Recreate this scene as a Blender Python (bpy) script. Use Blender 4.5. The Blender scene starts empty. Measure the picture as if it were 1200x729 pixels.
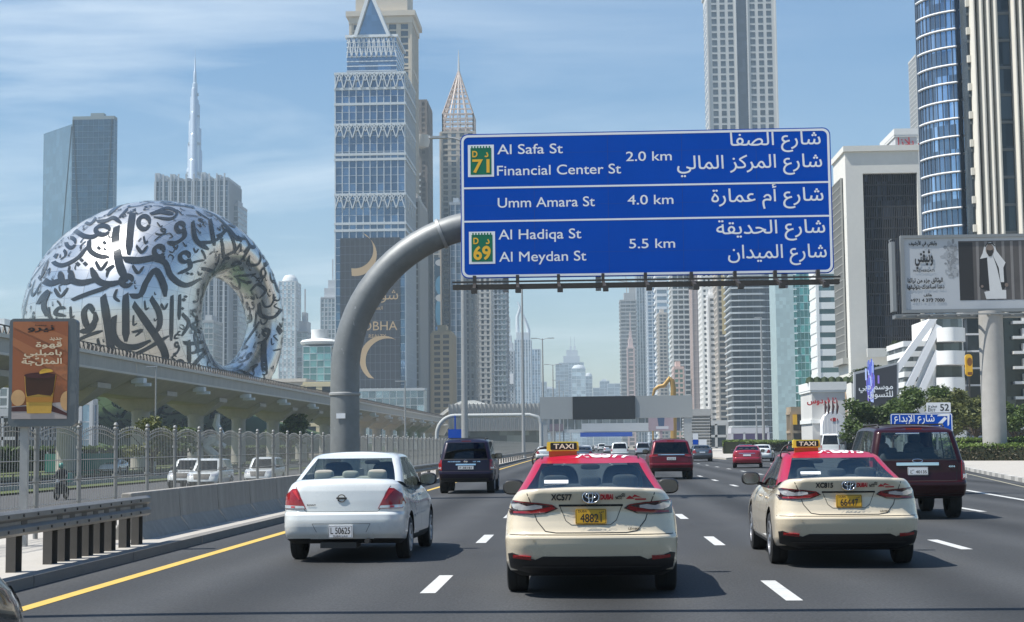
import bpy, bmesh, math, random
import numpy as np
from mathutils import Vector, Matrix
from mathutils.bvhtree import BVHTree
from mathutils.geometry import delaunay_2d_cdt, interpolate_bezier
random.seed(7)
SC = bpy.context.scene
COL = SC.collection
R_ = math.radians

# ---------------------------------------------------------------- camera
FPX, CX, CY, CAMH = 1825., 600., 364.5, 1.58          # focal length and centre in photo pixels, eye height
_y = Vector(((685-CX)/FPX, -(521-CY)/FPX, -1)).normalized()
_u = Vector((-math.sin(R_(.8)), math.cos(R_(.8)), 0))
_z = (_u-_y*_u.dot(_y)).normalized()
_x = _y.cross(_z)
ROT = Matrix((_x, _y, _z))
cam_d = bpy.data.cameras.new('camera'); cam_d.sensor_width = 36; cam_d.lens = 36*FPX/1200
cam_d.clip_start = .1; cam_d.clip_end = 20000
cam = bpy.data.objects.new('camera', cam_d); COL.objects.link(cam)
cam.matrix_world = Matrix.Translation((0, 0, CAMH)) @ ROT.to_4x4()
SC.camera = cam
def at(px, py, Y):
    d = ROT @ Vector(((px-CX)/FPX, -(py-CY)/FPX, -1))
    return Vector((0, 0, CAMH))+d*(Y/d.y)

# ---------------------------------------------------------------- sky, sun, exposure
SUN_EL, SUN_AZ = R_(59), R_(255)       # azimuth clockwise from the road direction (+Y): from the left, a little behind
sdir = Vector((math.sin(SUN_AZ)*math.cos(SUN_EL), math.cos(SUN_AZ)*math.cos(SUN_EL), math.sin(SUN_EL)))
W = bpy.data.worlds.new('World'); SC.world = W; W.use_nodes = True
nt = W.node_tree; N = nt.nodes; L = nt.links
bg = N['Background']
sky = N.new('ShaderNodeTexSky'); sky.sky_type = 'NISHITA'; sky.sun_disc = False
sky.sun_elevation = SUN_EL; sky.sun_rotation = SUN_AZ
sky.air_density = 1.1; sky.dust_density = .6; sky.ozone_density = 2.5
# thin high cloud: noise on a flat layer high above
geo = N.new('ShaderNodeTexCoord'); sep = N.new('ShaderNodeSeparateXYZ'); L.new(geo.outputs['Generated'], sep.inputs[0])
def nm(op, a, b=None, c=None, tree=None):
    n = (tree or nt).nodes.new('ShaderNodeMath'); n.operation = op
    for i, s in enumerate((a, b, c)):
        if s is None: continue
        if isinstance(s, (int, float)): n.inputs[i].default_value = s
        else: (tree or nt).links.new(s, n.inputs[i])
    return n.outputs[0]
zc = nm('MAXIMUM', nm('ADD', sep.outputs[2], .12), .05)
cmb = N.new('ShaderNodeCombineXYZ')
L.new(nm('DIVIDE', sep.outputs[0], zc), cmb.inputs[0]); L.new(nm('DIVIDE', sep.outputs[1], zc), cmb.inputs[1])
mp = N.new('ShaderNodeMapping'); mp.inputs['Rotation'].default_value = (0, 0, R_(-28)); mp.inputs['Scale'].default_value = (.75, 1.5, 1)
mp.inputs['Location'].default_value = (3.1, 1.7, 0)
L.new(cmb.outputs[0], mp.inputs[0])
nz = N.new('ShaderNodeTexNoise'); nz.inputs['Scale'].default_value = 1.1; nz.inputs['Detail'].default_value = 8
nz.inputs['Roughness'].default_value = .58; nz.inputs['Distortion'].default_value = .6
L.new(mp.outputs[0], nz.inputs['Vector'])
rmp = N.new('ShaderNodeValToRGB'); rmp.color_ramp.elements[0].position = .47; rmp.color_ramp.elements[1].position = .86
rmp.color_ramp.elements[1].color = (.85, .85, .85, 1)
L.new(nz.outputs[0], rmp.inputs[0])
mix = N.new('ShaderNodeMixRGB'); hs = N.new('ShaderNodeHueSaturation'); hs.inputs['Saturation'].default_value = 1.32; L.new(sky.outputs[0], hs.inputs['Color'])
side = nm('MULTIPLY_ADD', sep.outputs[0], -1.9, .42); side = nm('MINIMUM', nm('MAXIMUM', side, .12), 1.1)   # the cloud sheet thins out towards the right
L.new(nm('MULTIPLY', rmp.outputs[0], side), mix.inputs[0]); L.new(hs.outputs[0], mix.inputs[1])
mix.inputs[2].default_value = (9.4, 10.2, 10.6, 1)
L.new(mix.outputs[0], bg.inputs[0]); bg.inputs[1].default_value = .09
sl = bpy.data.lights.new('sun', 'SUN'); sl.energy = 5.0; sl.angle = R_(.5); sl.color = (1, .975, .92)
so = bpy.data.objects.new('sun', sl); COL.objects.link(so); so.rotation_euler = (-sdir).to_track_quat('-Z', 'Y').to_euler()
SC.view_settings.view_transform = 'Standard'; SC.view_settings.look = 'None'
SC.view_settings.exposure = 0.54; SC.view_settings.gamma = 1; SC.view_settings.use_curve_mapping = False
SC.render.engine = 'CYCLES'
SC.cycles.max_bounces = 8; SC.cycles.transparent_max_bounces = 16; SC.cycles.volume_bounces = 0
SC.cycles.diffuse_bounces = 3; SC.cycles.glossy_bounces = 4; SC.cycles.transmission_bounces = 4
SC.cycles.caustics_reflective = False; SC.cycles.caustics_refractive = False
SC.cycles.use_denoising = True
HAZE = .00022

# ---------------------------------------------------------------- helpers
class MB:
    def __init__(s): s.v = []; s.f = []; s.m = []
    def add(s, vs, fs, mi=0):
        b = len(s.v); s.v += [tuple(p) for p in vs]; s.f += [tuple(i+b for i in f) for f in fs]; s.m += [mi]*len(fs); return s
    def obox(s, o, a, b, c, mi=0):
        """box from corner o along edge vectors a, b, c (right handed)"""
        o, a, b, c = map(Vector, (o, a, b, c))
        return s.add([o, o+a, o+a+b, o+b, o+c, o+a+c, o+a+b+c, o+b+c],
                     [(0, 3, 2, 1), (4, 5, 6, 7), (0, 1, 5, 4), (1, 2, 6, 5), (2, 3, 7, 6), (3, 0, 4, 7)], mi)
    def bx(s, x0, x1, y0, y1, z0, z1, mi=0): return s.obox((x0, y0, z0), (x1-x0, 0, 0), (0, y1-y0, 0), (0, 0, z1-z0), mi)
    def bar(s, a, b, w, h=None, mi=0, up=(0, 0, 1)):
        a, b = Vector(a), Vector(b); h = h or w; d = b-a; up = Vector(up)
        if abs(d.normalized().dot(up)) > .98: up = Vector((0, 1, 0))
        sd = d.cross(up).normalized(); u2 = sd.cross(d).normalized()
        return s.obox(a-sd*w/2-u2*h/2, sd*w, d, u2*h, mi) if False else s.obox(a-sd*w/2-u2*h/2, d, u2*h, sd*w, mi)
    def tube(s, pts, r, n=8, mi=0, caps=True):
        pts = [Vector(p) for p in pts]; rs = r if isinstance(r, (list, tuple)) else [r]*len(pts)
        t0 = (pts[1]-pts[0]).normalized(); ref = Vector((0, 0, 1)) if abs(t0.z) < .9 else Vector((1, 0, 0))
        nn = t0.cross(ref).normalized(); rings = []; prev = t0
        for i, p in enumerate(pts):
            t = (pts[min(i+1, len(pts)-1)]-pts[max(i-1, 0)]).normalized()
            q = prev.rotation_difference(t); nn = q @ nn; prev = t; bb = t.cross(nn)
            rings.append([p+(nn*math.cos(2*math.pi*k/n)+bb*math.sin(2*math.pi*k/n))*rs[i] for k in range(n)])
        vs = [p for rg in rings for p in rg]; fs = []
        for i in range(len(pts)-1):
            for k in range(n):
                fs.append((i*n+k, i*n+(k+1) % n, (i+1)*n+(k+1) % n, (i+1)*n+k))
        if caps: fs += [tuple(range(n))[::-1], tuple((len(pts)-1)*n+k for k in range(n))]
        return s.add(vs, fs, mi)
    def lathe(s, prof, n=24, c=(0, 0, 0), mi=0, axis='z'):
        c = Vector(c); vs = []; fs = []; m = len(prof)
        for k in range(n):
            a = 2*math.pi*k/n
            for r, z in prof:
                p = (r*math.cos(a), r*math.sin(a), z)
                if axis == 'x': p = (p[2], p[0], p[1])
                if axis == 'y': p = (p[1], p[2], p[0])
                vs.append(c+Vector(p))
        for k in range(n):
            for j in range(m-1):
                fs.append((k*m+j, ((k+1) % n)*m+j, ((k+1) % n)*m+j+1, k*m+j+1))
        return s.add(vs, fs, mi)
    def plate(s, poly, o, u, v, t=.01, mi=0):
        """flat polygon (2D, counter-clockwise seen from the +u x v side) with thickness t towards u x v"""
        o, u, v = Vector(o), Vector(u), Vector(v); n = u.cross(v).normalized()*t; k = len(poly)
        vs = [o+u*a+v*b for a, b in poly]+[o+u*a+v*b+n for a, b in poly]
        return s.add(vs, [tuple(range(k))[::-1], tuple(range(k, 2*k))]+[(i, (i+1) % k, (i+1) % k+k, i+k) for i in range(k)], mi)
    def flat(s, tri, o, u, v, mi=0):
        """2D triangulation (verts, faces) laid on a plane"""
        o, u, v = Vector(o), Vector(u), Vector(v)
        return s.add([o+u*a+v*b for a, b in tri[0]], tri[1], mi)
    def build(s, name, mats, parent=None, smooth=None, off=None):
        me = bpy.data.meshes.new(name)
        vs = s.v if off is None else [(x-off[0], y-off[1], z-off[2]) for x, y, z in s.v]
        me.from_pydata(vs, [], s.f)
        mats = mats if isinstance(mats, (list, tuple)) else [mats]
        for m in mats: me.materials.append(m)
        if len(mats) > 1: me.polygons.foreach_set('material_index', s.m)
        if smooth is not None:
            me.polygons.foreach_set('use_smooth', [True]*len(me.polygons)); me.set_sharp_from_angle(angle=R_(smooth))
        me.update()
        o = bpy.data.objects.new(name, me); COL.objects.link(o)
        if parent is not None: o.parent = parent
        return o
def tag(o, label=None, cat=None, group=None, kind=None):
    if label: o['label'] = label
    if cat: o['category'] = cat
    if group: o['group'] = group
    if kind: o['kind'] = kind
    return o
def thing(name, label, cat, loc=(0, 0, 0), rz=0, group=None):
    o = bpy.data.objects.new(name, None); COL.objects.link(o); o.location = loc; o.rotation_euler = (0, 0, rz)
    o.empty_display_size = .3
    return tag(o, label, cat, group)
def copy_tree(o, loc=None, rz=None, label=None, parent=None, swap=None):
    c = o.copy(); COL.objects.link(c)
    if parent is not None: c.parent = parent
    if loc is not None: c.location = loc
    if rz is not None: c.rotation_euler = (0, 0, rz)
    if label: c['label'] = label
    for ch in list(o.children): copy_tree(ch, parent=c, swap=swap)
    if swap and c.type == 'MESH':
        for sl_ in c.material_slots:
            if sl_.material in swap:
                m_ = sl_.material; sl_.link = 'OBJECT'; sl_.material = swap[m_]
    return c

# ---------------------------------------------------------------- materials
def mat(name, col, rough=.5, metal=0., var=0., scale=2., bump=0., coat=0., spec=.5, emis=None, stretch=None, var2=0., scale2=40.):
    m = bpy.data.materials.new(name); m.use_nodes = True; t = m.node_tree; b = t.nodes['Principled BSDF']
    b.inputs['Base Color'].default_value = (*col, 1); b.inputs['Roughness'].default_value = rough; b.inputs['Metallic'].default_value = metal
    b.inputs['Specular IOR Level'].default_value = spec; b.inputs['Coat Weight'].default_value = coat; b.inputs['Coat Roughness'].default_value = .04
    if emis: b.inputs['Emission Color'].default_value = (*col, 1); b.inputs['Emission Strength'].default_value = emis
    if var or bump or var2:
        tc = t.nodes.new('ShaderNodeTexCoord'); mpn = t.nodes.new('ShaderNodeMapping'); t.links.new(tc.outputs['Object'], mpn.inputs[0])
        if stretch: mpn.inputs['Scale'].default_value = stretch
        def noise(sc, det=5):
            n = t.nodes.new('ShaderNodeTexNoise'); n.inputs['Scale'].default_value = sc; n.inputs['Detail'].default_value = det
            n.inputs['Roughness'].default_value = .62
            t.links.new(mpn.outputs[0], n.inputs['Vector']); return n.outputs[0]
        n1 = noise(scale); f = nm('MULTIPLY_ADD', n1, 2*var, 1-var, t)
        if var2: f = nm('MULTIPLY', f, nm('MULTIPLY_ADD', noise(scale2, 3), 2*var2, 1-var2, t), None, t)
        vm = t.nodes.new('ShaderNodeVectorMath'); vm.operation = 'SCALE'; vm.inputs[0].default_value = col
        t.links.new(f, vm.inputs['Scale']); t.links.new(vm.outputs[0], b.inputs['Base Color'])
        if var: t.links.new(nm('MULTIPLY_ADD', n1, .3*rough, rough*.85, t), b.inputs['Roughness'])
        if bump:
            bp = t.nodes.new('ShaderNodeBump'); bp.inputs['Strength'].default_value = bump; bp.inputs['Distance'].default_value = .02
            t.links.new(noise(scale2, 3), bp.inputs['Height']); t.links.new(bp.outputs[0], b.inputs['Normal'])
    return m
def glassmat(name, col, cell=(1.6, 1.6, 3.6), var=.45, metal=.55, rough=.09, wave=.15, off=(0, 0, 0)):
    """tinted curtain-wall glass, every pane with a slightly different tint and blind"""
    m = bpy.data.materials.new(name); m.use_nodes = True; t = m.node_tree; b = t.nodes['Principled BSDF']
    tc = t.nodes.new('ShaderNodeTexCoord'); dv = t.nodes.new('ShaderNodeVectorMath'); dv.operation = 'DIVIDE'; dv.inputs[1].default_value = cell
    ad = t.nodes.new('ShaderNodeVectorMath'); ad.operation = 'ADD'; ad.inputs[1].default_value = off
    t.links.new(tc.outputs['Object'], ad.inputs[0]); t.links.new(ad.outputs[0], dv.inputs[0]); fl = t.nodes.new('ShaderNodeVectorMath'); fl.operation = 'FLOOR'; t.links.new(dv.outputs[0], fl.inputs[0])
    wn = t.nodes.new('ShaderNodeTexWhiteNoise'); t.links.new(fl.outputs[0], wn.inputs[0])
    f = nm('MULTIPLY_ADD', nm('POWER', wn.outputs['Value'], 2.2, None, t), 2*var, 1-var*.6, t)
    vm = t.nodes.new('ShaderNodeVectorMath'); vm.operation = 'SCALE'; vm.inputs[0].default_value = col
    t.links.new(f, vm.inputs['Scale']); t.links.new(vm.outputs[0], b.inputs['Base Color'])
    b.inputs['Metallic'].default_value = metal; b.inputs['Roughness'].default_value = rough
    nz_ = t.nodes.new('ShaderNodeTexNoise'); nz_.inputs['Scale'].default_value = .12; nz_.inputs['Detail'].default_value = 2
    t.links.new(tc.outputs['Object'], nz_.inputs['Vector'])
    bp = t.nodes.new('ShaderNodeBump'); bp.inputs['Strength'].default_value = wave; bp.inputs['Distance'].default_value = .5
    t.links.new(nz_.outputs[0], bp.inputs['Height']); t.links.new(bp.outputs[0], b.inputs['Normal'])
    return m
def leafmat(name, a, b_, trans=.25):
    m = bpy.data.materials.new(name); m.use_nodes = True; t = m.node_tree; b = t.nodes['Principled BSDF']
    g = t.nodes.new('ShaderNodeNewGeometry'); r = t.nodes.new('ShaderNodeValToRGB')
    r.color_ramp.elements[0].color = (*a, 1); r.color_ramp.elements[1].color = (*b_, 1)
    t.links.new(g.outputs['Random Per Island'], r.inputs[0]); t.links.new(r.outputs[0], b.inputs['Base Color'])
    b.inputs['Roughness'].default_value = .6
    tr = t.nodes.new('ShaderNodeBsdfTranslucent'); t.links.new(r.outputs[0], tr.inputs[0])
    mx = t.nodes.new('ShaderNodeMixShader'); mx.inputs[0].default_value = trans
    t.links.new(b.outputs[0], mx.inputs[1]); t.links.new(tr.outputs[0], mx.inputs[2])
    t.links.new(mx.outputs[0], t.nodes['Material Output'].inputs['Surface'])
    return m
def seeglass(name, tint, rough=.02, mixf=.0):
    """thin window glass: clear tinted film with a mirror sheen"""
    m = bpy.data.materials.new(name); m.use_nodes = True; t = m.node_tree
    for n in list(t.nodes):
        if n.type != 'OUTPUT_MATERIAL': t.nodes.remove(n)
    tr = t.nodes.new('ShaderNodeBsdfTransparent'); tr.inputs[0].default_value = (*tint, 1)
    gl = t.nodes.new('ShaderNodeBsdfGlossy'); gl.inputs['Roughness'].default_value = rough; gl.inputs[0].default_value = (.9, .95, .95, 1)
    fr = t.nodes.new('ShaderNodeLayerWeight'); fr.inputs[0].default_value = .5
    mx = t.nodes.new('ShaderNodeMixShader'); t.links.new(nm('MULTIPLY_ADD', nm('POWER', fr.outputs['Facing'], 4, None, t), .6, .03+mixf, t), mx.inputs[0])
    t.links.new(tr.outputs[0], mx.inputs[1]); t.links.new(gl.outputs[0], mx.inputs[2])
    t.links.new(mx.outputs[0], t.nodes['Material Output'].inputs['Surface'])
    return m
M = dict(
 concrete=mat('concrete', (.36, .345, .32), .85, var=.22, scale=1.1, var2=.08, scale2=14, bump=.15),
 barrier=mat('barrier_concrete', (.29, .27, .24), .88, var=.42, scale=2.2, var2=.14, scale2=18, bump=.25, stretch=(1.6, 1.6, .35)),
 viaduct=mat('viaduct_concrete', (.44, .41, .36), .8, var=.24, scale=.5, var2=.1, scale2=4, stretch=(1.2, 1.2, .3)),
 paving=mat('paving', (.42, .39, .345), .85, var=.15, scale=.8, var2=.1, scale2=9, bump=.1),
 steel=mat('steel_paint', (.42, .43, .43), .45, .35, var=.12, scale=4),
 polegrey=mat('gantry_paint', (.20, .21, .21), .5, .25, var=.3, scale=1.7, var2=.1, scale2=9),
 galv=mat('galvanised', (.40, .40, .39), .5, .5, var=.25, scale=6),
 rail=mat('guardrail_steel', (.25, .24, .225), .5, .45, var=.35, scale=3),
 darksteel=mat('dark_steel', (.06, .055, .05), .55, .3, var=.2, scale=5),
 white=mat('white_paint', (.74, .74, .72), .5, var=.05, scale=1),
 black=mat('black_plastic', (.014, .014, .015), .45),
 rubber=mat('rubber', (.018, .018, .018), .85, var=.2, scale=20),
 blacktext=mat('black_print', (.02, .02, .02), .6), whitetext=mat('white_print', (.85, .86, .86), .45),
 signblue=mat('sign_blue', (.003, .075, .45), .45, var=.10, scale=.9, spec=.06, stretch=(1, 1, .35), var2=.03, scale2=22),
 signgreen=mat('sign_green', (.0, .16, .075), .4), signyellow=mat('sign_yellow', (.9, .5, .03), .4),
 mirrorglass=mat('mirror_glass', (.16, .17, .18), .12, .9), chrome=mat('chrome', (.78, .78, .78), .08, 1.0), gold=mat('gold_paint', (.34, .21, .06), .5, .3, var=.15),
 red=mat('red_lens', (.27, .007, .009), .1, coat=.7), redprint=mat('red_print', (.5, .02, .03), .5),
 amber=mat('amber_lens', (.7, .22, .02), .2, coat=.6),
 lens=mat('clear_lens', (.62, .62, .63), .15, .5, coat=1), darklens=mat('smoked_lens', (.035, .012, .014), .08, coat=1),
 interior=mat('cabin_trim', (.03, .03, .032), .85), seatgrey=mat('seat_cloth', (.045, .05, .055), .9), seatlight=mat('light_seat_cloth', (.38, .36, .31), .9),
 carglass=seeglass('car_glass', (.80, .87, .85), .02, .045), tint=seeglass('tinted_glass', (.06, .065, .07), .02, .02),
 under=mat('underbody', (.012, .012, .012), .9),
 plateyellow=mat('plate_yellow', (.75, .42, .03), .45), platewhite=mat('plate_white', (.78, .79, .8), .45),
)
def scuffed(m, col, thr=.62, sc=3.5, stretch=(1.6, 1.6, .7)):
    """pale scuff marks worn through a paint"""
    t = m.node_tree; b = t.nodes['Principled BSDF']; old = b.inputs['Base Color'].links[0].from_socket
    tc = t.nodes.new('ShaderNodeTexCoord'); mp_ = t.nodes.new('ShaderNodeMapping'); mp_.inputs['Scale'].default_value = stretch; mp_.inputs['Location'].default_value = (3.3, 1.2, .4); n = t.nodes.new('ShaderNodeTexNoise')
    n.inputs['Scale'].default_value = sc; n.inputs['Detail'].default_value = 7; n.inputs['Roughness'].default_value = .7
    t.links.new(tc.outputs['Object'], mp_.inputs[0]); t.links.new(mp_.outputs[0], n.inputs['Vector'])
    r = t.nodes.new('ShaderNodeValToRGB'); r.color_ramp.elements[0].position = thr; r.color_ramp.elements[1].position = thr+.06; t.links.new(n.outputs[0], r.inputs[0])
    mx = t.nodes.new('ShaderNodeMixRGB'); t.links.new(r.outputs[0], mx.inputs[0]); t.links.new(old, mx.inputs[1]); mx.inputs[2].default_value = (*col, 1); t.links.new(mx.outputs[0], b.inputs['Base Color'])
scuffed(M['polegrey'], (.36, .37, .36), .64); scuffed(M['barrier'], (.14, .13, .12), .66, 2.5); scuffed(M['rail'], (.14, .13, .12), .6, 4, (1, .3, 1))
# ---------------------------------------------------------------- lettering
_AR = dict(ا=0xFE8D,آ=0xFE81,أ=0xFE83,إ=0xFE87,ؤ=0xFE85,ئ=0xFE89,ب=0xFE8F,ة=0xFE93,ت=0xFE95,ث=0xFE99,ج=0xFE9D,ح=0xFEA1,خ=0xFEA5,د=0xFEA9,ذ=0xFEAB,ر=0xFEAD,ز=0xFEAF,س=0xFEB1,ش=0xFEB5,ص=0xFEB9,ض=0xFEBD,ط=0xFEC1,ظ=0xFEC5,ع=0xFEC9,غ=0xFECD,ف=0xFED1,ق=0xFED5,ك=0xFED9,ل=0xFEDD,م=0xFEE1,ن=0xFEE5,ه=0xFEE9,و=0xFEED,ى=0xFEEF,ي=0xFEF1)
_TWO = set('اآأإؤةدذرزوى')
def ar(s):
    out = []
    for w in s.split(' '):
        r = ''; i = 0; prev = False
        while i < len(w):
            c = w[i]
            if c == 'ل' and i+1 < len(w) and w[i+1] in 'اأإآ':
                r += chr({'ا': 0xFEFB, 'أ': 0xFEF7, 'إ': 0xFEF9, 'آ': 0xFEF5}[w[i+1]]+(1 if prev else 0)); prev = False; i += 2; continue
            if c not in _AR: r += c; prev = False; i += 1; continue
            nx = i+1 < len(w) and w[i+1] in _AR and c not in _TWO
            r += chr(_AR[c]+((3 if prev else 2) if nx else (1 if prev else 0))); prev = nx; i += 1
        out.append(r[::-1])
    return ' '.join(out[::-1])
_tc = {}
def fill(loops, inner=None):
    """non-zero winding fill of closed 2D loops -> (verts, tris)"""
    vs = []; es = []
    for lp in loops:
        b = len(vs); vs += [Vector(p) for p in lp]; es += [(b+i, b+(i+1) % len(lp)) for i in range(len(lp))]
    A = np.array([[v.x, v.y] for v in vs]); E0 = A[[e[0] for e in es]]; E1 = A[[e[1] for e in es]]
    if inner: vs += [Vector(p) for p in inner]
    V, _, Fc = delaunay_2d_cdt(vs, es, [], 0, 1e-5)[:3]
    P = np.array([[v.x, v.y] for v in V]); keep = []
    T = np.array([f for f in Fc if len(f) == 3])
    if len(T) == 0: return [], []
    C = P[T].mean(1)
    cx, cy = C[:, :1], C[:, 1:]
    up = (E0[:, 1] <= cy) & (E1[:, 1] > cy); dn = (E0[:, 1] > cy) & (E1[:, 1] <= cy)
    den = np.where(E1[:, 1] == E0[:, 1], 1e-12, E1[:, 1]-E0[:, 1])
    xi = E0[:, 0]+(cy-E0[:, 1])/den*(E1[:, 0]-E0[:, 0])
    w = ((up & (xi > cx)).sum(1)-(dn & (xi > cx)).sum(1))
    T = T[w != 0]
    used = sorted(set(T.flatten().tolist())); ix = {k: i for i, k in enumerate(used)}
    return [tuple(P[k]) for k in used], [tuple(ix[k] for k in t) for t in T.tolist()]
def text2d(s, bold=0., res=4, grid=None):
    """outlines of a text, unit line height, filled; x starts at 0. returns (verts, tris, width)"""
    key = (s, bold, res, grid)
    if key in _tc: return _tc[key]
    c = bpy.data.curves.new('txt', 'FONT'); c.body = s
    o = bpy.data.objects.new('txt', c); COL.objects.link(o)
    dg = bpy.context.evaluated_depsgraph_get(); cu = o.evaluated_get(dg).to_curve(dg)
    loops = []; tot_ = 0.
    for sp in cu.splines:
        lp = []; bpn = sp.bezier_points; n = len(bpn)
        if n < 2: continue
        for i in range(n):
            a, b = bpn[i], bpn[(i+1) % n]
            straight = (a.co-a.handle_right).length < 1e-5 and (b.co-b.handle_left).length < 1e-5
            d1, d2, d3 = a.handle_right-a.co, b.handle_left-a.co, b.co-a.co
            if d3.length < 1e-6: continue
            flat = max(abs(d1.cross(d3).length), abs(d2.cross(d3).length))/d3.length < .002
            pts = [a.co] if (straight or flat) else interpolate_bezier(a.co, a.handle_right, b.handle_left, b.co, res+1)[:-1]
            lp += [(p.x, p.y) for p in pts]
        q = [lp[0]] if lp else []
        for p in lp[1:]:
            if (p[0]-q[-1][0])**2+(p[1]-q[-1][1])**2 > 1e-8: q.append(p)
        if len(q) > 2 and (q[0][0]-q[-1][0])**2+(q[0][1]-q[-1][1])**2 < 1e-8: q.pop()
        if len(q) < 3: continue
        loops.append(q); tot_ += sum(q[i][0]*q[(i+1) % len(q)][1]-q[(i+1) % len(q)][0]*q[i][1] for i in range(len(q)))
    raw, loops = loops, []; bs = bold if tot_ < 0 else -bold          # clockwise or counter-clockwise outer outlines
    for q in raw:
        if bold:
            qq = []
            for i in range(len(q)):
                a, b, d = Vector(q[i-1]), Vector(q[i]), Vector(q[(i+1) % len(q)])
                t1, t2 = (b-a).normalized(), (d-b).normalized(); t = (t1+t2)
                t = t.normalized() if t.length > .2 else t1
                nn = Vector((-t.y, t.x)); qq.append(tuple(b+nn*bs))
            q = qq
        if grid:
            qq = []
            for i in range(len(q)):
                a, b = Vector(q[i]), Vector(q[(i+1) % len(q)]); k = max(1, int((b-a).length/grid))
                qq += [tuple(a.lerp(b, j/k)) for j in range(k)]
            q = qq
        loops.append(q)
    o.evaluated_get(dg).to_curve_clear(); bpy.data.objects.remove(o); bpy.data.curves.remove(c)
    if not loops: return [], [], 0
    xs = [p[0] for l in loops for p in l]; ys = [p[1] for l in loops for p in l]; x0 = min(xs)
    loops = [[(a-x0, b) for a, b in l] for l in loops]
    inner = None
    if grid:
        inner = [(i*grid, min(ys)+j*grid) for i in range(1, int((max(xs)-x0)/grid)+1) for j in range(1, int((max(ys)-min(ys))/grid)+1)]
    v, f = fill(loops, inner)
    _tc[key] = (v, f, max(xs)-x0)
    return _tc[key]
def put_text(mb, s, o, u, v, h, mi=0, align='l', width=None, bold=.01, res=4):
    """write s on a plane: o = baseline start/centre/end, u right, v up (unit vectors), h = line size; width stretches it"""
    vs, fs, w = text2d(s, bold, res); u, v = Vector(u), Vector(v)
    sx = h if width is None else width/max(w, 1e-6)
    x0 = {'l': 0, 'c': -w/2, 'r': -w}[align]
    mb.add([Vector(o)+u*((a+x0)*sx)+v*(b*h) for a, b in vs], fs, mi)
def ellipse(cx, cy, a, b, n=24, t0=0, t1=2*math.pi):
    return [(cx+a*math.cos(t0+(t1-t0)*i/n), cy+b*math.sin(t0+(t1-t0)*i/n)) for i in range(n if abs(t1-t0-2*math.pi) < 1e-6 else n+1)]
def rrect(x0, x1, y0, y1, r, n=5):
    P = []
    for cx, cy, a in ((x1-r, y1-r, 0), (x0+r, y1-r, 90), (x0+r, y0+r, 180), (x1-r, y0+r, 270)):
        P += [(cx+r*math.cos(R_(a+90*i/n)), cy+r*math.sin(R_(a+90*i/n))) for i in range(n+1)]
    return P
X_, Y_, Z_ = Vector((1, 0, 0)), Vector((0, 1, 0)), Vector((0, 0, 1))
# ---------------------------------------------------------------- ground, roads, markings
def struct(o, name=None):
    o['kind'] = 'structure'; return o
asphalt = mat('asphalt', (.054, .055, .056), .8, var=.26, scale=.9, stretch=(1.3, .35, 1), var2=.62, scale2=30, bump=.25, spec=.3)
# wheel tracks polished into each lane, oil drips down the lane centres
t = asphalt.node_tree; pb = t.nodes['Principled BSDF']; oldc = pb.inputs['Base Color'].links[0].from_socket
tc_ = t.nodes.new('ShaderNodeTexCoord'); sx_ = t.nodes.new('ShaderNodeSeparateXYZ'); t.links.new(tc_.outputs['Object'], sx_.inputs[0])
ph = nm('MULTIPLY', nm('ADD', sx_.outputs[0], 1.71, None, t), 2*math.pi/3.76, None, t)
oil = nm('POWER', nm('MULTIPLY_ADD', nm('COSINE', ph, None, None, t), -.5, .5, t), 6, None, t)
trk = nm('POWER', nm('MULTIPLY_ADD', nm('COSINE', nm('MULTIPLY', ph, 2, None, t), None, None, t), -.5, .5, t), 2, None, t)
nzz = t.nodes.new('ShaderNodeTexNoise'); nzz.inputs['Scale'].default_value = .35; nzz.inputs['Detail'].default_value = 6; mpp = t.nodes.new('ShaderNodeMapping'); mpp.inputs['Scale'].default_value = (1, .25, 1)
t.links.new(tc_.outputs['Object'], mpp.inputs[0]); t.links.new(mpp.outputs[0], nzz.inputs['Vector'])
fac = nm('SUBTRACT', nm('MULTIPLY_ADD', nm('MULTIPLY', trk, nzz.outputs[0], None, t), .5, .88, t), nm('MULTIPLY', nm('MULTIPLY', oil, nzz.outputs[0], None, t), .55, None, t), None, t)
vs_ = t.nodes.new('ShaderNodeVectorMath'); vs_.operation = 'SCALE'; t.links.new(oldc, vs_.inputs[0]); t.links.new(fac, vs_.inputs['Scale']); t.links.new(vs_.outputs[0], pb.inputs['Base Color'])
asphalt2 = mat('asphalt_side', (.075, .072, .07), .85, var=.15, scale=.3, var2=.12, scale2=20)
paint_w = mat('road_paint_white', (.52, .52, .50), .7, var=.3, scale=4, var2=.3, scale2=24)
paint_y = mat('road_paint_yellow', (.60, .40, .085), .7, var=.18, scale=3, var2=.12, scale2=30)
soil = mat('sandy_ground', (.25, .225, .18), .95, var=.2, scale=.15, var2=.12, scale2=5)
grassm = mat('lawn', (.085, .105, .03), .95, var=.35, scale=.5, var2=.3, scale2=9, bump=.5)
def sheet(name, pts, z, m, thick=None):
    b = MB()
    if thick: b.prism = None; b.plate(pts, (0, 0, z-thick), X_, Y_, thick)
    else: b.add([(x, y, z) for x, y in pts], [tuple(range(len(pts)))])
    return struct(b.build(name, m))
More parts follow.
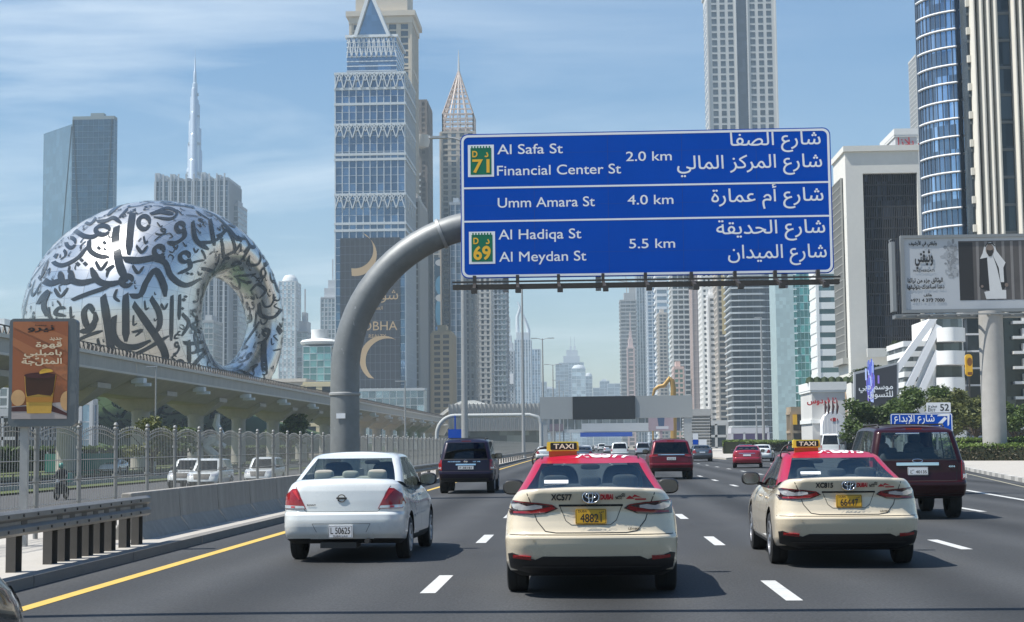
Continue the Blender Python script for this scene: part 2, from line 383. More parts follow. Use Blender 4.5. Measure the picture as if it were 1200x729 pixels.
# natural ground round a sunken corridor (side road and railway) left of the highway
LOW = -.8
for k, rc in enumerate(((-7000, -64, -300, 9000), (-10.2, 7000, -300, 9000), (-64, -10.2, 338, 9000), (-64, -10.2, -300, -22))):
    sheet('ground', [(rc[0], rc[2]), (rc[1], rc[2]), (rc[1], rc[3]), (rc[0], rc[3])], -.02, soil)
b_ = MB(); b_.bx(-64.2, -10.1, -22, 338, LOW-.3, LOW-.02); struct(b_.build('ground', soil))
b_ = MB(); b_.bx(-10.4, -10.15, -22, 338, LOW-.1, .16); struct(b_.build('retaining_wall', M['barrier']))
b_ = MB(); b_.bx(-64.3, -64.0, -22, 338, LOW-.1, .0); b_.bx(-64, -10.4, 337.8, 338.1, LOW-.1, 0); struct(b_.build('retaining_wall', M['barrier']))
# the kerb of the slip road that peels away to the right, from the camera outwards
KR = [(11.6, -20), (11.9, 20), (14, 44), (17.2, 64.5), (19.8, 81), (24, 105), (29, 132), (37, 170), (50, 225), (70, 300), (100, 400)]
road = [(-6.4, -20)]+KR+[(60, 400), (40, 330), (29, 250), (21.5, 200), (16.5, 165), (13.6, 150), (13.4, 152), (13.4, 3600), (-6.4, 3600)]
sheet('main_road', road, 0, asphalt)
sheet('side_road', [(-30.5, -20), (-14.5, -20), (-14.5, 330), (-30.5, 330)], LOW, asphalt2)
sheet('far_side_road', [(-43, -20), (-35.5, -20), (-35.5, 330), (-43, 330)], LOW, asphalt2)
# strip between road and fence: concrete slabs
kb = MB()
for i in range(44): kb.bx(-6.62, -6.4, -6+i*4, -2.03+i*4, -.01, .13)
struct(kb.build('kerb', mat('kerb_stone', (.2, .19, .175), .9, var=.2, scale=2, var2=.1, scale2=20)))
sheet('paved_strip', [(-10.15, -20), (-6.62, -20), (-6.62, 330), (-10.15, 330)], .10, M['paving'])
for i, (a, b) in enumerate(((-14.4, -10.45), (-35.3, -30.7), (-62, -43.2))):
    g = sheet('grass_verge', [(a, 10), (b, 10), (b, 330), (a, 330)], LOW+.1, grassm)
# median of the slip road, right pavement
isl = [(13.75, 153), (16.3, 166), (21.2, 200), (28.6, 250), (39.5, 330), (59, 400), (59, 420), (13.75, 420)]
sheet('traffic_island', isl, .14, M['paving'], .16)
kr2 = [(x+.02, y) for x, y in KR]
sheet('pavement', kr2[1:]+[(400, 400), (400, 20)], .14, M['paving'], .16)
km = MB()
for (x0, y0), (x1, y1) in zip(KR[2:7], KR[3:8]):
    d = Vector((x1-x0, y1-y0)); n = max(1, int(d.length/1.2))
    for i in range(n):
        a = Vector((x0, y0)).lerp(Vector((x1, y1)), i/n); b = Vector((x0, y0)).lerp(Vector((x1, y1)), (i+.97)/n)
        km.bar((a.x+.06, a.y, .075), (b.x+.06, b.y, .075), .2, .17, mi=i % 2)
struct(km.build('kerb', [mat('kerb_pale', (.5, .48, .44), .8, var=.1), mat('kerb_grey', (.3, .29, .27), .8, var=.1)]))
mk = MB(); ky = MB(); kf = MB()
def line(b, x0, y0, x1, y1, w=.16): b.add([(x0-w/2, y0, .004), (x0+w/2, y0, .004), (x1+w/2, y1, .004), (x1-w/2, y1, .004)], [(0, 1, 2, 3)])
line(ky, -5.62, 5, -5.6, 1500, .17)
# broken lane lines, 3 m marks every 12 m or so
def dashes(x, first, n, step=8.6, ln=2.3):
    for i in range(n): line(mk, x, first+i*step, x, first+i*step+ln, .17)
dashes(-1.71, 16.9, 150); dashes(2.08, 15.9, 150); dashes(5.55, 14.6, 150); dashes(8.85, 18.2, 16)
dashes(8.85, 160, 100)
for pts in ([(11.2, 10), (11.45, 40), (12.2, 51)],):
    for (a, b), (c, d) in zip(pts, pts[1:]): line(mk, a, b, c, d, .18)
line(mk, 12.9, 160, 12.9, 1500, .18)
for (x0, y0), (x1, y1) in zip(KR[1:8], KR[2:9]): line(kf, x0-.7, y0, x1-.7, y1, .11)
for i in range(9):
    t = i/9; line(mk, 9.4+t*5, 68+t*55, 9.4+t*5+.28, 70.4+t*55, .18)
struct(mk.build('lane_marking', paint_w)); struct(ky.build('edge_line', paint_y)); struct(kf.build('edge_line', mat('worn_edge_paint', (.30, .275, .2), .8, var=.3, scale=3)))
# smooth round mound of turf under the ring building
def mound(name, c, ax, ay, h, m, n=36, k=9):
    vs = []; fs = []
    for j in range(k+1):
        r = j/k
        for i in range(n):
            a = 2*math.pi*i/n; w = 1+.05*math.sin(3*a+1)
            vs.append((c[0]+ax*r*w*math.cos(a), c[1]+ay*r*w*math.sin(a), h*(math.cos(math.pi*r)*.5+.5)))
    for j in range(k):
        for i in range(n): fs.append((j*n+i, (j+1)*n+i, (j+1)*n+(i+1) % n, j*n+(i+1) % n))
    fs.append(tuple(range(n)))
    b = MB(); b.add(vs, fs); return struct(b.build(name, m, smooth=60))
mound('hill', (-136, 446, 0), 92, 84, 18, mat('mound_turf', (.032, .065, .016), .95, var=.3, scale=.25, var2=.3, scale2=3))
# ---------------------------------------------------------------- towers
_wm = {}
def wallm(c, v=.1):
    if c not in _wm: _wm[c] = mat('facade_%d' % len(_wm), tuple(min(.8, q*1.2) for q in c), .75, var=v, scale=.05, var2=.05, scale2=1.2)
    return _wm[c]
GL = dict(blue=(.20, .30, .42), teal=(.16, .33, .34), grey=(.22, .26, .29), dark=(.05, .06, .07), pale=(.42, .5, .55), sky=(.33, .45, .56), green=(.07, .24, .23))
def strips(p, bnd, o, u, n, Wd, z0, z1, cols, floors, pw, pd, bh, bd, flip=False, skip=None):
    """piers and floor bands standing proud of a glass face; o corner, u along the face, n outward"""
    o, u, n = Vector(o), Vector(u), Vector(n)
    if pw > 0:
        for i in range(cols+1):
            c = o+u*(Wd*i/cols)
            p.obox(c-u*pw/2-n*.2+Z_*(z0-o.z), *( (u*pw, n*(pd+.2)) if u.cross(n).z > 0 else (n*(pd+.2), u*pw) ), Z_*(z1-z0))
    if bh > 0:
        for j in range(floors+1):
            z = z0+(z1-z0)*j/floors
            q = o+Z_*(z-o.z-bh/2)-n*.2
            bnd.obox(q, *((u*Wd, n*(bd+.2)) if u.cross(n).z > 0 else (n*(bd+.2), u*Wd)), Z_*bh)
def tower(name, label, x0, x1, yt, Y, D, wall=(.5, .5, .48), glass='grey', fh=3.6, cw=3.2, pier=(.5, .12), band=(.7, .2), pcol=None, bcol=None,
          top='flat', z0=0, metal=.5, gvar=.45, cat='tower', group='towers along the road', rz=0, side=None, flush=None, faces='FLR', rough=.09, zt=None):
    a, b = at(x0, yt, Y), at(x1, yt, Y)
    Wd = b.x-a.x; h = zt or (a.z+b.z)/2
    r = thing(name, label, cat, ((a.x+b.x)/2, Y+D/2, 0), rz, group)
    fl = max(1, round((h-z0)/fh)); co = max(1, round(Wd/cw)); cd = max(1, round(D/cw))
    gc = GL[glass] if isinstance(glass, str) else glass
    gm = glassmat('glazing', gc, (Wd/co, D/cd, (h-z0)/fl), gvar, metal, rough, off=(Wd/2+.01*Wd/co, D/2+.01*D/cd, -z0+.02))
    g = MB(); g.bx(-Wd/2, Wd/2, -D/2, D/2, z0, h); g.build('glazing', gm, r)
    p, bn = MB(), MB(); args = (z0, h)
    F_ = dict(F=((-Wd/2, -D/2, 0), X_, -Y_, Wd, co), L=((-Wd/2, -D/2, 0), Y_, -X_, D, cd), R=((Wd/2, -D/2, 0), Y_, X_, D, cd))
    for k in faces:
        o, u, n, wd, c = F_[k]
        pp, bb = pier, band
        if side and k in 'LR': pp, bb = side
        strips(p, bn, o, u, n, wd, z0, h, c, fl, pp[0], pp[1], bb[0], bb[1])
    if p.f: p.build('facade_piers', wallm(pcol or wall), r)
    if bn.f: bn.build('floor_bands', wallm(bcol or wall), r)
    t = MB()
    if top == 'flat':
        t.bx(-Wd/2-.3, Wd/2+.3, -D/2-.3, D/2+.3, h, h+1.6); t.bx(-Wd*.28, Wd*.22, -D*.25, D*.3, h+1.6, h+5.5)
    elif top == 'step':
        t.bx(-Wd*.5-.2, Wd*.5+.2, -D*.5-.2, D*.5+.2, h, h+1.5); t.bx(-Wd*.36, Wd*.36, -D*.36, D*.36, h+1.5, h+9); t.bx(-Wd*.2, Wd*.2, -D*.2, D*.2, h+9, h+16); t.bx(-.5, .5, -.5, .5, h+16, h+34)
    elif top == 'round':
        t.lathe([(Wd*.5, h-.1), (Wd*.49, h+2), (Wd*.42, h+5), (Wd*.3, h+7.5), (0, h+8.5)], 24)
    elif top == 'plain':
        t.bx(-Wd/2-.25, Wd/2+.25, -D/2-.25, D/2+.25, h, h+1.2)
    if t.f: t.build('roof', wallm(wall), r)
    r['_'] = 0; del r['_']
    return r, Wd, D, h
def loc(r, P): P = Vector(P)-Vector(r.location); return P
grpL, grpR, grpF = 'towers on the left of the highway', 'towers on the right of the highway', 'hazy towers far down the highway'
# --- far left: dark slab, spire, ribbed tower, glimpses
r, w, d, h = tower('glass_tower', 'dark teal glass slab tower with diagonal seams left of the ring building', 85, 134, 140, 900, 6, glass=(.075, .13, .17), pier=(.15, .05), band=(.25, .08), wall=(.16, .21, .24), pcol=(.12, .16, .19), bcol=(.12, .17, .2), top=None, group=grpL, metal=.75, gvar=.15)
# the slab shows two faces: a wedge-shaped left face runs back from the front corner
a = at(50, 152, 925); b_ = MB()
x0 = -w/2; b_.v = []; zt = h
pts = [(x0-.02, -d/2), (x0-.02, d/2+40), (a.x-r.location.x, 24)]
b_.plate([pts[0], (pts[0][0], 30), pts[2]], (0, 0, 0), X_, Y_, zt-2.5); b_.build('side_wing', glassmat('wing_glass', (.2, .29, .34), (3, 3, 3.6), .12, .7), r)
s_ = MB(); s_.bx(-w/2, w/2, -d/2, d/2, h, h+2); s_.bx(-2, 6, -2, 2, h+2, h+4); s_.build('roof', wallm((.2, .24, .25)), r)
s_ = MB(); z2 = h
for xa, za, xb, zb in ((-.48, 1, -.05, .1), (.45, 1, .12, .1), (.12, .1, -.05, .1)): s_.bar((xa*w, -d/2-.15, z2*za), (xb*w, -d/2-.15, z2*zb), .5, .4)
s_.bar((pts[0][0]-.4, -d/2, z2*.98), ((pts[0][0]+pts[2][0])/2, 0, .1*z2), .5, .5)
s_.build('diagonal_seam', wallm((.04, .06, .07)), r)
# the great spire
Ysp = 1750; a = at(227.5, 215, Ysp)
r = thing('spire_skyscraper', 'very tall tapering spire skyscraper fading in haze behind the ring building', 'skyscraper', (a.x, Ysp, 0), 0, grpL)
sp = MB(); gm = mat('spire_cladding', (.60, .66, .70), .3, .5, var=.08, scale=.03); zs = lambda py: at(227, py, Ysp).z  # cladding colour kept extra pale to imitate more distance haze
for k in range(3):
    q = Vector((math.cos(2.1*k+.5), math.sin(2.1*k+.5), 0))
    for j, (py, rad, ofs) in enumerate(((240, 6.5, 6.4), (206, 5.5, 5.2), (176, 4.6, 4.6), (150, 4, 4), (122, 3.2, 3))):
        zz = zs(py-9*k); sp.lathe([(rad, 0), (rad, zz-1.5), (rad*.8, zz), (0, zz)], 12, q*ofs)
sp.lathe([(7, 0), (6.5, zs(190)), (5.6, zs(150)), (4.6, zs(118)), (3.2, zs(116)), (3, zs(98)), (2, zs(97)), (1.7, zs(84)), (1, zs(83)), (.7, zs(70)), (.3, zs(69)), (.12, zs(53))], 16)
sp.build('shaft', gm, r, smooth=40)
fl = MB()
for py in (205, 170, 138, 112): fl.lathe([(9.2-(205-py)*.05, zs(py)), (9.2-(205-py)*.05, zs(py)+2.5)], 16)
fl.build('mechanical_band', mat('dark_band', (.3, .36, .4), .4, .3), r)
r, w, d, h = tower('ribbed_tower', 'grey ribbed office tower with stepped fins below the spire', 182, 268, 212, 1100, 40, wall=(.33, .36, .38), glass=(.12, .15, .18), fh=3.8, cw=3.4, pier=(1.1, .6), band=(.5, .1), top=None, group=grpL)
t = MB()
for i in range(10):
    x = -w/2+w*i/9.6; t.bx(x, x+w*.062, -d/2-.8, d/2, h-.1, h+random.choice((2, 4, 6, 5)))
    t.bx(x, x+1.1, -d/2-1.4, -d/2-.65, 0, h+5)
t.bx(-w/2, w/2, -d/2+.5, d/2-.5, h, h+1.5); t.build('roof_fins', wallm((.36, .39, .41)), r)
tower('slab_tower', 'narrow pale slab attached right of the ribbed office tower', 268.3, 279, 241, 1115, 30, wall=(.36, .38, .4), fh=4, cw=4, group=grpL)
tower('slim_tower', 'small slim grey tower seen through the hole of the ring', 234, 250, 378, 1000, 26, wall=(.35, .37, .38), group=grpL)
tower('pale_tower', 'tall pale rounded-top tower just right of the ring building', 327, 346, 330, 1500, 30, wall=(.55, .56, .55), glass='pale', fh=4, cw=4, pier=(1.4, .2), top='round', group=grpL)
r, w, d, h = tower('stepped_tower', 'grey blue tower with masts left of the lattice tower', 376, 397, 350, 1250, 30, wall=(.42, .44, .45), glass='grey', pier=(.8, .3), top='step', group=grpL)
tower('stepped_tower', 'small stepped grey tower left of the saucer-roofed glass building', 348, 360, 390, 1150, 25, wall=(.4, .42, .43), top='step', group=grpL)
r, w, d, h = tower('round_building', 'round teal glass building with a white saucer roof', 355, 388, 406, 780, 16, glass='teal', wall=(.5, .55, .55), pier=(.25, .1), band=(.35, .15), top=None, group=grpL, cat='building')
t = MB(); t.lathe([(0, h+.2), (w*.66, h+1.4), (w*.7, h+2.6), (w*.62, h+3.6), (w*.3, h+4.4), (w*.3, h+9), (0, h+9.4)], 32); t.build('saucer_roof', wallm((.6, .61, .6)), r, smooth=40)
tower('low_building', 'low beige building at the foot of the ring building', 316, 358, 447, 640, 24, wall=(.5, .46, .4), glass=(.42, .38, .33), metal=0, rough=.7, gvar=.1, pier=(0, 0), band=(.5, .4), fh=9, top='plain', group=grpL, cat='building')
tower('low_building', 'low yellow-beige block with openings beside the steel arch', 356, 392, 451, 620, 20, wall=(.5, .43, .27), glass='dark', pier=(2.4, .4), band=(1.4, .5), fh=5.5, cw=5, top='plain', group=grpL, cat='building')
tower('office_block', 'pale office block at the left edge behind the coffee advert', -40, 11, 388, 600, 30, wall=(.5, .51, .5), glass='grey', pier=(.8, .3), band=(.8, .35), top='flat', group=grpL, cat='building')
# --- the cream stone tower behind, with a cornice near the top of the picture
r, w, d, h = tower('stone_tower', 'cream stone tower with heavy cornice rising behind the lattice tower', 412, 481, 20, 880, 34, wall=(.47, .41, .32), glass=(.10, .13, .15), fh=4, cw=6.3, pier=(2.6, .9), band=(1.0, .4), top=None, group=grpL)
t = MB(); t.bx(-w/2-3, w/2+3, -d/2-3, d/2+3, h, h+3); t.bx(-w/2-1.5, w/2+1.5, -d/2-1.5, d/2+1.5, h-4, h)
t.bx(-w/2-1, w/2+1, -d/2-1, d/2+1, h*.875, h*.875+1.4); t.build('cornice', wallm((.5, .44, .35)), r)
t = MB(); t.bx(-w*.44, w*.44, -d*.44, d*.44, h+3, h+26); t.build('crown', wallm((.46, .41, .33)), r)
# --- the lattice tower carrying the dark property banner
Yt = 750
r, w, d, h = tower('lattice_tower', 'blue glass tower with white lattice bands, gabled crown and dark gold-lettered banner', 393, 474, 85, Yt, 46, wall=(.47, .50, .51), glass=(.10, .17, .26), fh=3.9, cw=3.55, pier=(.42, .35), band=(.16, .15), top=None, group=grpL, metal=.65, gvar=.35)
lat = MB(); wh = wallm((.47, .5, .51))
def zat(py): return at(430, py, Yt).z
def band_of_x(zlo, zhi, n, wid, yy, side=False, arch=True):
    for i in range(n):
        x = -wid/2+wid*i/n; x2 = x+wid/n; xm = (x+x2)/2
        P = lambda q, z: (q, yy, z) if not side else (w/2+.3, q, z)
        zm = (zlo+zhi)/2
        lat.bar(P(x, zlo), P(xm, zhi), .55, .5); lat.bar(P(xm, zhi), P(x2, zlo), .55, .5)
        lat.bar(P(x, zhi), P(xm, zm), .45, .4); lat.bar(P(xm, zm), P(x2, zhi), .45, .4)
for y0, y1 in ((104, 86), (162, 146), (245, 228)):
    band_of_x(zat(y0), zat(y1), 8, w, -d/2-.75); band_of_x(zat(y0), zat(y1), 5, d, 0, True)
for y in (122, 181, 187, 262, 270, 86, 104, 146, 228):
    z = zat(y); lat.bx(-w/2-.6, w/2+.6, -d/2-.62, -d/2+.1, z-.6, z+.6); lat.bx(w/2-.1, w/2+.62, -d/2, d/2, z-.6, z+.6)
lat.build('lattice_band', wh, r)
# set-back storeys and gable
up = MB(); z1, z2 = h, zat(40); w2, d2 = w*.72, d*.72
up.bx(-w2/2, w2/2, -d2/2, d2/2, z1, z2); up.build('upper_block', glassmat('upper_glass', (.17, .26, .37), (3.2, 3.2, 3.9), .3, .65), r)
lat = MB()
for j in range(9): z = z1+(z2-z1)*j/8; lat.bx(-w2/2-.2, w2/2+.2, -d2/2-.25, d2/2+.2, z-.25, z+.25)
for i in range(10):
    x = -w2/2+w2*i/10
    if 1: lat.bar((x, -d2/2-.5, zat(64)), (x+w2/20, -d2/2-.5, z2), .45, .4); lat.bar((x+w2/20, -d2/2-.5, z2), (x+w2/10, -d2/2-.5, zat(64)), .45, .4)
    lat.bar((x, -d2/2-.5, z2), (x+w2/10, -d2/2-.5, zat(64)), .3, .3)
lat.bx(-w2/2-.8, w2/2+.8, -d2/2-.8, d2/2+.8, z2, z2+1.3)
zc_, xm = zat(-14), -w*.02
for yy in (-d2/2-.2, d2/2-3):
    lat.bar((-w2*.33, yy, z2), (xm, yy, zc_), 3.2, 1.6); lat.bar((w2*.36, yy, z2), (xm, yy, zc_), 3.2, 1.6)
lat.build('gable_frame', wallm((.6, .62, .62)), r)
g = MB(); g.add([(-w2*.3, -d2/2+.6, z2), (w2*.33, -d2/2+.6, z2), (xm, -d2/2+.6, zc_), (-w2*.3, d2/2, z2), (w2*.33, d2/2, z2), (xm, d2/2, zc_)], [(0, 1, 2), (3, 5, 4), (0, 2, 5, 3), (1, 4, 5, 2), (0, 3, 4, 1)])
g.build('gable_glass', glassmat('gable_glass', (.2, .3, .4), (2.5, 2.5, 3), .15, .7), r)
# banner over the lower storeys
bo = r.location; bz0, bz1 = zat(455), zat(279)
P = lambda px, py: (at(px, py, Yt).x-bo.x, at(px, py, Yt).z)
bn = MB(); bn.bx(P(399, 300)[0], P(469, 300)[0], -d/2-1.2, -d/2-.5, bz0, bz1)
bo_ = bn.build('banner', mat('banner_mesh', (.022, .024, .03), .55, var=.25, scale=.4), r)
bg_ = MB(); bx0, bx1 = P(399, 300)[0], P(469, 300)[0]
for i in range(1, 12): x = bx0+(bx1-bx0)*i/12; bg_.bx(x-.09, x+.09, -d/2-1.24, -d/2-1.19, bz0, bz1)
for j in range(1, 18): z = bz0+(bz1-bz0)*j/18; bg_.bx(bx0, bx1, -d/2-1.23, -d/2-1.19, z-.09, z+.09)
bg_.build('banner_seam', mat('banner_seam', (.11, .12, .14), .5), bo_)
gp = mat('banner_gold', (.52, .36, .19), .6); lt = MB()
def crescent(c, R1, c2, R2, a0, a1):
    P1 = [Vector(c)+Vector((math.cos(R_(a)), math.sin(R_(a))))*R1 for a in np.linspace(a0, a1, 22)]
    P2 = [Vector(c2)+Vector((math.cos(R_(a)), math.sin(R_(a))))*R2 for a in np.linspace(a1, a0, 22)]
    k = 22
    for i in range(k-1): lt.add([(q.x, -d/2-1.27, q.y) for q in (P1[i], P1[i+1], P2[k-2-i], P2[k-1-i])], [(0, 1, 2, 3)])
sc_ = (P(469, 300)[0]-P(399, 300)[0])/70
cx, cz = P(417, 299); crescent((cx, cz), 25*sc_, (cx-1*sc_, cz+6*sc_), 22*sc_, -100, 62)
cx, cz = P(449, 421); crescent((cx, cz), 27*sc_, (cx+6*sc_, cz-2*sc_), 26*sc_, 68, 232)
o = (P(466, 390)[0], -d/2-1.28, P(466, 387)[1])
put_text(lt, 'SOBHA', o, X_, Z_, 15*sc_, align='r', bold=0)
put_text(lt, 'REALTY', (P(453, 390)[0], -d/2-1.28, P(453, 396)[1]), X_, Z_, 6*sc_, align='r', bold=0)
put_text(lt, ar('شوبا'), (P(467, 390)[0], -d/2-1.28, P(466, 351)[1]), X_, Z_, 17*sc_, align='r', bold=0)
put_text(lt, ar('العقارية'), (P(449, 390)[0], -d/2-1.28, P(449, 363)[1]), X_, Z_, 6*sc_, align='r', bold=0)
lt.build('banner_lettering', gp, bo_)
tower('podium_block', 'low glass podium with mirror-like panes at the foot of the lattice tower', 408, 497, 458, 735, 12, glass=(.4, .5, .52), wall=(.4, .42, .42), pier=(.2, .05), band=(.25, .08), top='plain', group=grpL, cat='building', metal=.8, gvar=.8, rough=.2)
tower('side_tower', 'grey finned annex with a tan strip between the lattice tower and the brown slab', 476, 491, 236, 800, 40, wall=(.38, .36, .33), glass=(.25, .22, .18), fh=3.6, cw=4, pier=(1.2, .5), metal=.2, group=grpL)
r, w, d, h = tower('brown_tower', 'tall dark brown slab tower with a curved pale balcony near its top', 484, 500, 119, 960, 34, wall=(.17, .145, .125), glass=(.13, .11, .095), fh=3.4, cw=5, pier=(2.2, .3), band=(1.2, .2), metal=.2, rough=.3, top='plain', group=grpL)
t = MB(); t.lathe([(0, h*.86), (w*.5, h*.865), (w*.62, h*.88), (w*.62, h*.9), (0, h*.9)], 24, (w*.1, -d/2, 0)); t.build('balcony', wallm((.5, .46, .4)), r, smooth=30)
t = MB()
for j in range(46): z = 6+j*(h*.8-6)/46; t.bx(-w*.42, w*.06, -d/2-1.6, -d/2-.35, z, z+1.3)
t.build('balcony_stack', wallm((.42, .43, .42)), r)
# --- pyramid-topped tower
r, w, d, h = tower('pyramid_tower', 'cream tower crowned by an open pyramid lattice and needle', 517, 556, 155, 1000, 22, wall=(.48, .43, .36), glass=(.16, .18, .19), fh=3.8, cw=5, pier=(2.3, .5), band=(1.2, .6), top=None, group=grpL)
t = MB(); z1 = at(536, 133, 1000).z; z2 = at(535, 78, 1000).z; q = w*.46
for i in range(5):
    f = -1+i*.5
    for sx in (0, 1):
        a_ = (f*q, -q) if not sx else (q, f*q)
        for sg in (1, -1):
            A = Vector((a_[0]*sg, a_[1]*sg, 0))
            t.bar(A+Z_*h, A+Z_*z1, .8); t.bar(A+Z_*z1, (0, 0, z2), .75)
for j in range(9):
    f = j/9; z = z1+(z2-z1)*f; s = q*(1-f)
    for A, B in (((-1, -1), (1, -1)), ((1, -1), (1, 1)), ((1, 1), (-1, 1)), ((-1, 1), (-1, -1))): t.bar((A[0]*s, A[1]*s, z), (B[0]*s, B[1]*s, z), .75)
for j in range(4):
    z = h+(z1-h)*j/4
    for A, B in (((-1, -1), (1, -1)), ((1, -1), (1, 1)), ((1, 1), (-1, 1)), ((-1, 1), (-1, -1))): t.bar((A[0]*q, A[1]*q, z), (B[0]*q, B[1]*q, z), .8)
t.build('pyramid_lattice', wallm((.60, .50, .43)), r)
t = MB(); t.lathe([(.8, z2-4), (.5, z2+6), (.1, z2+14)], 8); t.bx(-q*.8, q*.8, -q*.8, q*.8, h, h+2); t.build('needle', wallm((.5, .5, .48)), r)
tower('apartment_tower', 'pale tower with a tall blue water-bottle advert beside the brown slab', 508, 521, 285, 1010, 24, wall=(.5, .5, .48), glass='grey', group=grpL)
bnr = bpy.data.objects[-1] if False else None
Pb = at(509, 302, 1004); Pc = at(523, 388, 1004)
b_ = MB(); b_.bx(Pb.x, Pc.x, 1003.5, 1004, Pc.z, Pb.z, 0)
wd = Pc.x-Pb.x
for k, (cy, ry, mi) in enumerate(((.93, .045, 1), (.62, .13, 2), (.25, .22, 2), (.45, .05, 1), (.04, .035, 3))):
    zc2 = Pc.z+(Pb.z-Pc.z)*cy; hh = (Pb.z-Pc.z)*ry
    b_.plate(ellipse(0, 0, wd*.42, hh, 20), (Pb.x+wd*.5, 1003.5-.02*k, zc2), X_, Z_, .05, mi)
adv = b_.build('wall_banner', [mat('advert_navy', (.02, .07, .13), .5), mat('advert_white', (.6, .65, .7), .5), mat('advert_blue', (.10, .32, .52), .5, var=.4, scale=.2), mat('advert_red', (.05, .2, .5), .5)])
tag(adv, 'tall narrow blue advert banner with a water bottle, beside the brown slab tower', 'banner')
tower('apartment_block', 'ochre apartment block with stacked balconies below the blue advert', 507, 528, 391, 900, 24, wall=(.40, .30, .17), glass=(.12, .1, .08), fh=3.3, cw=5, pier=(1.6, 1.4), band=(1.3, 1.0), metal=.1, group=grpL)
tower('glass_tower', 'slim dark blue glass tower between the ochre block and the striped tower', 527, 540, 240, 950, 30, wall=(.32, .36, .4), glass='blue', pier=(.8, .4), band=(.3, .1), group=grpL)
tower('grey_tower', 'grey brown tower with pale panels behind the lamp post under the sign', 539, 555, 250, 980, 24, wall=(.30, .28, .25), glass=(.2, .2, .2), pier=(1.5, .3), band=(1, .4), group=grpL)
tower('residential_tower', 'pale residential tower with dark window columns under the left end of the sign', 555, 574, 250, 1050, 26, wall=(.50, .49, .46), glass=(.13, .15, .17), fh=3.6, cw=4, pier=(1.9, .5), band=(1.2, .6), group=grpL)
tower('curved_tower', 'dark grey tower with a curved balcony edge right of the pale residential tower', 573, 592, 262, 1100, 26, wall=(.33, .36, .38), glass='grey', pier=(1.2, .8), band=(.7, 1.1), top='round', group=grpL)
r, w, d, h = tower('office_tower', 'grey gridded tower with a white panel left of the horn-crowned tower', 592, 602, 412, 1500, 24, wall=(.42, .45, .47), pier=(1.4, .4), band=(1.2, .4), top='step', group=grpL)
t = MB(); z = at(597, 441, 1490).z; t.bx(-w*.45, w*.45, -d/2-1.5, -d/2-.5, z-7, z+3); t.build('white_panel', wallm((.75, .75, .74)), r)
r, w, d, h = tower('horned_tower', 'pale blue tower crowned by two curved horns', 603, 622, 398, 1900, 32, wall=(.5, .54, .56), glass='sky', pier=(1.5, .3), band=(.5, .1), top=None, group=grpL)
t = MB(); hz = at(608, 352, 1900).z
for sx, hh in ((-1, hz), (1, hz*.955)):
    t.tube([(sx*w*.3, 0, h), (sx*w*.34, 0, h+(hh-h)*.3), (sx*w*.25-w*.1, 0, h+(hh-h)*.6), (sx*w*.05-w*.12, 0, h+(hh-h)*.85), (sx*.02*w-w*.3, 0, hh)], [2.6, 2.4, 2.0, 1.4, .6], 8)
t.bx(-w*.4, w*.4, -d*.4, d*.4, h, h+9); t.build('horns', wallm((.5, .54, .56)), r, smooth=40)
tower('glass_tower', 'plain pale blue tower right of the horn-crowned tower', 620, 633, 410, 2000, 30, wall=(.5, .55, .58), glass='sky', pier=(1.2, .2), band=(.4, .1), top='plain', group=grpL)
# --- hazy cluster in the distance
r, w, d, h = tower('stepped_skyscraper', 'broad stepped skyscraper with twin spires dim in the haze', 655, 684, 425, 3500, 50, wall=(.45, .47, .48), fh=6, cw=7, top=None, group=grpF)
t = MB(); Zt = lambda py: at(668, py, 3500).z
t.bx(-w*.32, w*.34, -20, 20, h, Zt(417)); t.bx(-w*.2, w*.26, -16, 16, Zt(417), Zt(410)); t.bx(-w*.06, w*.02, -6, 6, Zt(410), Zt(405)); t.bx(w*.10, w*.18, -6, 6, Zt(410), Zt(405))
t.bx(-w*.03, -w*.01, -1, 1, Zt(405), Zt(394)); t.bx(w*.13, w*.15, -1, 1, Zt(405), Zt(394)); t.build('stepped_crown', wallm((.45, .47, .48)), r)
tower('skyscraper', 'plain slab left of the twin-spired skyscraper in the haze', 651, 666, 427, 3200, 40, wall=(.42, .45, .47), fh=7, cw=8, top='plain', group=grpF)
tower('skyscraper', 'round-shouldered tower right of the twin-spired skyscraper in the haze', 670, 686, 432, 3000, 40, wall=(.5, .52, .52), glass='pale', fh=7, cw=8, top='round', group=grpF)
tower('skyscraper', 'low rounded tower at the right end of the hazy cluster', 686, 694, 441, 3300, 40, wall=(.48, .5, .5), fh=7, cw=8, top='round', group=grpF)
for i, (x0, x1, yt) in enumerate(((695, 703, 455), (703, 714, 447), (712, 728, 450), (636, 652, 456), (626, 640, 448))):
    tower('hazy_block', ['small hazy block right of the rounded far tower', 'wide hazy block right of centre above the message sign', 'flat-topped hazy block next to the unfinished tower', 'hazy block between the lamp posts above the message sign', 'hazy block behind the lamp posts left of the message sign'][i], x0, x1, yt, 3600-90*i, 60, wall=(.48, .49, .5), fh=8, cw=12, top='flat' if i % 2 else 'plain', group=grpF, cat='building')
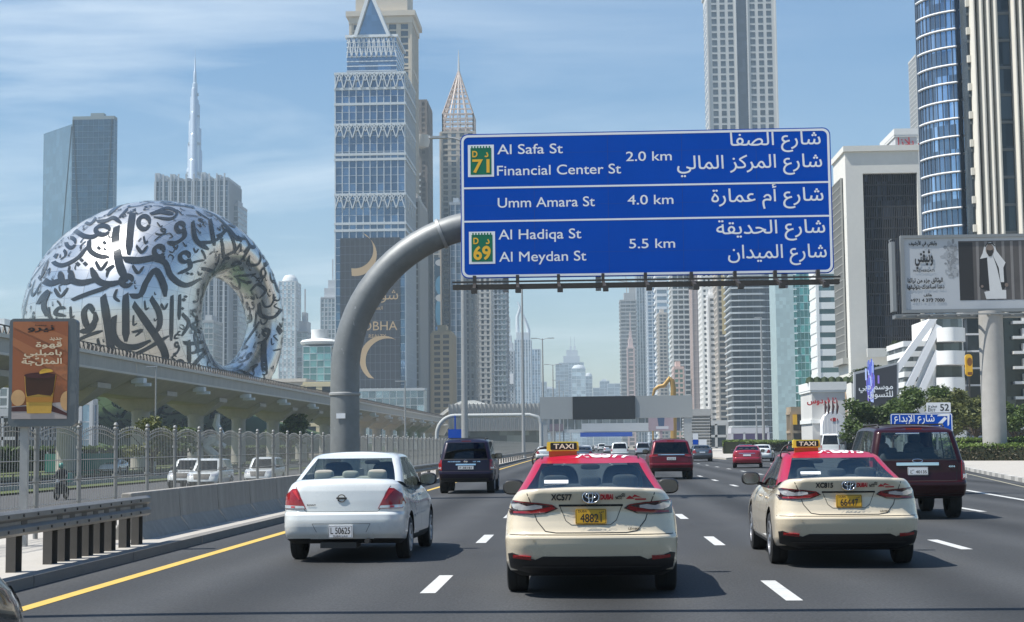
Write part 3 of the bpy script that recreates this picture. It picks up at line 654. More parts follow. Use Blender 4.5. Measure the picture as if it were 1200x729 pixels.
# --- right side, far to near
r, w, d, h = tower('unfinished_tower', 'unfinished concrete tower with cranes at its top', 727, 745, 352, 1700, 40, wall=(.28, .28, .27), glass=(.16, .16, .16), fh=4.2, cw=6, pier=(.8, .2), band=(1.6, .9), metal=0, rough=.8, top=None, group=grpR)
t = MB(); t.bx(-w*.25, w*.5, -d*.3, d*.3, h, h+9); t.bx(w*.1, w*.5, -d*.2, d*.2, h+9, h+16); t.build('core', wallm((.3, .3, .29)), r)
t = MB()
for x, s in ((-.05, 1), (.3, .8)):
    t.bar((w*x, 0, h), (w*x, 0, h+24*s), 1); t.bar((w*x-16*s, 0, h+25*s), (w*x+8*s, 0, h+21*s), .9); t.bar((w*x, 0, h+24*s), (w*x-1, 0, h+29*s), .8)
t.build('tower_crane', wallm((.35, .33, .3)), r)
tower('slim_tower', 'slim pinkish tower in front of the unfinished tower', 735.5, 743, 408, 1450, 20, wall=(.48, .38, .35), glass=(.25, .22, .22), fh=4, cw=4, pier=(1.6, .4), band=(1.1, .5), top='step', group=grpR)
tower('grey_tower', 'grey tower of thin vertical lines right of the unfinished tower', 744.5, 757, 255, 1750, 34, wall=(.40, .43, .44), glass='grey', pier=(.9, .8), band=(.3, .1), group=grpR)
tower('glass_tower', 'blue white tower with notched balconies beyond the golden arch', 757, 768, 262, 1650, 34, wall=(.5, .54, .57), glass='blue', fh=3.8, cw=4.5, pier=(1.4, .5), band=(.8, .9), group=grpR)
tower('balcony_tower', 'beige tower with serrated stacks of balconies above the message sign', 772, 781, 368, 1500, 30, wall=(.40, .36, .31), glass=(.12, .12, .12), fh=3.4, cw=3.6, pier=(1.2, .9), band=(1.2, 1.3), metal=.2, group=grpR)
tower('white_tower', 'white tower with broad pale storeys behind the serrated balcony tower', 768, 780, 270, 1560, 34, wall=(.62, .63, .63), glass='sky', fh=6.5, cw=9, pier=(.8, .3), band=(2.6, 1.4), group=grpR)
tower('balcony_tower', 'light grey tower with broad dark balconies and framed sides', 786, 806, 258, 1150, 30, wall=(.56, .57, .56), glass=(.09, .11, .12), fh=3.7, cw=4.6, pier=(.9, .7), band=(1.2, 1.3), group=grpR)
tower('shop_building', 'small pink building with green panels behind the message sign', 790, 801, 432, 1100, 24, wall=(.52, .40, .36), glass=(.1, .22, .17), fh=3.3, cw=3, pier=(1.2, .4), band=(1.2, .5), group=grpR, cat='building')
tower('blank_tower', 'narrow pinkish brown tower left of the white window-grid tower', 809, 818, 240, 1080, 30, wall=(.42, .34, .31), glass=(.4, .32, .29), metal=0, rough=.8, gvar=.05, pier=(.5, .12), band=(.4, .1), group=grpR)
tower('white_tower', 'white tower with small square windows under the sign', 822, 838, 300, 1000, 30, wall=(.64, .64, .62), glass=(.09, .1, .11), fh=3.5, cw=3.0, pier=(1.5, .5), band=(1.7, .6), group=grpR)
tower('white_tower', 'lower white stair tower in front of the square-windowed white tower', 830, 838.6, 348, 985, 14, wall=(.68, .68, .66), glass=(.12, .13, .14), fh=3.6, cw=3.5, pier=(2.2, .4), band=(1.9, .5), group=grpR)
r, w, d, h = tower('striped_tower', 'beige grey tower with a yellow upper strip beside the dark balcony tower', 840, 849, 300, 960, 30, wall=(.42, .38, .33), glass=(.13, .13, .13), fh=3.5, cw=3.2, pier=(1.2, .4), band=(1.2, .5), group=grpR)
t = MB(); z0_, z1_ = at(842, 392, 960).z, h-1; t.bx(w*.0, w*.46, -d/2-.8, -d/2-.3, z0_, z1_); t.build('yellow_strip', wallm((.58, .45, .2)), r)
# the tall punched-window tower: four wall piers with square windows and a dark central strip
a, b = at(828, -12, 1100), at(908, -12, 1100); Wd = b.x-a.x; h = a.z; D = 34
r = thing('window_grid_tower', 'tall pale concrete tower with square windows and a dark central strip above the sign', 'tower', ((a.x+b.x)/2, 1100+D/2, 0), 0, grpR)
b_ = MB(); b_.bx(-Wd/2, Wd/2, -D/2, D/2, 0, h); b_.build('wall', wallm((.46, .45, .42)), r)
b_ = MB(); b_.bx(-Wd*.085, Wd*.085, -D/2-.25, -D/2+.1, 0, h+.3); b_.build('central_strip', glassmat('strip_glass', (.05, .06, .075), (2, 2, 3.2), .3, .4), r)
b_ = MB()
for sx in (-.5, -.085, .085, .5): b_.bx(sx*Wd-.5, sx*Wd+.5, -D/2-.7, -D/2+.1, 0, h+1)
b_.build('corner_piers', wallm((.5, .49, .46)), r)
t = MB(); t.bx(-Wd/2-1, Wd/2+1, -D/2-1, D/2+1, h+.1, h+3); t.build('roof', wallm((.45, .44, .41)), r)
wm_ = glassmat('window_glass', (.07, .085, .095), (3.1, 3, 3.2), .5, .35)
fw = MB(); fw.bx(-.93, .93, -.04, .05, -.95, .95); pr = None; k = 0; fh_ = 5.15; nf = int(h/fh_); stuff = MB(); fr_ = MB()
xs = [s*Wd*(.135+.12*i)+s*Wd*.025 for s in (-1, 1) for i in range(3)]
wnd = MB(); wnd.bx(-1.75, 1.75, -.05, .1, -1.8, 1.8); fr_.bx(-2.05, 2.05, -.3, .02, -2.15, -1.85); 
for j in range(nf-1, 1, -1):
    for x in xs:
        if k < 96:
            if pr is None: pr = wnd.build('window', wm_, r); q = pr
            else: q = pr.copy(); COL.objects.link(q); q.parent = r
            q.location = (x, -D/2-.06, j*fh_-1); k += 1
        else: stuff.bx(x-1.75, x+1.75, -D/2-.11, -D/2+.04, j*fh_-2.8, j*fh_+.8)
tag(stuff.build('lower_windows', wm_, r), kind='stuff')
b_ = MB()
for j in range(1, nf):
    for i in range(5): y = -D/2+D*(i+.5)/5; b_.bx(-Wd/2-.1, -Wd/2+.1, y-1.6, y+1.6, j*fh_-2.8, j*fh_+.8)
tag(b_.build('side_windows', wm_, r), kind='stuff')
# dark tower with pale balcony rims
r, w, d, h = tower('dark_balcony_tower', 'dark tower ringed by thin pale curved balconies right of the yellow strip', 855, 905, 250, 900, 34, wall=(.5, .52, .52), glass=(.035, .045, .06), fh=3.6, cw=4, pier=(.35, .1), pcol=(.06, .07, .09), band=(.35, .3), metal=.45, group=grpR)
t = MB(); fl_ = round(h/3.6)
for j in range(1, fl_):
    z = h*j/fl_
    pts = [(-w/2+w*.02, -d/2-.3), (w*.28, -d/2-.3), (w*.22, -d/2-1.6), (-w*.3, -d/2-2.1), (-w/2-1.3, -d/2-1.2), (-w/2-1.5, d/2), (-w/2-.1, d/2)]
    t.plate(pts[::-1], (0, 0, z-.4), X_, Y_, .75 if j % 3 else .95)
t.build('balcony_rims', wallm((.44, .47, .48)), r)
t = MB(); t.bx(-w*.35, w*.3, -d/2-3, -d/2, 0, 7.5); t.build('entrance', wallm((.22, .2, .3)), r)
r, w, d, h = tower('glass_tower', 'teal glass tower with pale tiled left half right of the dark balcony tower', 907, 953, 250, 760, 24, wall=(.35, .5, .5), glass='green', fh=3.6, cw=1.9, pier=(.12, .06), band=(.3, .1), group=grpR, metal=.55, gvar=.6)
t = MB(); t.bx(-w/2-.35, -w*.06, -d/2-.4, d/2, 0, h+.5); t.build('pale_wing', glassmat('pale_tiles', (.43, .55, .55), (1.6, 1.6, 1.8), .12, .25, .3), r)
t = MB()
for j in range(2, int(h/3.6)): t.bx(w*(-.06+.004*(j % 3)), w*.02, -d/2-.9, -d/2-.2, j*3.6, j*3.6+.5)
t.build('balcony_nib', wallm((.6, .68, .67)), r)
r, w, d, h = tower('white_block', 'white office tower with ribbon windows left of the stone-framed building', 955, 990, 290, 540, 14, wall=(.62, .64, .63), glass=(.08, .14, .15), fh=4.05, cw=5, pier=(0, 0), band=(2.3, .4), group=grpR)
t = MB(); t.bx(-w/2-.2, -w*.42, -d/2-.6, d/2, 0, h+1); t.bx(w*.25, w/2+.1, -d/2-.62, d/2, 0, h+1); t.build('wall', wallm((.63, .65, .64)), r)
# ---------------------------------------------------------------- near buildings on the right
def fromcorner(px, py, Y): return at(px, py, Y)
Yb = 250; a, b = at(990, 178, Yb), at(1076, 176, Yb); Wd = b.x-a.x; h = a.z; D = 12
r = thing('framed_building', 'pale stone framed building with one huge dark louvred window behind the digital screen', 'building', ((a.x+b.x)/2, Yb+D/2, 0), 0, grpR)
zz = lambda py: at(1030, py, Yb).z
st = wallm((.60, .585, .535)); f = MB(); wx0 = -Wd/2+Wd*.235; wx1 = Wd/2-.3; zb, zt_ = zz(408), zz(203)
f.bx(-Wd/2, wx0, -D/2, D/2, 0, h); f.bx(wx0, Wd/2, -D/2, D/2, zt_, h-.01); f.bx(wx0, Wd/2, -D/2, D/2, 0, zb); f.bx(wx1, Wd/2, -D/2, D/2, zb, zt_)
f.bx(-Wd/2-.3, Wd/2+.3, -D/2-.35, D/2+.2, h, h+.9)
for z in (h*.33, h*.55, h*.78): f.bx(-Wd/2-.01, -Wd/2+.02, -D/2, D/2, z, z+.12)
f.plate([(wx0-.4, 0), (Wd/2+.2, 0), (Wd/2+.2, 1.4), (wx0-.4, 1.4)], (0, -D/2-1.2, zb-1.5), X_, Z_, .5)
f.build('wall', st, r)
g = MB(); g.bx(wx0, wx1, -D/2+1.2, D/2-1, zb, zt_)
g.build('window', glassmat('louvre_glass', (.075, .09, .115), (.42, 3, 3.1), 2.4, .6, .1, off=(.1, .1, 0)), r)  # strong pane-to-pane contrast paints vertical reflection streaks into the glass colour
p, q = MB(), MB(); n = 30
for i in range(n): x = wx0+(wx1-wx0)*(i+.5)/n; p.bx(x-.05, x+.05, -D/2+.8, -D/2+1.1, zb, zt_)
for j in range(1, 16): z = zb+(zt_-zb)*j/16; q.bx(wx0, wx1, -D/2+.85, -D/2+1.15, z-.1, z+.1)
p.build('louvres', wallm((.05, .05, .055)), r); q.build('transoms', wallm((.05, .05, .05)), r)
g = MB(); g.bx(-Wd/2-.25, -Wd/2+.1, -D/2+2.6, D/2-.6, zz(418), zz(205)); g.build('side_window', glassmat('side_glass', (.06, .07, .08), (1, 1.2, 2), .5, .4), r)
p = MB(); 
for i in range(8): y = -D/2+2.6+(D-3.2)*i/7; p.bx(-Wd/2-.45, -Wd/2-.2, y-.08, y+.08, zz(418), zz(205))
for j in range(24): z = zz(418)+(zz(205)-zz(418))*j/23; p.bx(-Wd/2-.4, -Wd/2-.2, -D/2+2.6, D/2-.6, z-.06, z+.06)
p.bx(-Wd/2-.9, -Wd/2, -D/2+2.2, D/2, zz(425), zz(418)); p.build('side_screen', wallm((.3, .3, .28)), r)
p = MB(); p.bx(-Wd/2-.06, -Wd/2+.1, -1.6, 3, .2, 7); p.plate(ellipse(0, 0, 2.3, 3.2, 16, 0, math.pi), (-Wd/2-.06, .7, 7), -Y_, Z_, .1); p.build('arch_opening', wallm((.28, .2, .13)), r)
tower('roof_annex', 'white rooftop annex with a red sign above the stone framed building', 1049, 1074, 158, 300, 14, wall=(.6, .6, .58), glass=(.4, .4, .4), metal=0, rough=.7, pier=(0, 0), band=(.8, .2), fh=9, top='plain', group=grpR, cat='building')
t = MB(); q = at(1053, 170, 299); put_text(t, ar('كراون بلازا'), (q.x, 299.5, q.z), X_, Z_, 2.2, align='l'); tag(t.build('roof_sign', M['redprint']), 'small red Arabic roof sign on the white rooftop annex', 'sign')
tower('grid_tower', 'grey tower face covered in a fine square grid behind the blue glass tower', 1073, 1086, 66, 900, 20, wall=(.47, .46, .43), glass=(.2, .21, .22), fh=2.7, cw=1.5, pier=(.35, .1), band=(.4, .15), top='plain', group=grpR)
# blue glass tower with a rounded corner
Yb = 222; D = 7.2; a, b = at(1075, 20, Yb+D*.8), at(1136, 20, Yb); Wd = b.x-a.x; h = at(1100, -40, Yb).z; rad = 6.9
r = thing('blue_glass_tower', 'blue reflective glass tower with rounded corner and white floor lines beside the ribbed tower', 'tower', (a.x, Yb, 0), 0, grpR)
def outl(o):
    P = [(D*.0-o*0+Wd, -o)]
    P += [(rad+(rad+o)*math.cos(R_(t)), rad+(rad+o)*math.sin(R_(t))) for t in np.linspace(270, 180, 14)]
    return P+[(-o, D), (Wd, D)]
g = MB(); g.plate(outl(0)[::-1], (0, 0, 0), X_, Y_, h); gb = g.build('glazing', glassmat('blue_tower_glass', (.23, .31, .41), (1.4, 1.4, 3.6), .7, .85, .04, .35, off=(.3, .3, 0)), r, smooth=30)  # uneven pane tints imitate mottled dark reflections in the glass colour
t = MB(); u_ = MB(); fl_ = 6.75*222/1825
for py in range(-30, 300, 21):
    z = at(1100, py, Yb).z; P = [p_ for p_ in outl(.12)[1:15]]
    t.tube([(x, y, z) for x, y in P[2:-1]], .17, 6)
for j in range(1, int(h/3.6)):
    pass
for x, y in outl(.04)[1:15]: u_.bx(x-.06, x+.06, y-.06, y+.06, 0, h)
t.build('floor_lines', wallm((.7, .72, .72)), r); u_.build('mullions', wallm((.1, .14, .2)), r)
t = MB(); t.bx(Wd*.66, Wd*.73, -.6, .2, 0, h); t.bx(Wd*.83, Wd*.97, -.9, .2, 0, h); t.build('dark_strips', glassmat('dark_strip', (.03, .045, .07), (1, 1, 3.6), .4, .6), r)
# ribbed tower
Yb = 196; a, b = at(1133, 20, Yb), at(1290, 20, Yb); Wd = b.x-a.x; h = at(1160, -60, Yb).z; D = 3.5
r = thing('ribbed_stone_tower', 'cream tower with tall vertical stone ribs and dark glass at the right edge', 'tower', (a.x, Yb, 0), 0, grpR)
zlo = at(1160, 372, Yb).z
g = MB(); g.bx(0, Wd, .3, D, 0, h); g.build('glazing', glassmat('rib_glass', (.045, .055, .06), (1.1, 1.1, 3.5), .6, .4, .1), r)
t = MB(); pxm = Yb/1825
def rib(px, wpx, dp=.9):
    x = (px-1133)*pxm; n = 8; P = [(x, 0)]+[(x+wpx*pxm*(.5-.5*math.cos(math.pi*i/n)), -dp*math.sin(math.pi*i/n)) for i in range(n+1)]
    P = [(x, .35)]+P[1:]+[(x+wpx*pxm, .35)]; t.plate(P[::-1] if False else P, (0, 0, zlo), X_, Y_, h-zlo)
for px, wd in ((1136, 6), (1144.5, 7), (1153, 6.5), (1161, 7), (1183, 6), (1191, 6), (1199, 7), (1213, 6), (1221, 7), (1229, 6), (1250, 7), (1260, 7)): rib(px, wd)
for j in range(0, 40): z = zlo+j*3.6; t.bx(-.12, .3, -.1, .3, z, z+.9)
t.build('stone_ribs', wallm((.56, .53, .46)), r, smooth=40)
t = MB()
for j in range(int((h-zlo)/3.5)): z = zlo+j*3.5; t.bx(.02, Wd, .18, .34, z, z+.35)
t.build('spandrels', wallm((.1, .11, .11)), r)
t = MB()
for j in range(9):
    z = 1+zlo*j/9
    for k in range(6): x = .5+k*3.6; t.bx(x, x+1.5, -.7, .35, z, z+.35); t.bx(x+1.2, x+1.5, -.5, .3, z, z+1.3)
t.build('ledges', wallm((.55, .55, .53)), r)
# white building with a diagonal stair and balconies
Yb = 186; a = at(1060, 480, Yb); sc = Yb/1825
P = lambda px, py: at(px, py, Yb)
r = thing('white_building', 'white building with diagonal stair beams and rounded balcony bays behind the trees', 'building', (at(1065, 500, Yb).x, Yb, 0), 0, grpR)
def q2(px, py): v = P(px, py); return (v.x-r.location.x, v.z)
w_ = wallm((.66, .66, .64)); m_ = MB()
m_.plate([q2(1060, 482), q2(1096, 482), q2(1096, 395), q2(1092, 388)], (0, .8, 0), X_, Z_, -.8) if False else None
m_.plate([q2(1056, 500), q2(1096, 500), q2(1096, 392)], (0, .6, 0), X_, Z_, .6)
m_.bx(*[q2(1094, 400)[0], q2(1131, 400)[0]], .9, 12, 0, q2(1100, 372)[1]); m_.build('wall', w_, r)
m_ = MB()
for (x0, y0), (x1, y1) in (((1050, 482), (1099, 382)), ((1048, 436), (1094, 372)), ((1060, 500), (1099, 412))):
    A, B = q2(x0, y0), q2(x1, y1); m_ = MB(); m_.bar((A[0], -.3, A[1]), (B[0], -.3, B[1]), .8, .75); m_.build('stair_beam', wallm((.7, .7, .68)), r)
m_ = MB(); gl = MB(); bgm_ = glassmat('balcony_glass', (.1, .12, .13), (.9, 1, 3), .6, .3)
for py in (385, 412, 443, 474):
    x0, z1 = q2(1096, py); x1 = q2(1130, py)[0]; z0 = q2(1100, py+16)[1]
    n = 8; pts = [(x0, 0)]+[(x0+(x1-x0)*i/n, -2.0*math.sin(math.pi*(.15+.8*i/n))) for i in range(n+1)]+[(x1, .95), (x0, .95)]
    m_.plate(pts[1:], (0, 0, z0), X_, Y_, z1-z0)
    gl.bx(x0+.3, x1-.1, .6, .85, z1+.15, z1+1.4); m_.build('balcony', w_, r, smooth=40); gl.build('window', bgm_, r); m_ = MB(); gl = MB()
m_ = MB(); m_.bx(q2(1050, 0)[0], q2(1094, 0)[0], 2, 12, 0, q2(1070, 400)[1]); m_.build('glazing', glassmat('stair_glass', (.2, .22, .22), (1.2, 1, 1.5), .6, .3), r)
m_ = MB()
for k in range(8): z = q2(1070, 402+12*k)[1]; m_.bx(q2(1050, 0)[0]-.1, q2(1094, 0)[0], 1.6, 12, z-.3, z+.35)
m_.build('floor_bands', w_, r)
tower('dark_tower', 'dark glass block with thin white ledges between the white balconies and the billboard post', 1131, 1150, 372, 192, 3, wall=(.5, .5, .5), glass=(.03, .035, .045), fh=2.2, cw=2.4, pier=(.08, .05), pcol=(.08, .09, .1), band=(.22, .3), top='plain', group=grpR, cat='building')
# yellow shell-like lamp sign
t = thing('totem_sign', 'tall narrow yellow and brown banner sign in front of the dark glass block', 'sign', (at(1136, 440, 150).x, 150, 0))
m_ = MB(); z0, z1 = at(1136, 441, 150).z, at(1136, 415, 150).z; m_.plate(rrect(-.33, .33, z0, z1, .3), (0, 0, 0), X_, Z_, -.25); m_.build('panel', M['signyellow'], t)
m_ = MB(); m_.plate(ellipse(0, z1-.75, .24, .4), (0, -.28, 0), X_, Z_, .02); m_.plate(rrect(-.22, .22, z0+.1, z0+.4, .08), (0, -.28, 0), X_, Z_, .02); m_.build('emblem', mat('sign_brown', (.25, .1, .02), .5), t)
m_ = MB(); m_.tube([(0, .1, 0), (0, .1, z0+.4)], .09); m_.build('post', M['darksteel'], t)
# white arched building with red script and the shop row
r, w, d, h = tower('arched_building', 'low white building with red script sign and barrel-arched porch behind the white van', 951, 990, 457, 236, 12, wall=(.68, .67, .64), glass=(.6, .59, .56), metal=0, rough=.8, gvar=.05, pier=(0, 0), band=(.6, .2), fh=4.5, top='plain', group=grpR, cat='building')
m_ = MB(); n = 14
for i in range(n):
    a0, a1 = math.pi*i/n, math.pi*(i+1)/n; m_.obox((0, 0, 0), (0, 0, 0), (0, 0, 0), (0, 0, 0)) if False else None
m_.plate(ellipse(0, 0, w*.34, 2.2, 18, 0, math.pi), (w*.06, -d/2-.05, 4.0), X_, Z_, 2.8); m_.bx(w*.06-w*.34, w*.06+w*.34, -d/2-2.85, -d/2-.05, 2.6, 4.0); m_.build('porch', wallm((.72, .72, .7)), r, smooth=30)
m_ = MB(); m_.bx(w*.06-w*.3, w*.06+w*.3, -d/2-2.7, -d/2-.1, 0, 2.6); m_.build('shopfront', glassmat('shop_glass', (.25, .2, .2), (1.1, 1.1, 2.6), .9, .1, .3), r)
m_ = MB(); put_text(m_, ar('ذا فردوس'), (-w*.20, -d/2-.47, h-2.0), X_, Z_, 1.15, align='c', bold=.04); m_.plate(ellipse(w*.06, 4.9, .55, .28), (0, -d/2-2.88, 0), X_, Z_, .03); m_.build('script_sign', M['redprint'], r)
m_ = MB()
for i in range(9): x = -w*.5+i*1.1; m_.lathe([(0, h+.9), (.7, h+1.2), (.5, h+1.9), (0, h+2.1)], 8, (x, -d/2+1.5, 0))
m_.build('roof_plants', leafmat('planter_leaf', (.03, .05, .015), (.06, .09, .03)), r)
r, w, d, h = tower('shop_row', 'tan and gold shop front row left of the white arched building', 928, 955, 484, 300, 6, wall=(.28, .22, .15), glass=(.12, .1, .08), metal=.2, fh=3.2, cw=2.2, pier=(.35, .3), band=(.5, .4), top='plain', group=grpR, cat='building')
m_ = MB(); m_.bx(w*.05, w*.09, -d/2-.9, -d/2-.4, 1, 6.5); m_.bx(-w*.48, -w*.3, -d/2-.7, -d/2-.4, h-2.2, h-.3); m_.build('gold_sign', M['signyellow'], r)
tower('pavilion', 'white kiosk building with purple frontage below the dark balcony tower', 858, 900, 507, 380, 8, wall=(.4, .4, .42), glass=(.16, .12, .22), metal=.2, fh=3, cw=3, pier=(.5, .3), band=(.4, .3), top='plain', group=grpR, cat='building')
tower('podium_block', 'grey podium block below the beige striped tower', 826, 852, 497, 500, 12, wall=(.45, .44, .42), glass='dark', fh=4, cw=4, pier=(.8, .3), band=(.8, .3), top='plain', group=grpR, cat='building')
r, w, d, h = tower('louvred_block', 'grey block clad in horizontal louvres right of the message sign post', 806, 832, 487, 290, 14, wall=(.34, .34, .33), glass=(.27, .27, .26), metal=.1, rough=.6, fh=.55, cw=30, pier=(.2, .1), band=(.22, .2), top='plain', group=grpR, cat='building')

# ---------------------------------------------------------------- ring building with script windows
RP = (-113.633, 410.903, 35.052, .568, 34.413, 32.527, 17.51, 1.075, 8.562, 12.368, 22.893, -.589, 1.0)
def ring_pt(f, s):
    X0, Y0, Z0, yaw, A1, B1, cx, cz, A2, B2, dep, dk, n = RP
    ox, oz = A1*math.cos(f), B1*math.sin(f); ix, iz = cx+A2*math.cos(f), cz+B2*math.sin(f)
    k = math.cos(s); px_, pz = (ox+ix)/2+(ox-ix)/2*k, (oz+iz)/2+(oz-iz)/2*k
    dd = dep*(1+dk*math.cos(f))*math.sin(s)
    return Vector((px_*math.cos(yaw)-dd*math.sin(yaw), px_*math.sin(yaw)+dd*math.cos(yaw), pz))
ring = thing('ring_building', 'silver ring-shaped building covered in dark Arabic script windows', 'building', (RP[0], RP[1], 0))
NF, NS = 200, 96; b_ = MB()
b_.v = [tuple(ring_pt(2*math.pi*i/NF, 2*math.pi*j/NS)+Vector((0, 0, RP[2]))) for i in range(NF) for j in range(NS)]
b_.f = [(i*NS+j, i*NS+(j+1) % NS, ((i+1) % NF)*NS+(j+1) % NS, ((i+1) % NF)*NS+j) for i in range(NF) for j in range(NS)]; b_.m = [0]*len(b_.f)
bvh = BVHTree.FromPolygons([Vector(v) for v in b_.v], b_.f)
rs = mat('brushed_steel', (.74, .73, .71), .3, .88, var=.07, scale=.05)
t = rs.node_tree; uvn = t.nodes.new('ShaderNodeUVMap'); sx = t.nodes.new('ShaderNodeSeparateXYZ'); t.links.new(uvn.outputs[0], sx.inputs[0])
def seam(o): return nm('LESS_THAN', nm('FRACT', o, None, None, t), .045, None, t)
sm = nm('MAXIMUM', seam(nm('MULTIPLY', sx.outputs[0], 52, None, t)), seam(nm('MULTIPLY', sx.outputs[1], 30, None, t)), None, t)
B_ = t.nodes['Principled BSDF']; old = B_.inputs['Base Color'].links[0].from_socket; mxr = t.nodes.new('ShaderNodeMixRGB'); t.links.new(nm('MULTIPLY', sm, .4, None, t), mxr.inputs[0]); t.links.new(old, mxr.inputs[1]); mxr.inputs[2].default_value = (.12, .12, .13, 1); t.links.new(mxr.outputs[0], B_.inputs['Base Color'])
cells = t.nodes.new('ShaderNodeTexWhiteNoise'); fv = t.nodes.new('ShaderNodeVectorMath'); fv.operation = 'FLOOR'; mv = t.nodes.new('ShaderNodeVectorMath'); mv.operation = 'MULTIPLY'; mv.inputs[1].default_value = (52, 30, 1)
t.links.new(uvn.outputs[0], mv.inputs[0]); t.links.new(mv.outputs[0], fv.inputs[0]); t.links.new(fv.outputs[0], cells.inputs[0])
for l_ in list(B_.inputs['Roughness'].links): t.links.remove(l_)
t.links.new(nm('MULTIPLY_ADD', cells.outputs['Value'], .10, .25, t), B_.inputs['Roughness'])
shell = b_.build('shell', rs, ring, smooth=60)
uv = shell.data.uv_layers.new(name='UVMap')
U = []
for i in range(NF):
    for j in range(NS): U += [i/NF, j/NS, i/NF, (j+1)/NS, (i+1)/NF, (j+1)/NS, (i+1)/NF, j/NS]
uv.data.foreach_set('uv', U)
wd_ = MB(); placed = []
O = Vector((0, 0, CAMH))-ring.location
def smooth_path(P, k=6):
    P = [Vector(p) for p in P]
    if len(P) < 3: return [P[0].lerp(P[1], i/k) for i in range(k+1)]
    Q = [P[0]*2-P[1]]+P+[P[-1]*2-P[-2]]; out = []
    for a, b, c, d in zip(Q, Q[1:], Q[2:], Q[3:]):
        for i in range(k):
            t = i/k; out.append(.5*((2*b)+(c-a)*t+(2*a-5*b+4*c-d)*t*t+(3*b-a-3*c+d)*t**3))
    return out+[P[-1]]
def stroke(P, w):
    """broad-nib pen stroke as one outline: swells in the middle, cut on the slant at its ends"""
    w *= 1.3; S = smooth_path(P); n = len(S); nib = Vector((.80, -.60)); Lf = []; Rt = []
    for i, p in enumerate(S):
        t = (S[min(i+1, n-1)]-S[max(i-1, 0)]).normalized(); nn = Vector((-t.y, t.x)); f = i/(n-1)
        ww = w*.5*(.62+.38*abs(nn.dot(nib)))*(.35+.65*min(1, 6*(1-f)+.1))*(.75+.25*min(1, 5*f))
        sl = t*(ww*.6) if i == 0 else Vector((0, 0)); Lf.append(p+nn*ww+sl); Rt.append(p-nn*ww-sl)
    return [tuple(q) for q in Lf+Rt[::-1]]
def diamond(x, y, r): return [(x-r, y), (x, y-r*.9), (x+r, y), (x, y+r*.9)]
def loop_(x, y, a, b): return [(x+a*math.cos(q), y+b*math.sin(q)) for q in np.linspace(.4, 6.5, 9)]
def union(loops, grid):
    """subdivided outline loops, all turned the same way, filled together"""
    out = []; inner = []
    for q in loops:
        ar_ = sum(q[i-1][0]*q[i][1]-q[i][0]*q[i-1][1] for i in range(len(q))); q = q if ar_ > 0 else q[::-1]; r_ = []
        for a, b in zip(q, q[1:]+q[:1]):
            a, b = Vector(a), Vector(b); k = max(1, int((b-a).length/grid)); r_ += [tuple(a.lerp(b, i/k)) for i in range(k)]
        out.append(r_)
    return fill(out)
A = lambda L_: [(30+x/4.556, 225+y/4.556) for x, y in L_]
B = lambda L_: [(180+x/3.036, 225+y/3.036) for x, y in L_]
Cc = lambda L_: [(30+x/5.4545, 340+y/5.4545) for x, y in L_]
G1 = [(A([(487, 185), (480, 260), (490, 330), (505, 400), (540, 480)]), 8), (A(loop_(540, 475, 30, 26)), 5.5), (A([(505, 482), (440, 492), (385, 472), (352, 405)]), 6.5), (A([(372, 470), (300, 485), (250, 470), (246, 420)]), 6.5), (A([(255, 472), (200, 480), (186, 425)]), 6), (A([(195, 470), (130, 488), (72, 452)]), 6.5), (A([(375, 372), (402, 412), (440, 368)]), 3.4)]
G2 = [(A([(575, 95), (560, 200), (549, 335)]), 7)]
G3 = [(A([(248, 578), (330, 545), (448, 506)]), 5)]
G4 = [(A([(155, 518), (187, 558), (228, 512)]), 3.2)]
G5 = [(A([(65, 600), (95, 555), (120, 535), (98, 600), (112, 665)]), 5)]
G6 = [(A([(212, 618), (175, 622), (162, 650), (215, 662)]), 4)]
G7 = [(A([(365, 640), (340, 608), (312, 645), (330, 715), (372, 690), (370, 640)]), 5.5), (A([(372, 680), (350, 735), (290, 745)]), 6)]
G8 = [(A([(205, 190), (260, 205), (310, 235), (360, 240), (405, 215)]), 4.6), (A(loop_(412, 205, 36, 24)), 4.6), (A([(380, 160), (430, 155), (470, 140), (512, 168)]), 4)]
G9 = [(A(loop_(243, 272, 24, 26)), 3.8), (A([(170, 330), (150, 372), (200, 392), (280, 352), (332, 290)]), 4.4), (A([(340, 258), (345, 312), (392, 342), (448, 346)]), 4.6)]
G10 = [(A([(520, 358), (600, 366), (690, 352), (745, 350)]), 7), (A(loop_(712, 318, 26, 28)), 5), (A([(590, 288), (620, 322), (652, 288)]), 3.2)]
G11 = [(A([(558, 556), (612, 550), (645, 480), (692, 420), (735, 495), (745, 560)]), 6.6), (A([(570, 393), (600, 432), (632, 398)]), 3.2)]
G12 = [(A(loop_(632, 165, 30, 34)), 4.6), (A([(665, 120), (720, 108), (790, 118)]), 4)]
G13 = [(Cc([(495, 35), (530, 250), (562, 490)]), 7.6)]
G14 = [(Cc([(640, 25), (641, 330)]), 7.4), (Cc([(568, 165), (560, 280), (610, 352), (700, 364), (800, 322)]), 6.8), (Cc([(680, 270), (742, 258), (700, 296)]), 3.2)]
G15 = [(Cc([(688, 88), (760, 190), (845, 315), (888, 400), (890, 480), (866, 545)]), 7), (Cc([(800, 48), (850, 140), (856, 220), (828, 275)]), 5.6)]
G16 = [(Cc([(660, 432), (780, 372), (915, 292)]), 4.8), (Cc([(652, 388), (662, 505)]), 6.8), (Cc([(655, 452), (700, 478), (768, 488)]), 5)]
G17 = [(Cc([(320, 328), (400, 290), (492, 260)]), 4.4)]
G18 = [(Cc([(935, 35), (930, 325)]), 3.6), (Cc([(985, 28), (980, 190)]), 3)]
G19 = [(Cc([(390, 350), (450, 390), (482, 440), (425, 472)]), 5), (Cc([(368, 400), (402, 445)]), 3)]
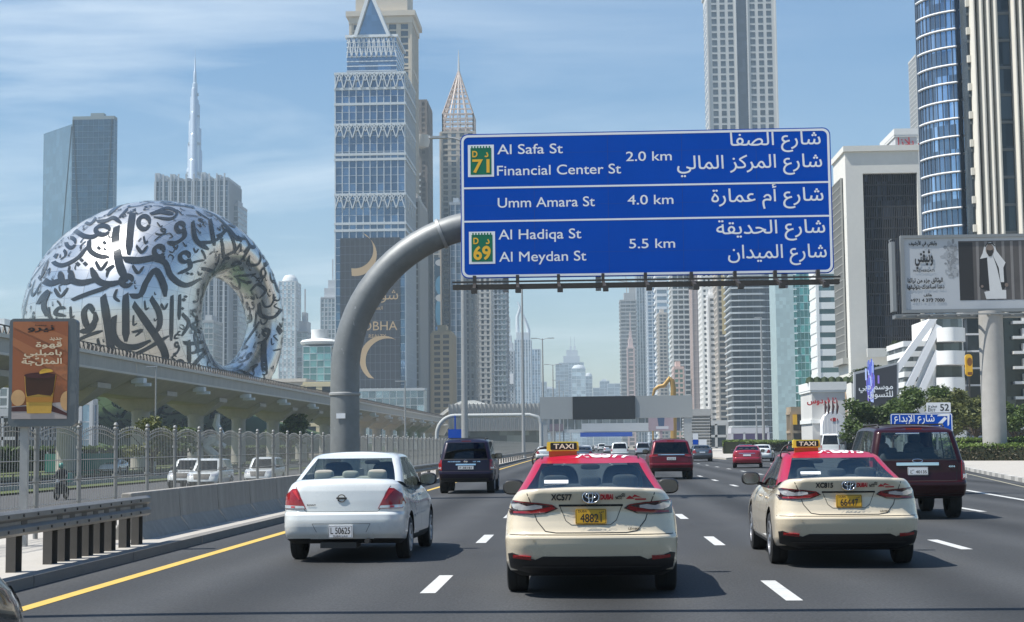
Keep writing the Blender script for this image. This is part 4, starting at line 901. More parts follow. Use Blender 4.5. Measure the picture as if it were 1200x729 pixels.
G20 = [(Cc([(1000, 150), (1042, 210), (998, 295)]), 3.2), (Cc([(1008, 335), (1060, 342), (1150, 328)]), 4.2), (Cc([(1060, 405), (1155, 380), (1082, 470), (1038, 540), (1125, 562)]), 4.4), (Cc([(1042, 320), (1046, 470)]), 3.6)]
G21 = [(Cc(loop_(985, 485, 26, 36)), 3), (Cc([(1008, 500), (985, 545), (935, 560)]), 3)]
G22 = [(Cc([(1105, 195), (1062, 230), (1135, 285)]), 3.2)]
G23 = [(B([(0, 240), (40, 252), (62, 300), (112, 332), (170, 308)]), 5.4), (B(loop_(110, 232, 17, 17)), 4.4), (B([(125, 240), (128, 270), (85, 292)]), 4.4)]
G24 = [(B(loop_(94, 126, 14, 15)), 4.6), (B([(107, 132), (108, 160), (78, 182), (48, 180)]), 4.8)]
G25 = [(B([(138, 105), (150, 170), (195, 205)]), 4.4), (B([(200, 98), (216, 192)]), 3.8), (B([(160, 180), (205, 178), (245, 158)]), 3.8)]
G26 = [(B([(375, 395), (384, 440), (430, 444), (468, 392)]), 4)]
G27 = [(B([(345, 352), (370, 328), (398, 350), (378, 378)]), 3.2)]
G28 = [(B([(438, 480), (458, 510), (472, 545)]), 4.4)]
G29 = [(B([(8, 70), (50, 58), (82, 74), (60, 96), (0, 90)]), 2.8)]
G30 = [(B([(300, 430), (330, 420), (345, 455), (322, 470)]), 3)]
G31 = [(B([(385, 490), (410, 500), (395, 530), (370, 540)]), 3), (B(loop_(402, 500, 12, 12)), 3)]
ticks = [(A([(240, 612), (244, 672), (262, 660)]), 2), (A([(630, 238), (638, 272), (654, 262)]), 2.2), (A([(488, 520), (476, 562), (504, 586)]), 3), (A([(236, 395), (232, 428), (248, 424)]), 2.2), (A([(500, 140), (548, 88)]), 3), (A([(310, 162), (350, 170), (382, 130)]), 3), (Cc([(460, 310), (474, 362), (497, 350)]), 2.6), (Cc([(590, 398), (590, 442), (614, 462)]), 2.6), (Cc([(690, 160), (690, 222), (714, 210)]), 2.2), (Cc([(760, 68), (768, 122), (788, 112)]), 2.2), (Cc([(865, 88), (886, 122), (908, 84)]), 2.4), (Cc([(148, 110), (150, 160), (170, 185)]), 3)]
dots = [(A([(280, 385)]), 3.2), (A([(320, 384)]), 3.2), (A([(300, 364)]), 2.8), (A([(392, 300)]), 3), (A([(422, 272)]), 3), (A([(424, 306)]), 2.4), (Cc([(1010, 62)]), 2.6), (Cc([(1080, 75)]), 2.4), (Cc([(1022, 42)]), 2.2), (Cc([(1000, 118)]), 2.2), (B([(350, 378)]), 2), (B([(120, 290)]), 2.2), (B([(135, 292)]), 2.2), (B([(300, 160)]), 2)]
groups = [G1, G2, G3, G4, G5, G6, G7, G8, G9, G10, G11, G12, G13, G14, G15, G16, G17, G18, G19, G20, G21, G22, G23, G24, G25, G26, G27, G28, G29, G30, G31]
def on_ring_from_px(loops):
    vs, fs = union(loops, 1.6); out = []; bad = set()
    for i, (x, y) in enumerate(vs):
        d = (at(x, y, 100)-Vector((0, 0, CAMH))).normalized(); hit = bvh.ray_cast(O, d, 2000)
        if hit[0] is None or abs(hit[1].dot(d)) < .12: bad.add(i); out.append(Vector((0, 0, 0))); continue
        n = hit[1] if hit[1].dot(d) < 0 else -hit[1]; out.append(hit[0]+n*.16)
    ok = [f for f in fs if not (bad & set(f)) and max((out[f[a]]-out[f[a-1]]).length for a in range(3)) < 3]
    wd_.add(out, ok)
    for i in range(0, len(out), 5):
        if i not in bad: placed.append((out[i], .62))
for g in groups: on_ring_from_px([stroke(P, w) for P, w in g])
for P, w in ticks: on_ring_from_px([stroke(P, w)])
for P, r_ in dots: on_ring_from_px([diamond(P[0][0], P[0][1], r_)])
# the same pen carries on round the rest of the ring
motifs = []
for g in groups+[[t_] for t_ in ticks]:
    lp_ = [stroke(P, w) for P, w in g]; pts = [p for l_ in lp_ for p in l_]; cx = sum(p[0] for p in pts)/len(pts); cy = sum(p[1] for p in pts)/len(pts)
    lp_ = [[((x-cx)*.225, -(y-cy)*.225) for x, y in l_] for l_ in lp_]; rad = max(math.hypot(*p) for l_ in lp_ for p in l_); motifs.append((rad, union(lp_, .5)))
rw = random.Random(11)
for lim_, tries, sc0 in ((30, 4000, .85), (30, 7000, .58), (30, 6000, .40), (6, 5000, .7), (6, 5000, .45)):
    for k in range(tries):
        f_ = rw.random()*2*math.pi; s_ = rw.random()*2*math.pi; P_ = ring_pt(f_, s_)+Vector((0, 0, RP[2])); rad, (vs, fs) = rw.choice(motifs)
        if rad > lim_ or (lim_ > 20 and rad < 4): continue
        sc_ = sc0*rw.uniform(.8, 1.2); rr = rad*sc_
        if rr > 9 or any((P_-q).length < rr*.58+r2 for q, r2 in placed): continue
        e1 = ring_pt(f_+.01, s_)-ring_pt(f_, s_); e2 = ring_pt(f_, s_+.01)-ring_pt(f_, s_); n = e2.cross(e1).normalized()
        if bvh.ray_cast(P_+n*.5, n, 3)[0] is not None: n = -n
        up = Z_-n*n.z; up = up.normalized() if up.length > .15 else Vector((0, 1, 0)); rt = up.cross(n).normalized(); up = n.cross(rt); a_ = rw.uniform(-.5, .5); rt, up = rt*math.cos(a_)+up*math.sin(a_), up*math.cos(a_)-rt*math.sin(a_)
        out = []; bad = set()
        for i, (x, y) in enumerate(vs):
            q = P_+rt*(x*sc_)+up*(y*sc_); hit = bvh.ray_cast(q+n*6, -n, 14)
            if hit[0] is None or hit[1].dot(n) < .2: bad.add(i); out.append(q)
            else: out.append(hit[0]+hit[1]*.16)
        wd_.add(out, [f for f in fs if not (bad & set(f))]); placed.append((P_, rr*.58))
wd_.build('script_windows', mat('script_glass', (.03, .033, .037), .12, .3), ring)

# ---------------------------------------------------------------- elevated railway
r = thing('railway_viaduct', 'long pale concrete railway viaduct running past the ring building', 'viaduct', (-50, 0, 0))
y0, y1 = 30, 505; d_ = MB()
prof = [(5.0, 8.9), (5.0, 10.5), (4.75, 10.5), (4.75, 9.6), (-4.75, 9.6), (-4.75, 10.5), (-5.0, 10.5), (-5.0, 8.9), (-1.9, 7.2), (1.9, 7.2)]
n = len(prof); seg = 25
ys = np.linspace(y0, y1, 20)
for i in range(len(ys)-1):
    ya, yb = ys[i]+.04, ys[i+1]-.04
    vs = [(x, ya, z) for x, z in prof]+[(x, yb, z) for x, z in prof]
    d_.add(vs, [tuple(range(n)), tuple(range(n, 2*n))[::-1]]+[(k, k+n, (k+1) % n+n, (k+1) % n) for k in range(n)])
d_.build('deck', M['viaduct'], r)
c_ = MB(); c_.bx(5.0, 5.18, y0, y1, 10.3, 10.62); c_.bx(5.0, 5.14, y0, y1, 8.95, 9.15); c_.build('parapet_trim', wallm((.52, .48, .42)), r)
ry = MB()
for i in range(int((y1-y0)/1.2)):
    y = y0+i*1.2; ry.bar((4.9, y, 10.6), (4.9, y+.45, 11.3), .12, .12); ry.bar((4.9, y+.9, 10.6), (4.9, y+.45, 11.3), .1, .1)
ry.bx(4.85, 4.95, y0, y1, 11.25, 11.35); ry.build('railing', M['darksteel'], r)
pm = MB(); pm.lathe([(1.05, -1), (1.0, 5.5), (1.25, 6.0)], 20)
top_ = [(-4.1, 6.9), (4.1, 6.9), (4.1, 7.15), (-4.1, 7.15)]
vs = [(-1.2, -.95, 5.8), (1.2, -.95, 5.8), (1.2, .95, 5.8), (-1.2, .95, 5.8), (-3.6, -2.1, 7.5), (3.6, -2.1, 7.5), (3.6, 2.1, 7.5), (-3.6, 2.1, 7.5), (-3.6, -2.1, 8.0), (3.6, -2.1, 8.0), (3.6, 2.1, 8.0), (-3.6, 2.1, 8.0)]
pm.add(vs, [(3, 2, 1, 0), (8, 9, 10, 11)]+[(k, (k+1) % 4, (k+1) % 4+4, k+4) for k in range(4)]+[(k+4, (k+1) % 4+4, (k+1) % 4+8, k+8) for k in range(4)])
pier0 = pm.build('pier', M['viaduct'], r, smooth=30); pier0.location = (0, 49, 0)
lm = MB(); lm.bx(4.3, 5.6, -.6, .6, 8.2, 8.75); lm.bx(4.6, 6.2, -.2, .2, 7.9, 8.25); l0 = lm.build('floodlight', wallm((.6, .6, .58)), r); l0.location = (0, 56, 0)
for k in range(1, 19):
    q = pier0.copy(); COL.objects.link(q); q.parent = r; q.location = (0, 49+25*k, 0)
    q = l0.copy(); COL.objects.link(q); q.parent = r; q.location = (0, 56+25*k, 0)
# station with a white shell roof, fin wall and glazed link
r = thing('metro_station', 'metro station with curved white shell roof and grey fin wall beside the highway', 'station', (-42, 520, 0))
m_ = MB(); n = 16
q = lambda px, py, Y: at(px, py, Y)-r.location
for k in range(3):
    a0, b0 = q(505, 497, 505+k*6), q(575, 481, 505+k*6)
pts = [q(x, y, 508) for x, y in ((503, 505), (508, 495), (516, 485), (527, 476), (540, 470), (556, 469), (570, 473), (585, 481))]
vs = [];
for p_ in pts: vs += [p_, p_+Vector((0, 55, 0)), p_+Vector((0, 55, -1.2)), p_+Vector((0, 0, -1.2))]
fs = []
for i in range(len(pts)-1):
    for k in range(4): fs.append((i*4+k, i*4+(k+1) % 4, i*4+4+(k+1) % 4, i*4+4+k))
fs += [(3, 2, 1, 0), tuple(len(vs)-4+k for k in range(4))]
m_.add(vs, fs); m_.build('shell_roof', wallm((.62, .6, .55)), r, smooth=40)
A, B = q(526, 474, 506), q(641, 474, 506); m_ = MB(); zt1 = A.z
m_.bx(A.x, B.x, -13.8, 20, q(580, 505, 506).z, zt1); m_.build('wall', wallm((.42, .42, .40)), r)
m_ = MB()
for i in range(25): x = A.x+(B.x-A.x)*i/24; m_.bx(x-.12, x+.12, -14.6, -13.7, q(580, 505, 506).z, zt1+.3)
m_.build('wall_fins', wallm((.22, .22, .22)), r)
m_ = MB(); m_.bx(A.x+.5, B.x-.5, -12, 18, 0, q(580, 505, 506).z-.02); m_.build('glazing', glassmat('station_glass', (.13, .15, .15), (2.4, 2.4, 2.4), .6, .3), r)
# covered footbridge across the highway
Yf = 600; A, B = at(600, 508, Yf), at(822, 508, Yf)
r = thing('footbridge', 'covered grey footbridge crossing the highway with advertising banners', 'footbridge', (0, Yf, 0))
m_ = MB(); m_.bx(A.x, B.x, -2.2, 2.2, 6.2, 7.4); m_.bx(A.x, B.x, -2.4, 2.4, 11.6, 12.3)
for i in range(28): x = A.x+(B.x-A.x)*i/27; m_.bx(x-.12, x+.12, -2.3, -2.1, 7.4, 11.6); m_.bx(x-.12, x+.12, 2.1, 2.3, 7.4, 11.6)
m_.tube([(A.x, -2.4, 12.9), (B.x, -2.4, 12.9)], .5, 8)
for x in (-12, 42): m_.bx(x-1, x+1, -1, 1, -.5, 6.2)
m_.build('frame', wallm((.42, .44, .45)), r)
m_ = MB(); m_.bx(A.x, B.x, -1.9, 1.9, 7.4, 11.6); m_.build('glazing', glassmat('bridge_glass', (.2, .23, .25), (2.5, 3, 4.2), .5, .3), r)
m_ = MB(); a_, b2 = at(700, 511, Yf-3), at(772, 502, Yf-3); m_.bx(a_.x-6, b2.x, -2.6, -2.45, 6.5, 9.6, 0); m_.bx(a_.x-26, a_.x-13, -2.6, -2.45, 6.8, 9.6, 1); m_.bx(b2.x+.4, b2.x+8, -2.62, -2.45, 6.6, 9.9, 2)
m_.build('banner', [mat('banner_pale', (.5, .52, .54), .6, var=.12, scale=.15), mat('banner_plum', (.16, .12, .15), .6), mat('banner_navy', (.05, .06, .12), .6)], r)
r = thing('direction_sign', 'blue overhead direction board far off beyond the footbridge', 'road sign', (0, 660, 0))
a_, b2 = at(680, 512, 660), at(741, 504, 660); m_ = MB(); m_.bx(a_.x, b2.x, -.1, .1, a_.z, b2.z); m_.build('board', M['signblue'], r)
m_ = MB(); m_.tube([(a_.x-4, .4, 0), (a_.x-4, .4, b2.z), (b2.x+4, .4, b2.z), (b2.x+4, .4, 0)], .35, 8); m_.build('gantry_frame', M['steel'], r)
# ---------------------------------------------------------------- the big blue direction sign on its bent pole
YS = 46.
r = thing('sign_gantry', 'large blue bilingual road direction sign hung from a bent grey steel pole', 'road sign', (-7.2, YS+.75, 0))
def L_(px, py, Y=YS): return at(px, py, Y)-r.location
m_ = MB(); zc_ = at(530, 262, YS+.75).z; R0 = 4.6; zb = zc_-R0+.0
pts = [(0, 0, -.2), (0, 0, 1.2), (0, 0, 2.4), (0, 0, zb-.2)]+[(R0-R0*math.cos(R_(t)), 0, zb+R0*math.sin(R_(t))) for t in range(4, 91, 5)]+[(R0+1, 0, zc_+.02), (R0+10, 0, zc_+.1)]
m_.tube(pts, [.44]*4+[.43]*(len(pts)-4), 28); pole = m_.build('bent_pole', M['polegrey'], r, smooth=50)
m_ = MB(); m_.lathe([(.44, 3.12), (.475, 3.14), (.475, 3.2), (.44, 3.22)], 28)
t_ = R_(69); c_ = Vector((R0-R0*math.cos(t_), 0, zb+R0*math.sin(t_))); dn = Vector((math.sin(t_), 0, math.cos(t_)))
wcm = mat('collar_paint', (.34, .345, .34), .5, .2, var=.2); m_.build('weld_collar', wcm, pole, smooth=40)
m_ = MB(); m_.tube([c_-dn*.05, c_+dn*.05], .475, 28); m_.build('weld_collar', wcm, pole, smooth=40); m_ = MB(); m_.lathe([(.8, -.1), (.8, .14), (.5, .16)], 20); m_.build('base_plate', wcm, pole, smooth=40)
m_ = MB(); a_ = L_(389, 491); m_.bx(-.19, .08, -.465, -.435, 1.98+.45, 2.13+.45); m_.build('asset_tag', M['platewhite'], pole)
# board frame: origin lower left, u right, v up
bl, br, tl = L_(540.5, 326.5), L_(977.5, 318.5), L_(538.5, 157.5)
u = Vector((1, 0, 0)); v = Vector((0, 0, 1)); BW = br.x-bl.x; BH = tl.z-bl.z; o = Vector((bl.x, -.75, bl.z))
m_ = MB(); m_.plate(rrect(0, BW, 0, BH, .22), o+Vector((0, .08, 0)), u, v, .08); board = m_.build('sign_board', M['signblue'], r)
ft = MB(); y_ = -.004
def strip(x0, x1, z0, z1, e=0): ft.add([o+Vector((x0, y_-e, z0)), o+Vector((x1, y_-e, z0)), o+Vector((x1, y_-e, z1)), o+Vector((x0, y_-e, z1))], [(0, 1, 2, 3)])
ou, inn = rrect(.03, BW-.03, .03, BH-.03, .2), rrect(.1, BW-.1, .1, BH-.1, .15); k = len(ou)
ft.add([o+Vector((a, y_, b)) for a, b in ou+inn], [(i, (i+1) % k, (i+1) % k+k, i+k) for i in range(k)])
S_ = BW/437.   # metres per photo pixel on the board
def bp(px, py): return ((px-538.5)*S_+ (py-157)*.0*S_, BH-(py-157.5+(px-538.5)*.0195)*S_)
for py in (221.5, 261.5): z = bp(538.5, py)[1]; strip(.1, BW-.1, z-.055, z+.0)
ft.build('border', M['whitetext'], board)
sm_ = MB()
for f in (.2, .4, .6, .8): sm_.add([o+Vector((BW*f+a, -.002, b)) for a, b in ((-.006, .1), (.006, .1), (.006, BH-.1), (-.006, BH-.1))], [(0, 1, 2, 3)])
for f in (.17, .5, .86): sm_.add([o+Vector((a, -.0025, BH*f+b)) for a, b in ((.1, -.004), (BW-.1, -.004), (BW-.1, .004), (.1, .004))], [(0, 1, 2, 3)])
sm_.build('panel_joint', mat('joint_blue', (.002, .05, .3), .6), board)
ft = MB(); e_ = Vector((0, y_, 0)); cap = 1/.715
def wr(s, px, py, hpx, wpx, al='l'):
    """baseline at photo pixel, cap height and width in photo pixels"""
    x, z = bp(px, py); vs, fs, w = text2d(s, .008, 5)
    sx = wpx*S_/w; x0 = x if al == 'l' else x-wpx*S_
    h = hpx*S_*cap; ft.add([o+e_+Vector((x0+a*sx, 0, z+b*h)) for a, b in vs], fs)
wr('Al Safa St', 582.5, 181.5, 12, 78); wr('Financial Center St', 582, 207, 12, 147); wr('2.0 km', 735, 189.5, 11.5, 54)
wr('Umm Amara St', 582.5, 245.5, 12, 115); wr('4.0 km', 736, 241.5, 11.5, 54)
wr('Al Hadiqa St', 583, 283.5, 12, 98); wr('Al Meydan St', 583.5, 310, 12, 103); wr('5.5 km', 737, 293.5, 11.5, 54)
for s, px, py, w in (('شارع الصفا', 964, 169, 106), ('شارع المركز المالي', 965, 196, 170), ('شارع أم عمارة', 965.5, 236, 131), ('شارع الحديقة', 966.5, 274, 127), ('شارع الميدان', 967.5, 303, 115)):
    wr(ar(s), px, py, 16, w, 'r')
ft.build('lettering', M['whitetext'], board)
for (px, py, s) in ((547.5, 209, '71'), (548, 313, '69')):
    x, z = bp(px, py); w = 31*S_; h = 38.5*S_
    sh = MB(); sh.add([o+Vector((x+a*w, -.006, z+b*h)) for a, b in ((0, 0), (1, 0), (1, 1), (0, 1))], [(0, 1, 2, 3)], 0)
    sh.add([o+Vector((x+a*w, -.010, z+b*h)) for a, b in ((.1, .07), (.9, .07), (.9, .9), (.1, .9))], [(0, 1, 2, 3)], 1)
    for i in range(7): c0 = .13+i*.112; sh.add([o+Vector((x+a*w, -.014, z+b*h)) for a, b in ((c0, .87), (c0+.055, .87), (c0+.055, .96), (c0, .96))], [(0, 1, 2, 3)], 1 if i % 1 else 1)
    vs, fs, wd0 = text2d(s, .03, 5); sh.add([o+Vector((x+w*.5+(a/wd0-.5)*w*.66, -.015, z+h*.14+b*h*.58)) for a, b in vs], fs, 2)
    vs, fs, wd0 = text2d('D', .03, 5); sh.add([o+Vector((x+w*.17+a/wd0*w*.2, -.015, z+h*.62+b*h*.27)) for a, b in vs], fs, 2)
    vs, fs, wd0 = text2d(ar('د'), .03, 5); sh.add([o+Vector((x+w*.64+a/wd0*w*.15, -.015, z+h*.62+b*h*.3)) for a, b in vs], fs, 2)
    sh.build('route_shield', [M['whitetext'], M['signgreen'], M['signyellow']], board)
# posts behind the board, walkway rail with lamp brackets below it
m_ = MB()
for f in (.12, .37, .62, .87): m_.bx(o.x+BW*f-.08, o.x+BW*f+.08, -.67, -.45, bl.z-.4, tl.z-.1)
m_.bx(o.x, o.x+BW, -.45, -.33, zc_-.2, zc_+.2); m_.build('board_post', M['galv'], r)
la, lb = L_(531, 337, 45.6), L_(983, 329, 45.6); m_ = MB(); yb_ = -1.15
m_.bar((la.x, yb_, la.z), (lb.x, yb_, lb.z-.03), .30, .13); m_.bar((la.x, yb_-.3, la.z+.12), (lb.x, yb_-.3, lb.z+.09), .05, .05)
m_.build('light_rail', M['darksteel'], r)
br0 = MB(); br0.bx(-.045, .045, .05, .35, -.05, .35); br0.bar((0, .2, .1), (.05, -.85, -.18), .09, .1); br0.bx(-.02, .14, -1.05, -.75, -.27, -.13)
b0 = br0.build('lamp_bracket', M['darksteel'], r); k = 0
for px in (556, 607, 655.5, 708, 758, 812, 863, 910, 960):
    q = b0 if k == 0 else b0.copy()
    if k: COL.objects.link(q); q.parent = r
    f = (px-531)/452; q.location = (la.x+(lb.x-la.x)*f, yb_, la.z+(lb.z-la.z)*f); k += 1

# ---------------------------------------------------------------- variable message sign
Yv = 260; r = thing('message_sign', 'grey overhead gantry with a blank black message display across the lanes', 'road sign', (at(722, 520, Yv).x, Yv, 0))
def L_(px, py, Y=Yv): return at(px, py, Y)-r.location
A, B = L_(632.5, 465.5), L_(811, 462); zl, zh = L_(720, 490.5).z, A.z; zl = L_(633, 491.5).z
m_ = MB(); m_.bx(A.x, L_(671, 470).x, -.5, .5, zl, zh, 0); pgm = mat('panel_grey', (.35, .365, .365), .6, .1, var=.06); m_.build('side_panel', pgm, r)
m_ = MB(); m_.bx(L_(744, 470).x, B.x, -.5, .5, zl+.05, zh+.02, 0); m_.build('side_panel', pgm, r)
m_ = MB(); m_.bx(L_(671, 470).x, L_(744, 470).x, -.7, .5, zl-.12, zh+.02); m_.build('display', mat('display_black', (.016, .017, .02), .4, var=.2, scale=.4), r)
m_ = MB()
for px, w in ((638.5, .75), (806, 1.3)): x = L_(px, 500).x; m_.bx(x-w/2, x+w/2, -.35, .35, -.2, zh-.4)
m_.bx(A.x+.2, B.x-.2, .5, 1.2, zl+1, zl+2.2); m_.build('gantry_post', M['steel'], r)
r = thing('arched_gantry', 'low white arched pipe gantry over the side road with a small blue sign', 'gantry', (at(512, 520, 200).x, 200, 0))
zt = at(560, 487, 200).z; xb = at(634, 487, 200).x-r.location.x
m_ = MB(); m_.tube([(0, 0, -1.2), (0, 0, zt-2.6)]+[(2.3-2.3*math.cos(R_(t)), 0, zt-2.4+2.4*math.sin(R_(t))) for t in range(5, 91, 12)]+[(xb-1.5, 0, zt), (xb-.4, 0, zt-.3), (xb, 0, zt-1.2), (xb, 0, -.3)], .25, 12)
m_.build('arch_pipe', wallm((.36, .37, .36)), r, smooth=50)
a_, b2 = at(525, 514, 199)-r.location, at(541, 503, 199)-r.location; m_ = MB(); m_.bx(a_.x, b2.x, -.75, -.6, a_.z, b2.z); m_.bx((a_.x+b2.x)/2-.08, (a_.x+b2.x)/2+.08, -.6, 0, a_.z, zt); m_.build('board', M['signblue'], r)

# ---------------------------------------------------------------- lamp posts
lp = thing('street_lamp', 'tall twin-armed lamp post, nearest of the row, half hidden by the blue sign', 'street lamp', (-6.9, 90, 0), 0, 'twin-armed lamp posts')
m_ = MB(); m_.lathe([(.25, 0), (.2, 1.2), (.17, 8), (.1, 19.6)], 14); m_.lathe([(.32, 0), (.32, .3), (.25, .35)], 14); m_.build('pole', M['galv'], lp, smooth=40)
def head(s):
    m_ = MB(); m_.tube([(0, 0, 19.4), (s*.6, 0, 19.6), (s*1.1, 0, 19.65)], .05, 8); m_.plate(rrect(min(s*.9, s*2.0), max(s*.9, s*2.0), -.16, .16, .12), (0, 0, 19.58), X_, Y_, .13); return m_
for s in (-1, 1): head(s).build('lamp_head', M['steel'], lp)
for i, Y in enumerate((177, 264, 351, 438, 525)):
    copy_tree(lp, (-6.9, Y, 0), None, ('second twin-armed lamp post along the left rail, just right of the station wall', 'twin-armed lamp post right behind the left end of the message sign', 'twin-armed lamp post in the haze above the message sign', 'small far twin-armed lamp post beyond the message sign', 'farthest twin-armed lamp post on the left of the highway')[i])
sp_ = thing('street_lamp', 'tall single lamp post in front of the dark balcony tower', 'street lamp', (at(895, 515, 300).x, 300, 0))
m_ = MB(); H_ = at(894, 372, 300).z; m_.lathe([(.3, 0), (.14, H_)], 10); m_.build('pole', M['galv'], sp_, smooth=40); m_ = MB(); m_.bx(-1.2, .2, -.15, .15, H_-.1, H_+.08); m_.build('lamp_head', M['steel'], sp_)
sp_ = thing('street_lamp', 'short street lamp left of the tall single lamp post', 'street lamp', (at(887, 515, 330).x, 330, 0))
m_ = MB(); H_ = at(886, 476, 330).z; m_.lathe([(.2, 0), (.12, H_)], 10); m_.build('pole', M['galv'], sp_, smooth=40); m_ = MB(); m_.bx(-.2, 1.1, -.2, .2, H_-.1, H_+.1); m_.build('lamp_head', M['steel'], sp_)
for k, (px, lab) in enumerate(((182, 'slim galvanised lamp post between the railway piers behind the fence'), (475, 'slim pole right of the bent sign pole near the railway'))):
    sp_ = thing('street_lamp', lab, 'street lamp', (at(px, 520, 140).x, 140, LOW)); m_ = MB(); H_ = (9.8, 8.2)[k]
    m_.lathe([(.09, 0), (.06, H_)], 8); m_.build('pole', M['galv'], sp_); m_ = MB(); m_.bx(-.9, .1, -.1, .1, H_, H_+.1); m_.build('lamp_head', M['steel'], sp_)

# ---------------------------------------------------------------- coffee advert on its post
Ya = 24.; r = thing('advert_lightbox', 'orange iced coffee advert in a grey poster frame on a post behind the fence', 'billboard', (at(49, 520, Ya).x, Ya, 0), R_(6))
x0, x1 = at(11, 430, Ya).x, at(87, 430, Ya).x; w = (x1-x0)*1.0; z0, z1 = at(50, 500, Ya).z, at(50, 374, Ya).z; h = z1-z0
Oa = Vector((-w/2+.02, 0, z0))
m_ = MB(); m_.plate(rrect(0, w, 0, h, .07), Oa+Vector((0, .11, 0)), X_, Z_, .22); fr = m_.build('frame', mat('poster_frame', (.15, .165, .17), .45, .3), r)
q = lambda px, py: ((px-60)/(440-60)*w, (690-py)/(690-50)*h)      # detail-crop pixels to poster metres
m_ = MB()
def pl(pts, e, mi): m_.add([Oa+Vector((a, -.112-e*.004, b)) for a, b in pts], [tuple(range(len(pts)))], mi)
def px_(pts, e, mi): pl([q(*p) for p in pts][::-1], e, mi)
px_([(80, 68), (392, 68), (392, 645), (80, 645)], 1, 0)
px_([(80, 68), (180, 68), (392, 160), (392, 250), (80, 100)], 2, 1); px_([(80, 210), (80, 160), (392, 330), (392, 420)], 2, 1)
px_([(80, 570), (392, 545), (392, 645), (80, 645)], 3, 2); px_([(80, 575), (300, 560), (392, 612), (392, 628), (300, 600), (80, 600)], 3.5, 3)
pl(ellipse(*q(116, 520), w*.105, h*.075), 4, 4)
pl([(min(a, q(392, 0)[0]), b) for a, b in ellipse(*q(392, 540), w*.10, h*.09)], 4, 4)
px_([(150, 385), (330, 385), (312, 520), (304, 612), (168, 612), (160, 520)], 5, 5); px_([(154, 388), (326, 388), (314, 490), (300, 510), (230, 500), (166, 512), (160, 480)], 6, 6)
pl(ellipse(*q(238, 388), w*.235, h*.026), 7, 3); pl(ellipse(*q(275, 372), w*.105, h*.037, 18, R_(15), R_(200)), 8, 7)
px_([(160, 515), (314, 515), (311, 545), (163, 545)], 6.5, 8)
poster = m_.build('poster', [mat('poster_orange', (.34, .095, .03), .35, coat=.4), mat('poster_orange_light', (.42, .14, .05), .35, coat=.4), mat('poster_table', (.42, .36, .33), .4), mat('poster_plum', (.07, .02, .018), .4),
    mat('poster_peach', (.62, .36, .16), .4, var=.25, scale=3), mat('poster_juice', (.62, .36, .06), .35, var=.25, scale=4), mat('poster_coffee', (.055, .018, .008), .3, var=.4, scale=5), mat('poster_slice', (.75, .42, .05), .4), mat('poster_amber', (.45, .2, .03), .35)], fr)
m_ = MB()
def aw(s, px, py, wpx, hpx, mi):
    x, z = q(px, py); vs, fs, wd0 = text2d(ar(s), .03, 4); sx = wpx/380*w
    m_.add([Oa+Vector((x-sx+a/wd0*sx, -.152, z+b*hpx/640*h)) for a, b in vs], fs, mi)
aw('نيرو', 315, 122, 150, 48, 0); aw('محمصة', 272, 95, 66, 14, 0); aw('جديد', 362, 178, 72, 32, 1); aw('قهوة', 362, 220, 150, 42, 1); aw('بامبلبي', 362, 268, 215, 44, 1); aw('المثلّجة', 362, 320, 228, 46, 1)
m_.build('lettering', [M['blacktext'], mat('cream_print', (.75, .6, .4), .4)], poster)
m_ = MB(); m_.bx(-w*.27-.06, -w*.27+.06, .0, .12, 0, z0+.02); m_.bx(.5, .62, .02, .16, 0, z0+.02) if False else None; m_.build('post', M['galv'], r)

# ---------------------------------------------------------------- right-hand billboard on its big post
Yh = 115.; a_, b2 = at(1057, 280, Yh), at(1200, 273, Yh); r = thing('billboard', 'huge grey billboard on a round concrete post showing a man in a white robe', 'billboard', (at(1166, 520, Yh).x, Yh, 0))
zl, zh = at(1058, 363, Yh).z, at(1057, 279.5, Yh).z; X0 = a_.x-r.location.x; pxm = Yh/1825; Wd = 262*pxm; Hh = zh-zl
m_ = MB(); m_.lathe([(1.0, -.5), (.86, 1.2), (.86, zl-.2)], 28); m_.build('post', M['concrete'], r, smooth=40)
m_ = MB(); m_.bx(X0-.1, X0+Wd+.1, .12, .5, zl-.25, zh+.22); m_.bx(X0-.1, X0+Wd, -.02, .12, zh, zh+.22); m_.bx(X0-.1, X0+Wd, -.02, .12, zl-.25, zl)
m_.bx(X0-.12, X0+.12, -.02, .12, zl, zh); m_.bx(X0-.75, X0-.5, .2, 1.3, zl-.1, zh-.2)
for i in range(18): m_.bar((X0+i*Wd/17, -.9, zl-.5), (X0+i*Wd/17, .6, zl-.42), .12, .1)
m_.bx(X0-.8, X0+Wd, -.95, -.85, zl-.5, zl-.42); m_.bx(X0-.6, X0+Wd, .3, 1.4, zl-.6, zl-.3)
for i in range(9): z = zl+Hh*i/8; m_.bar((X0-.7, .35, z), (X0-.7, 1.2, min(zh, z+Hh/8)), .07, .07)
m_.build('frame', mat('billboard_frame', (.25, .26, .26), .5, .3), r)
m_ = MB(); Oh = Vector((X0, .1, zl)); c = lambda px, py: ((px-190)/(1127-190)*(1200-1059)*pxm, Hh-(py-95)/(640-95)*Hh)
def pl(pts, e, mi): m_.add([Oh+Vector((a, -e*.006, b)) for a, b in pts], [tuple(range(len(pts)))], mi)
def cp(pts, e, mi): pl([c(*p) for p in pts][::-1], e, mi)
pl([(.12, 0), (Wd, 0), (Wd, Hh), (.12, Hh)], 1, 0)
xm, _ = c(622, 0); zb_ = c(0, 574)[1]; pl([(xm, zb_), (Wd-.2, zb_), (Wd-.2, Hh-.25), (xm, Hh-.25)], 2, 1)
xd = c(730, 0)[0]; pl([(xm, zb_), (xd, zb_), (xd, Hh-.35), (xm, Hh-.35)], 3, 2)
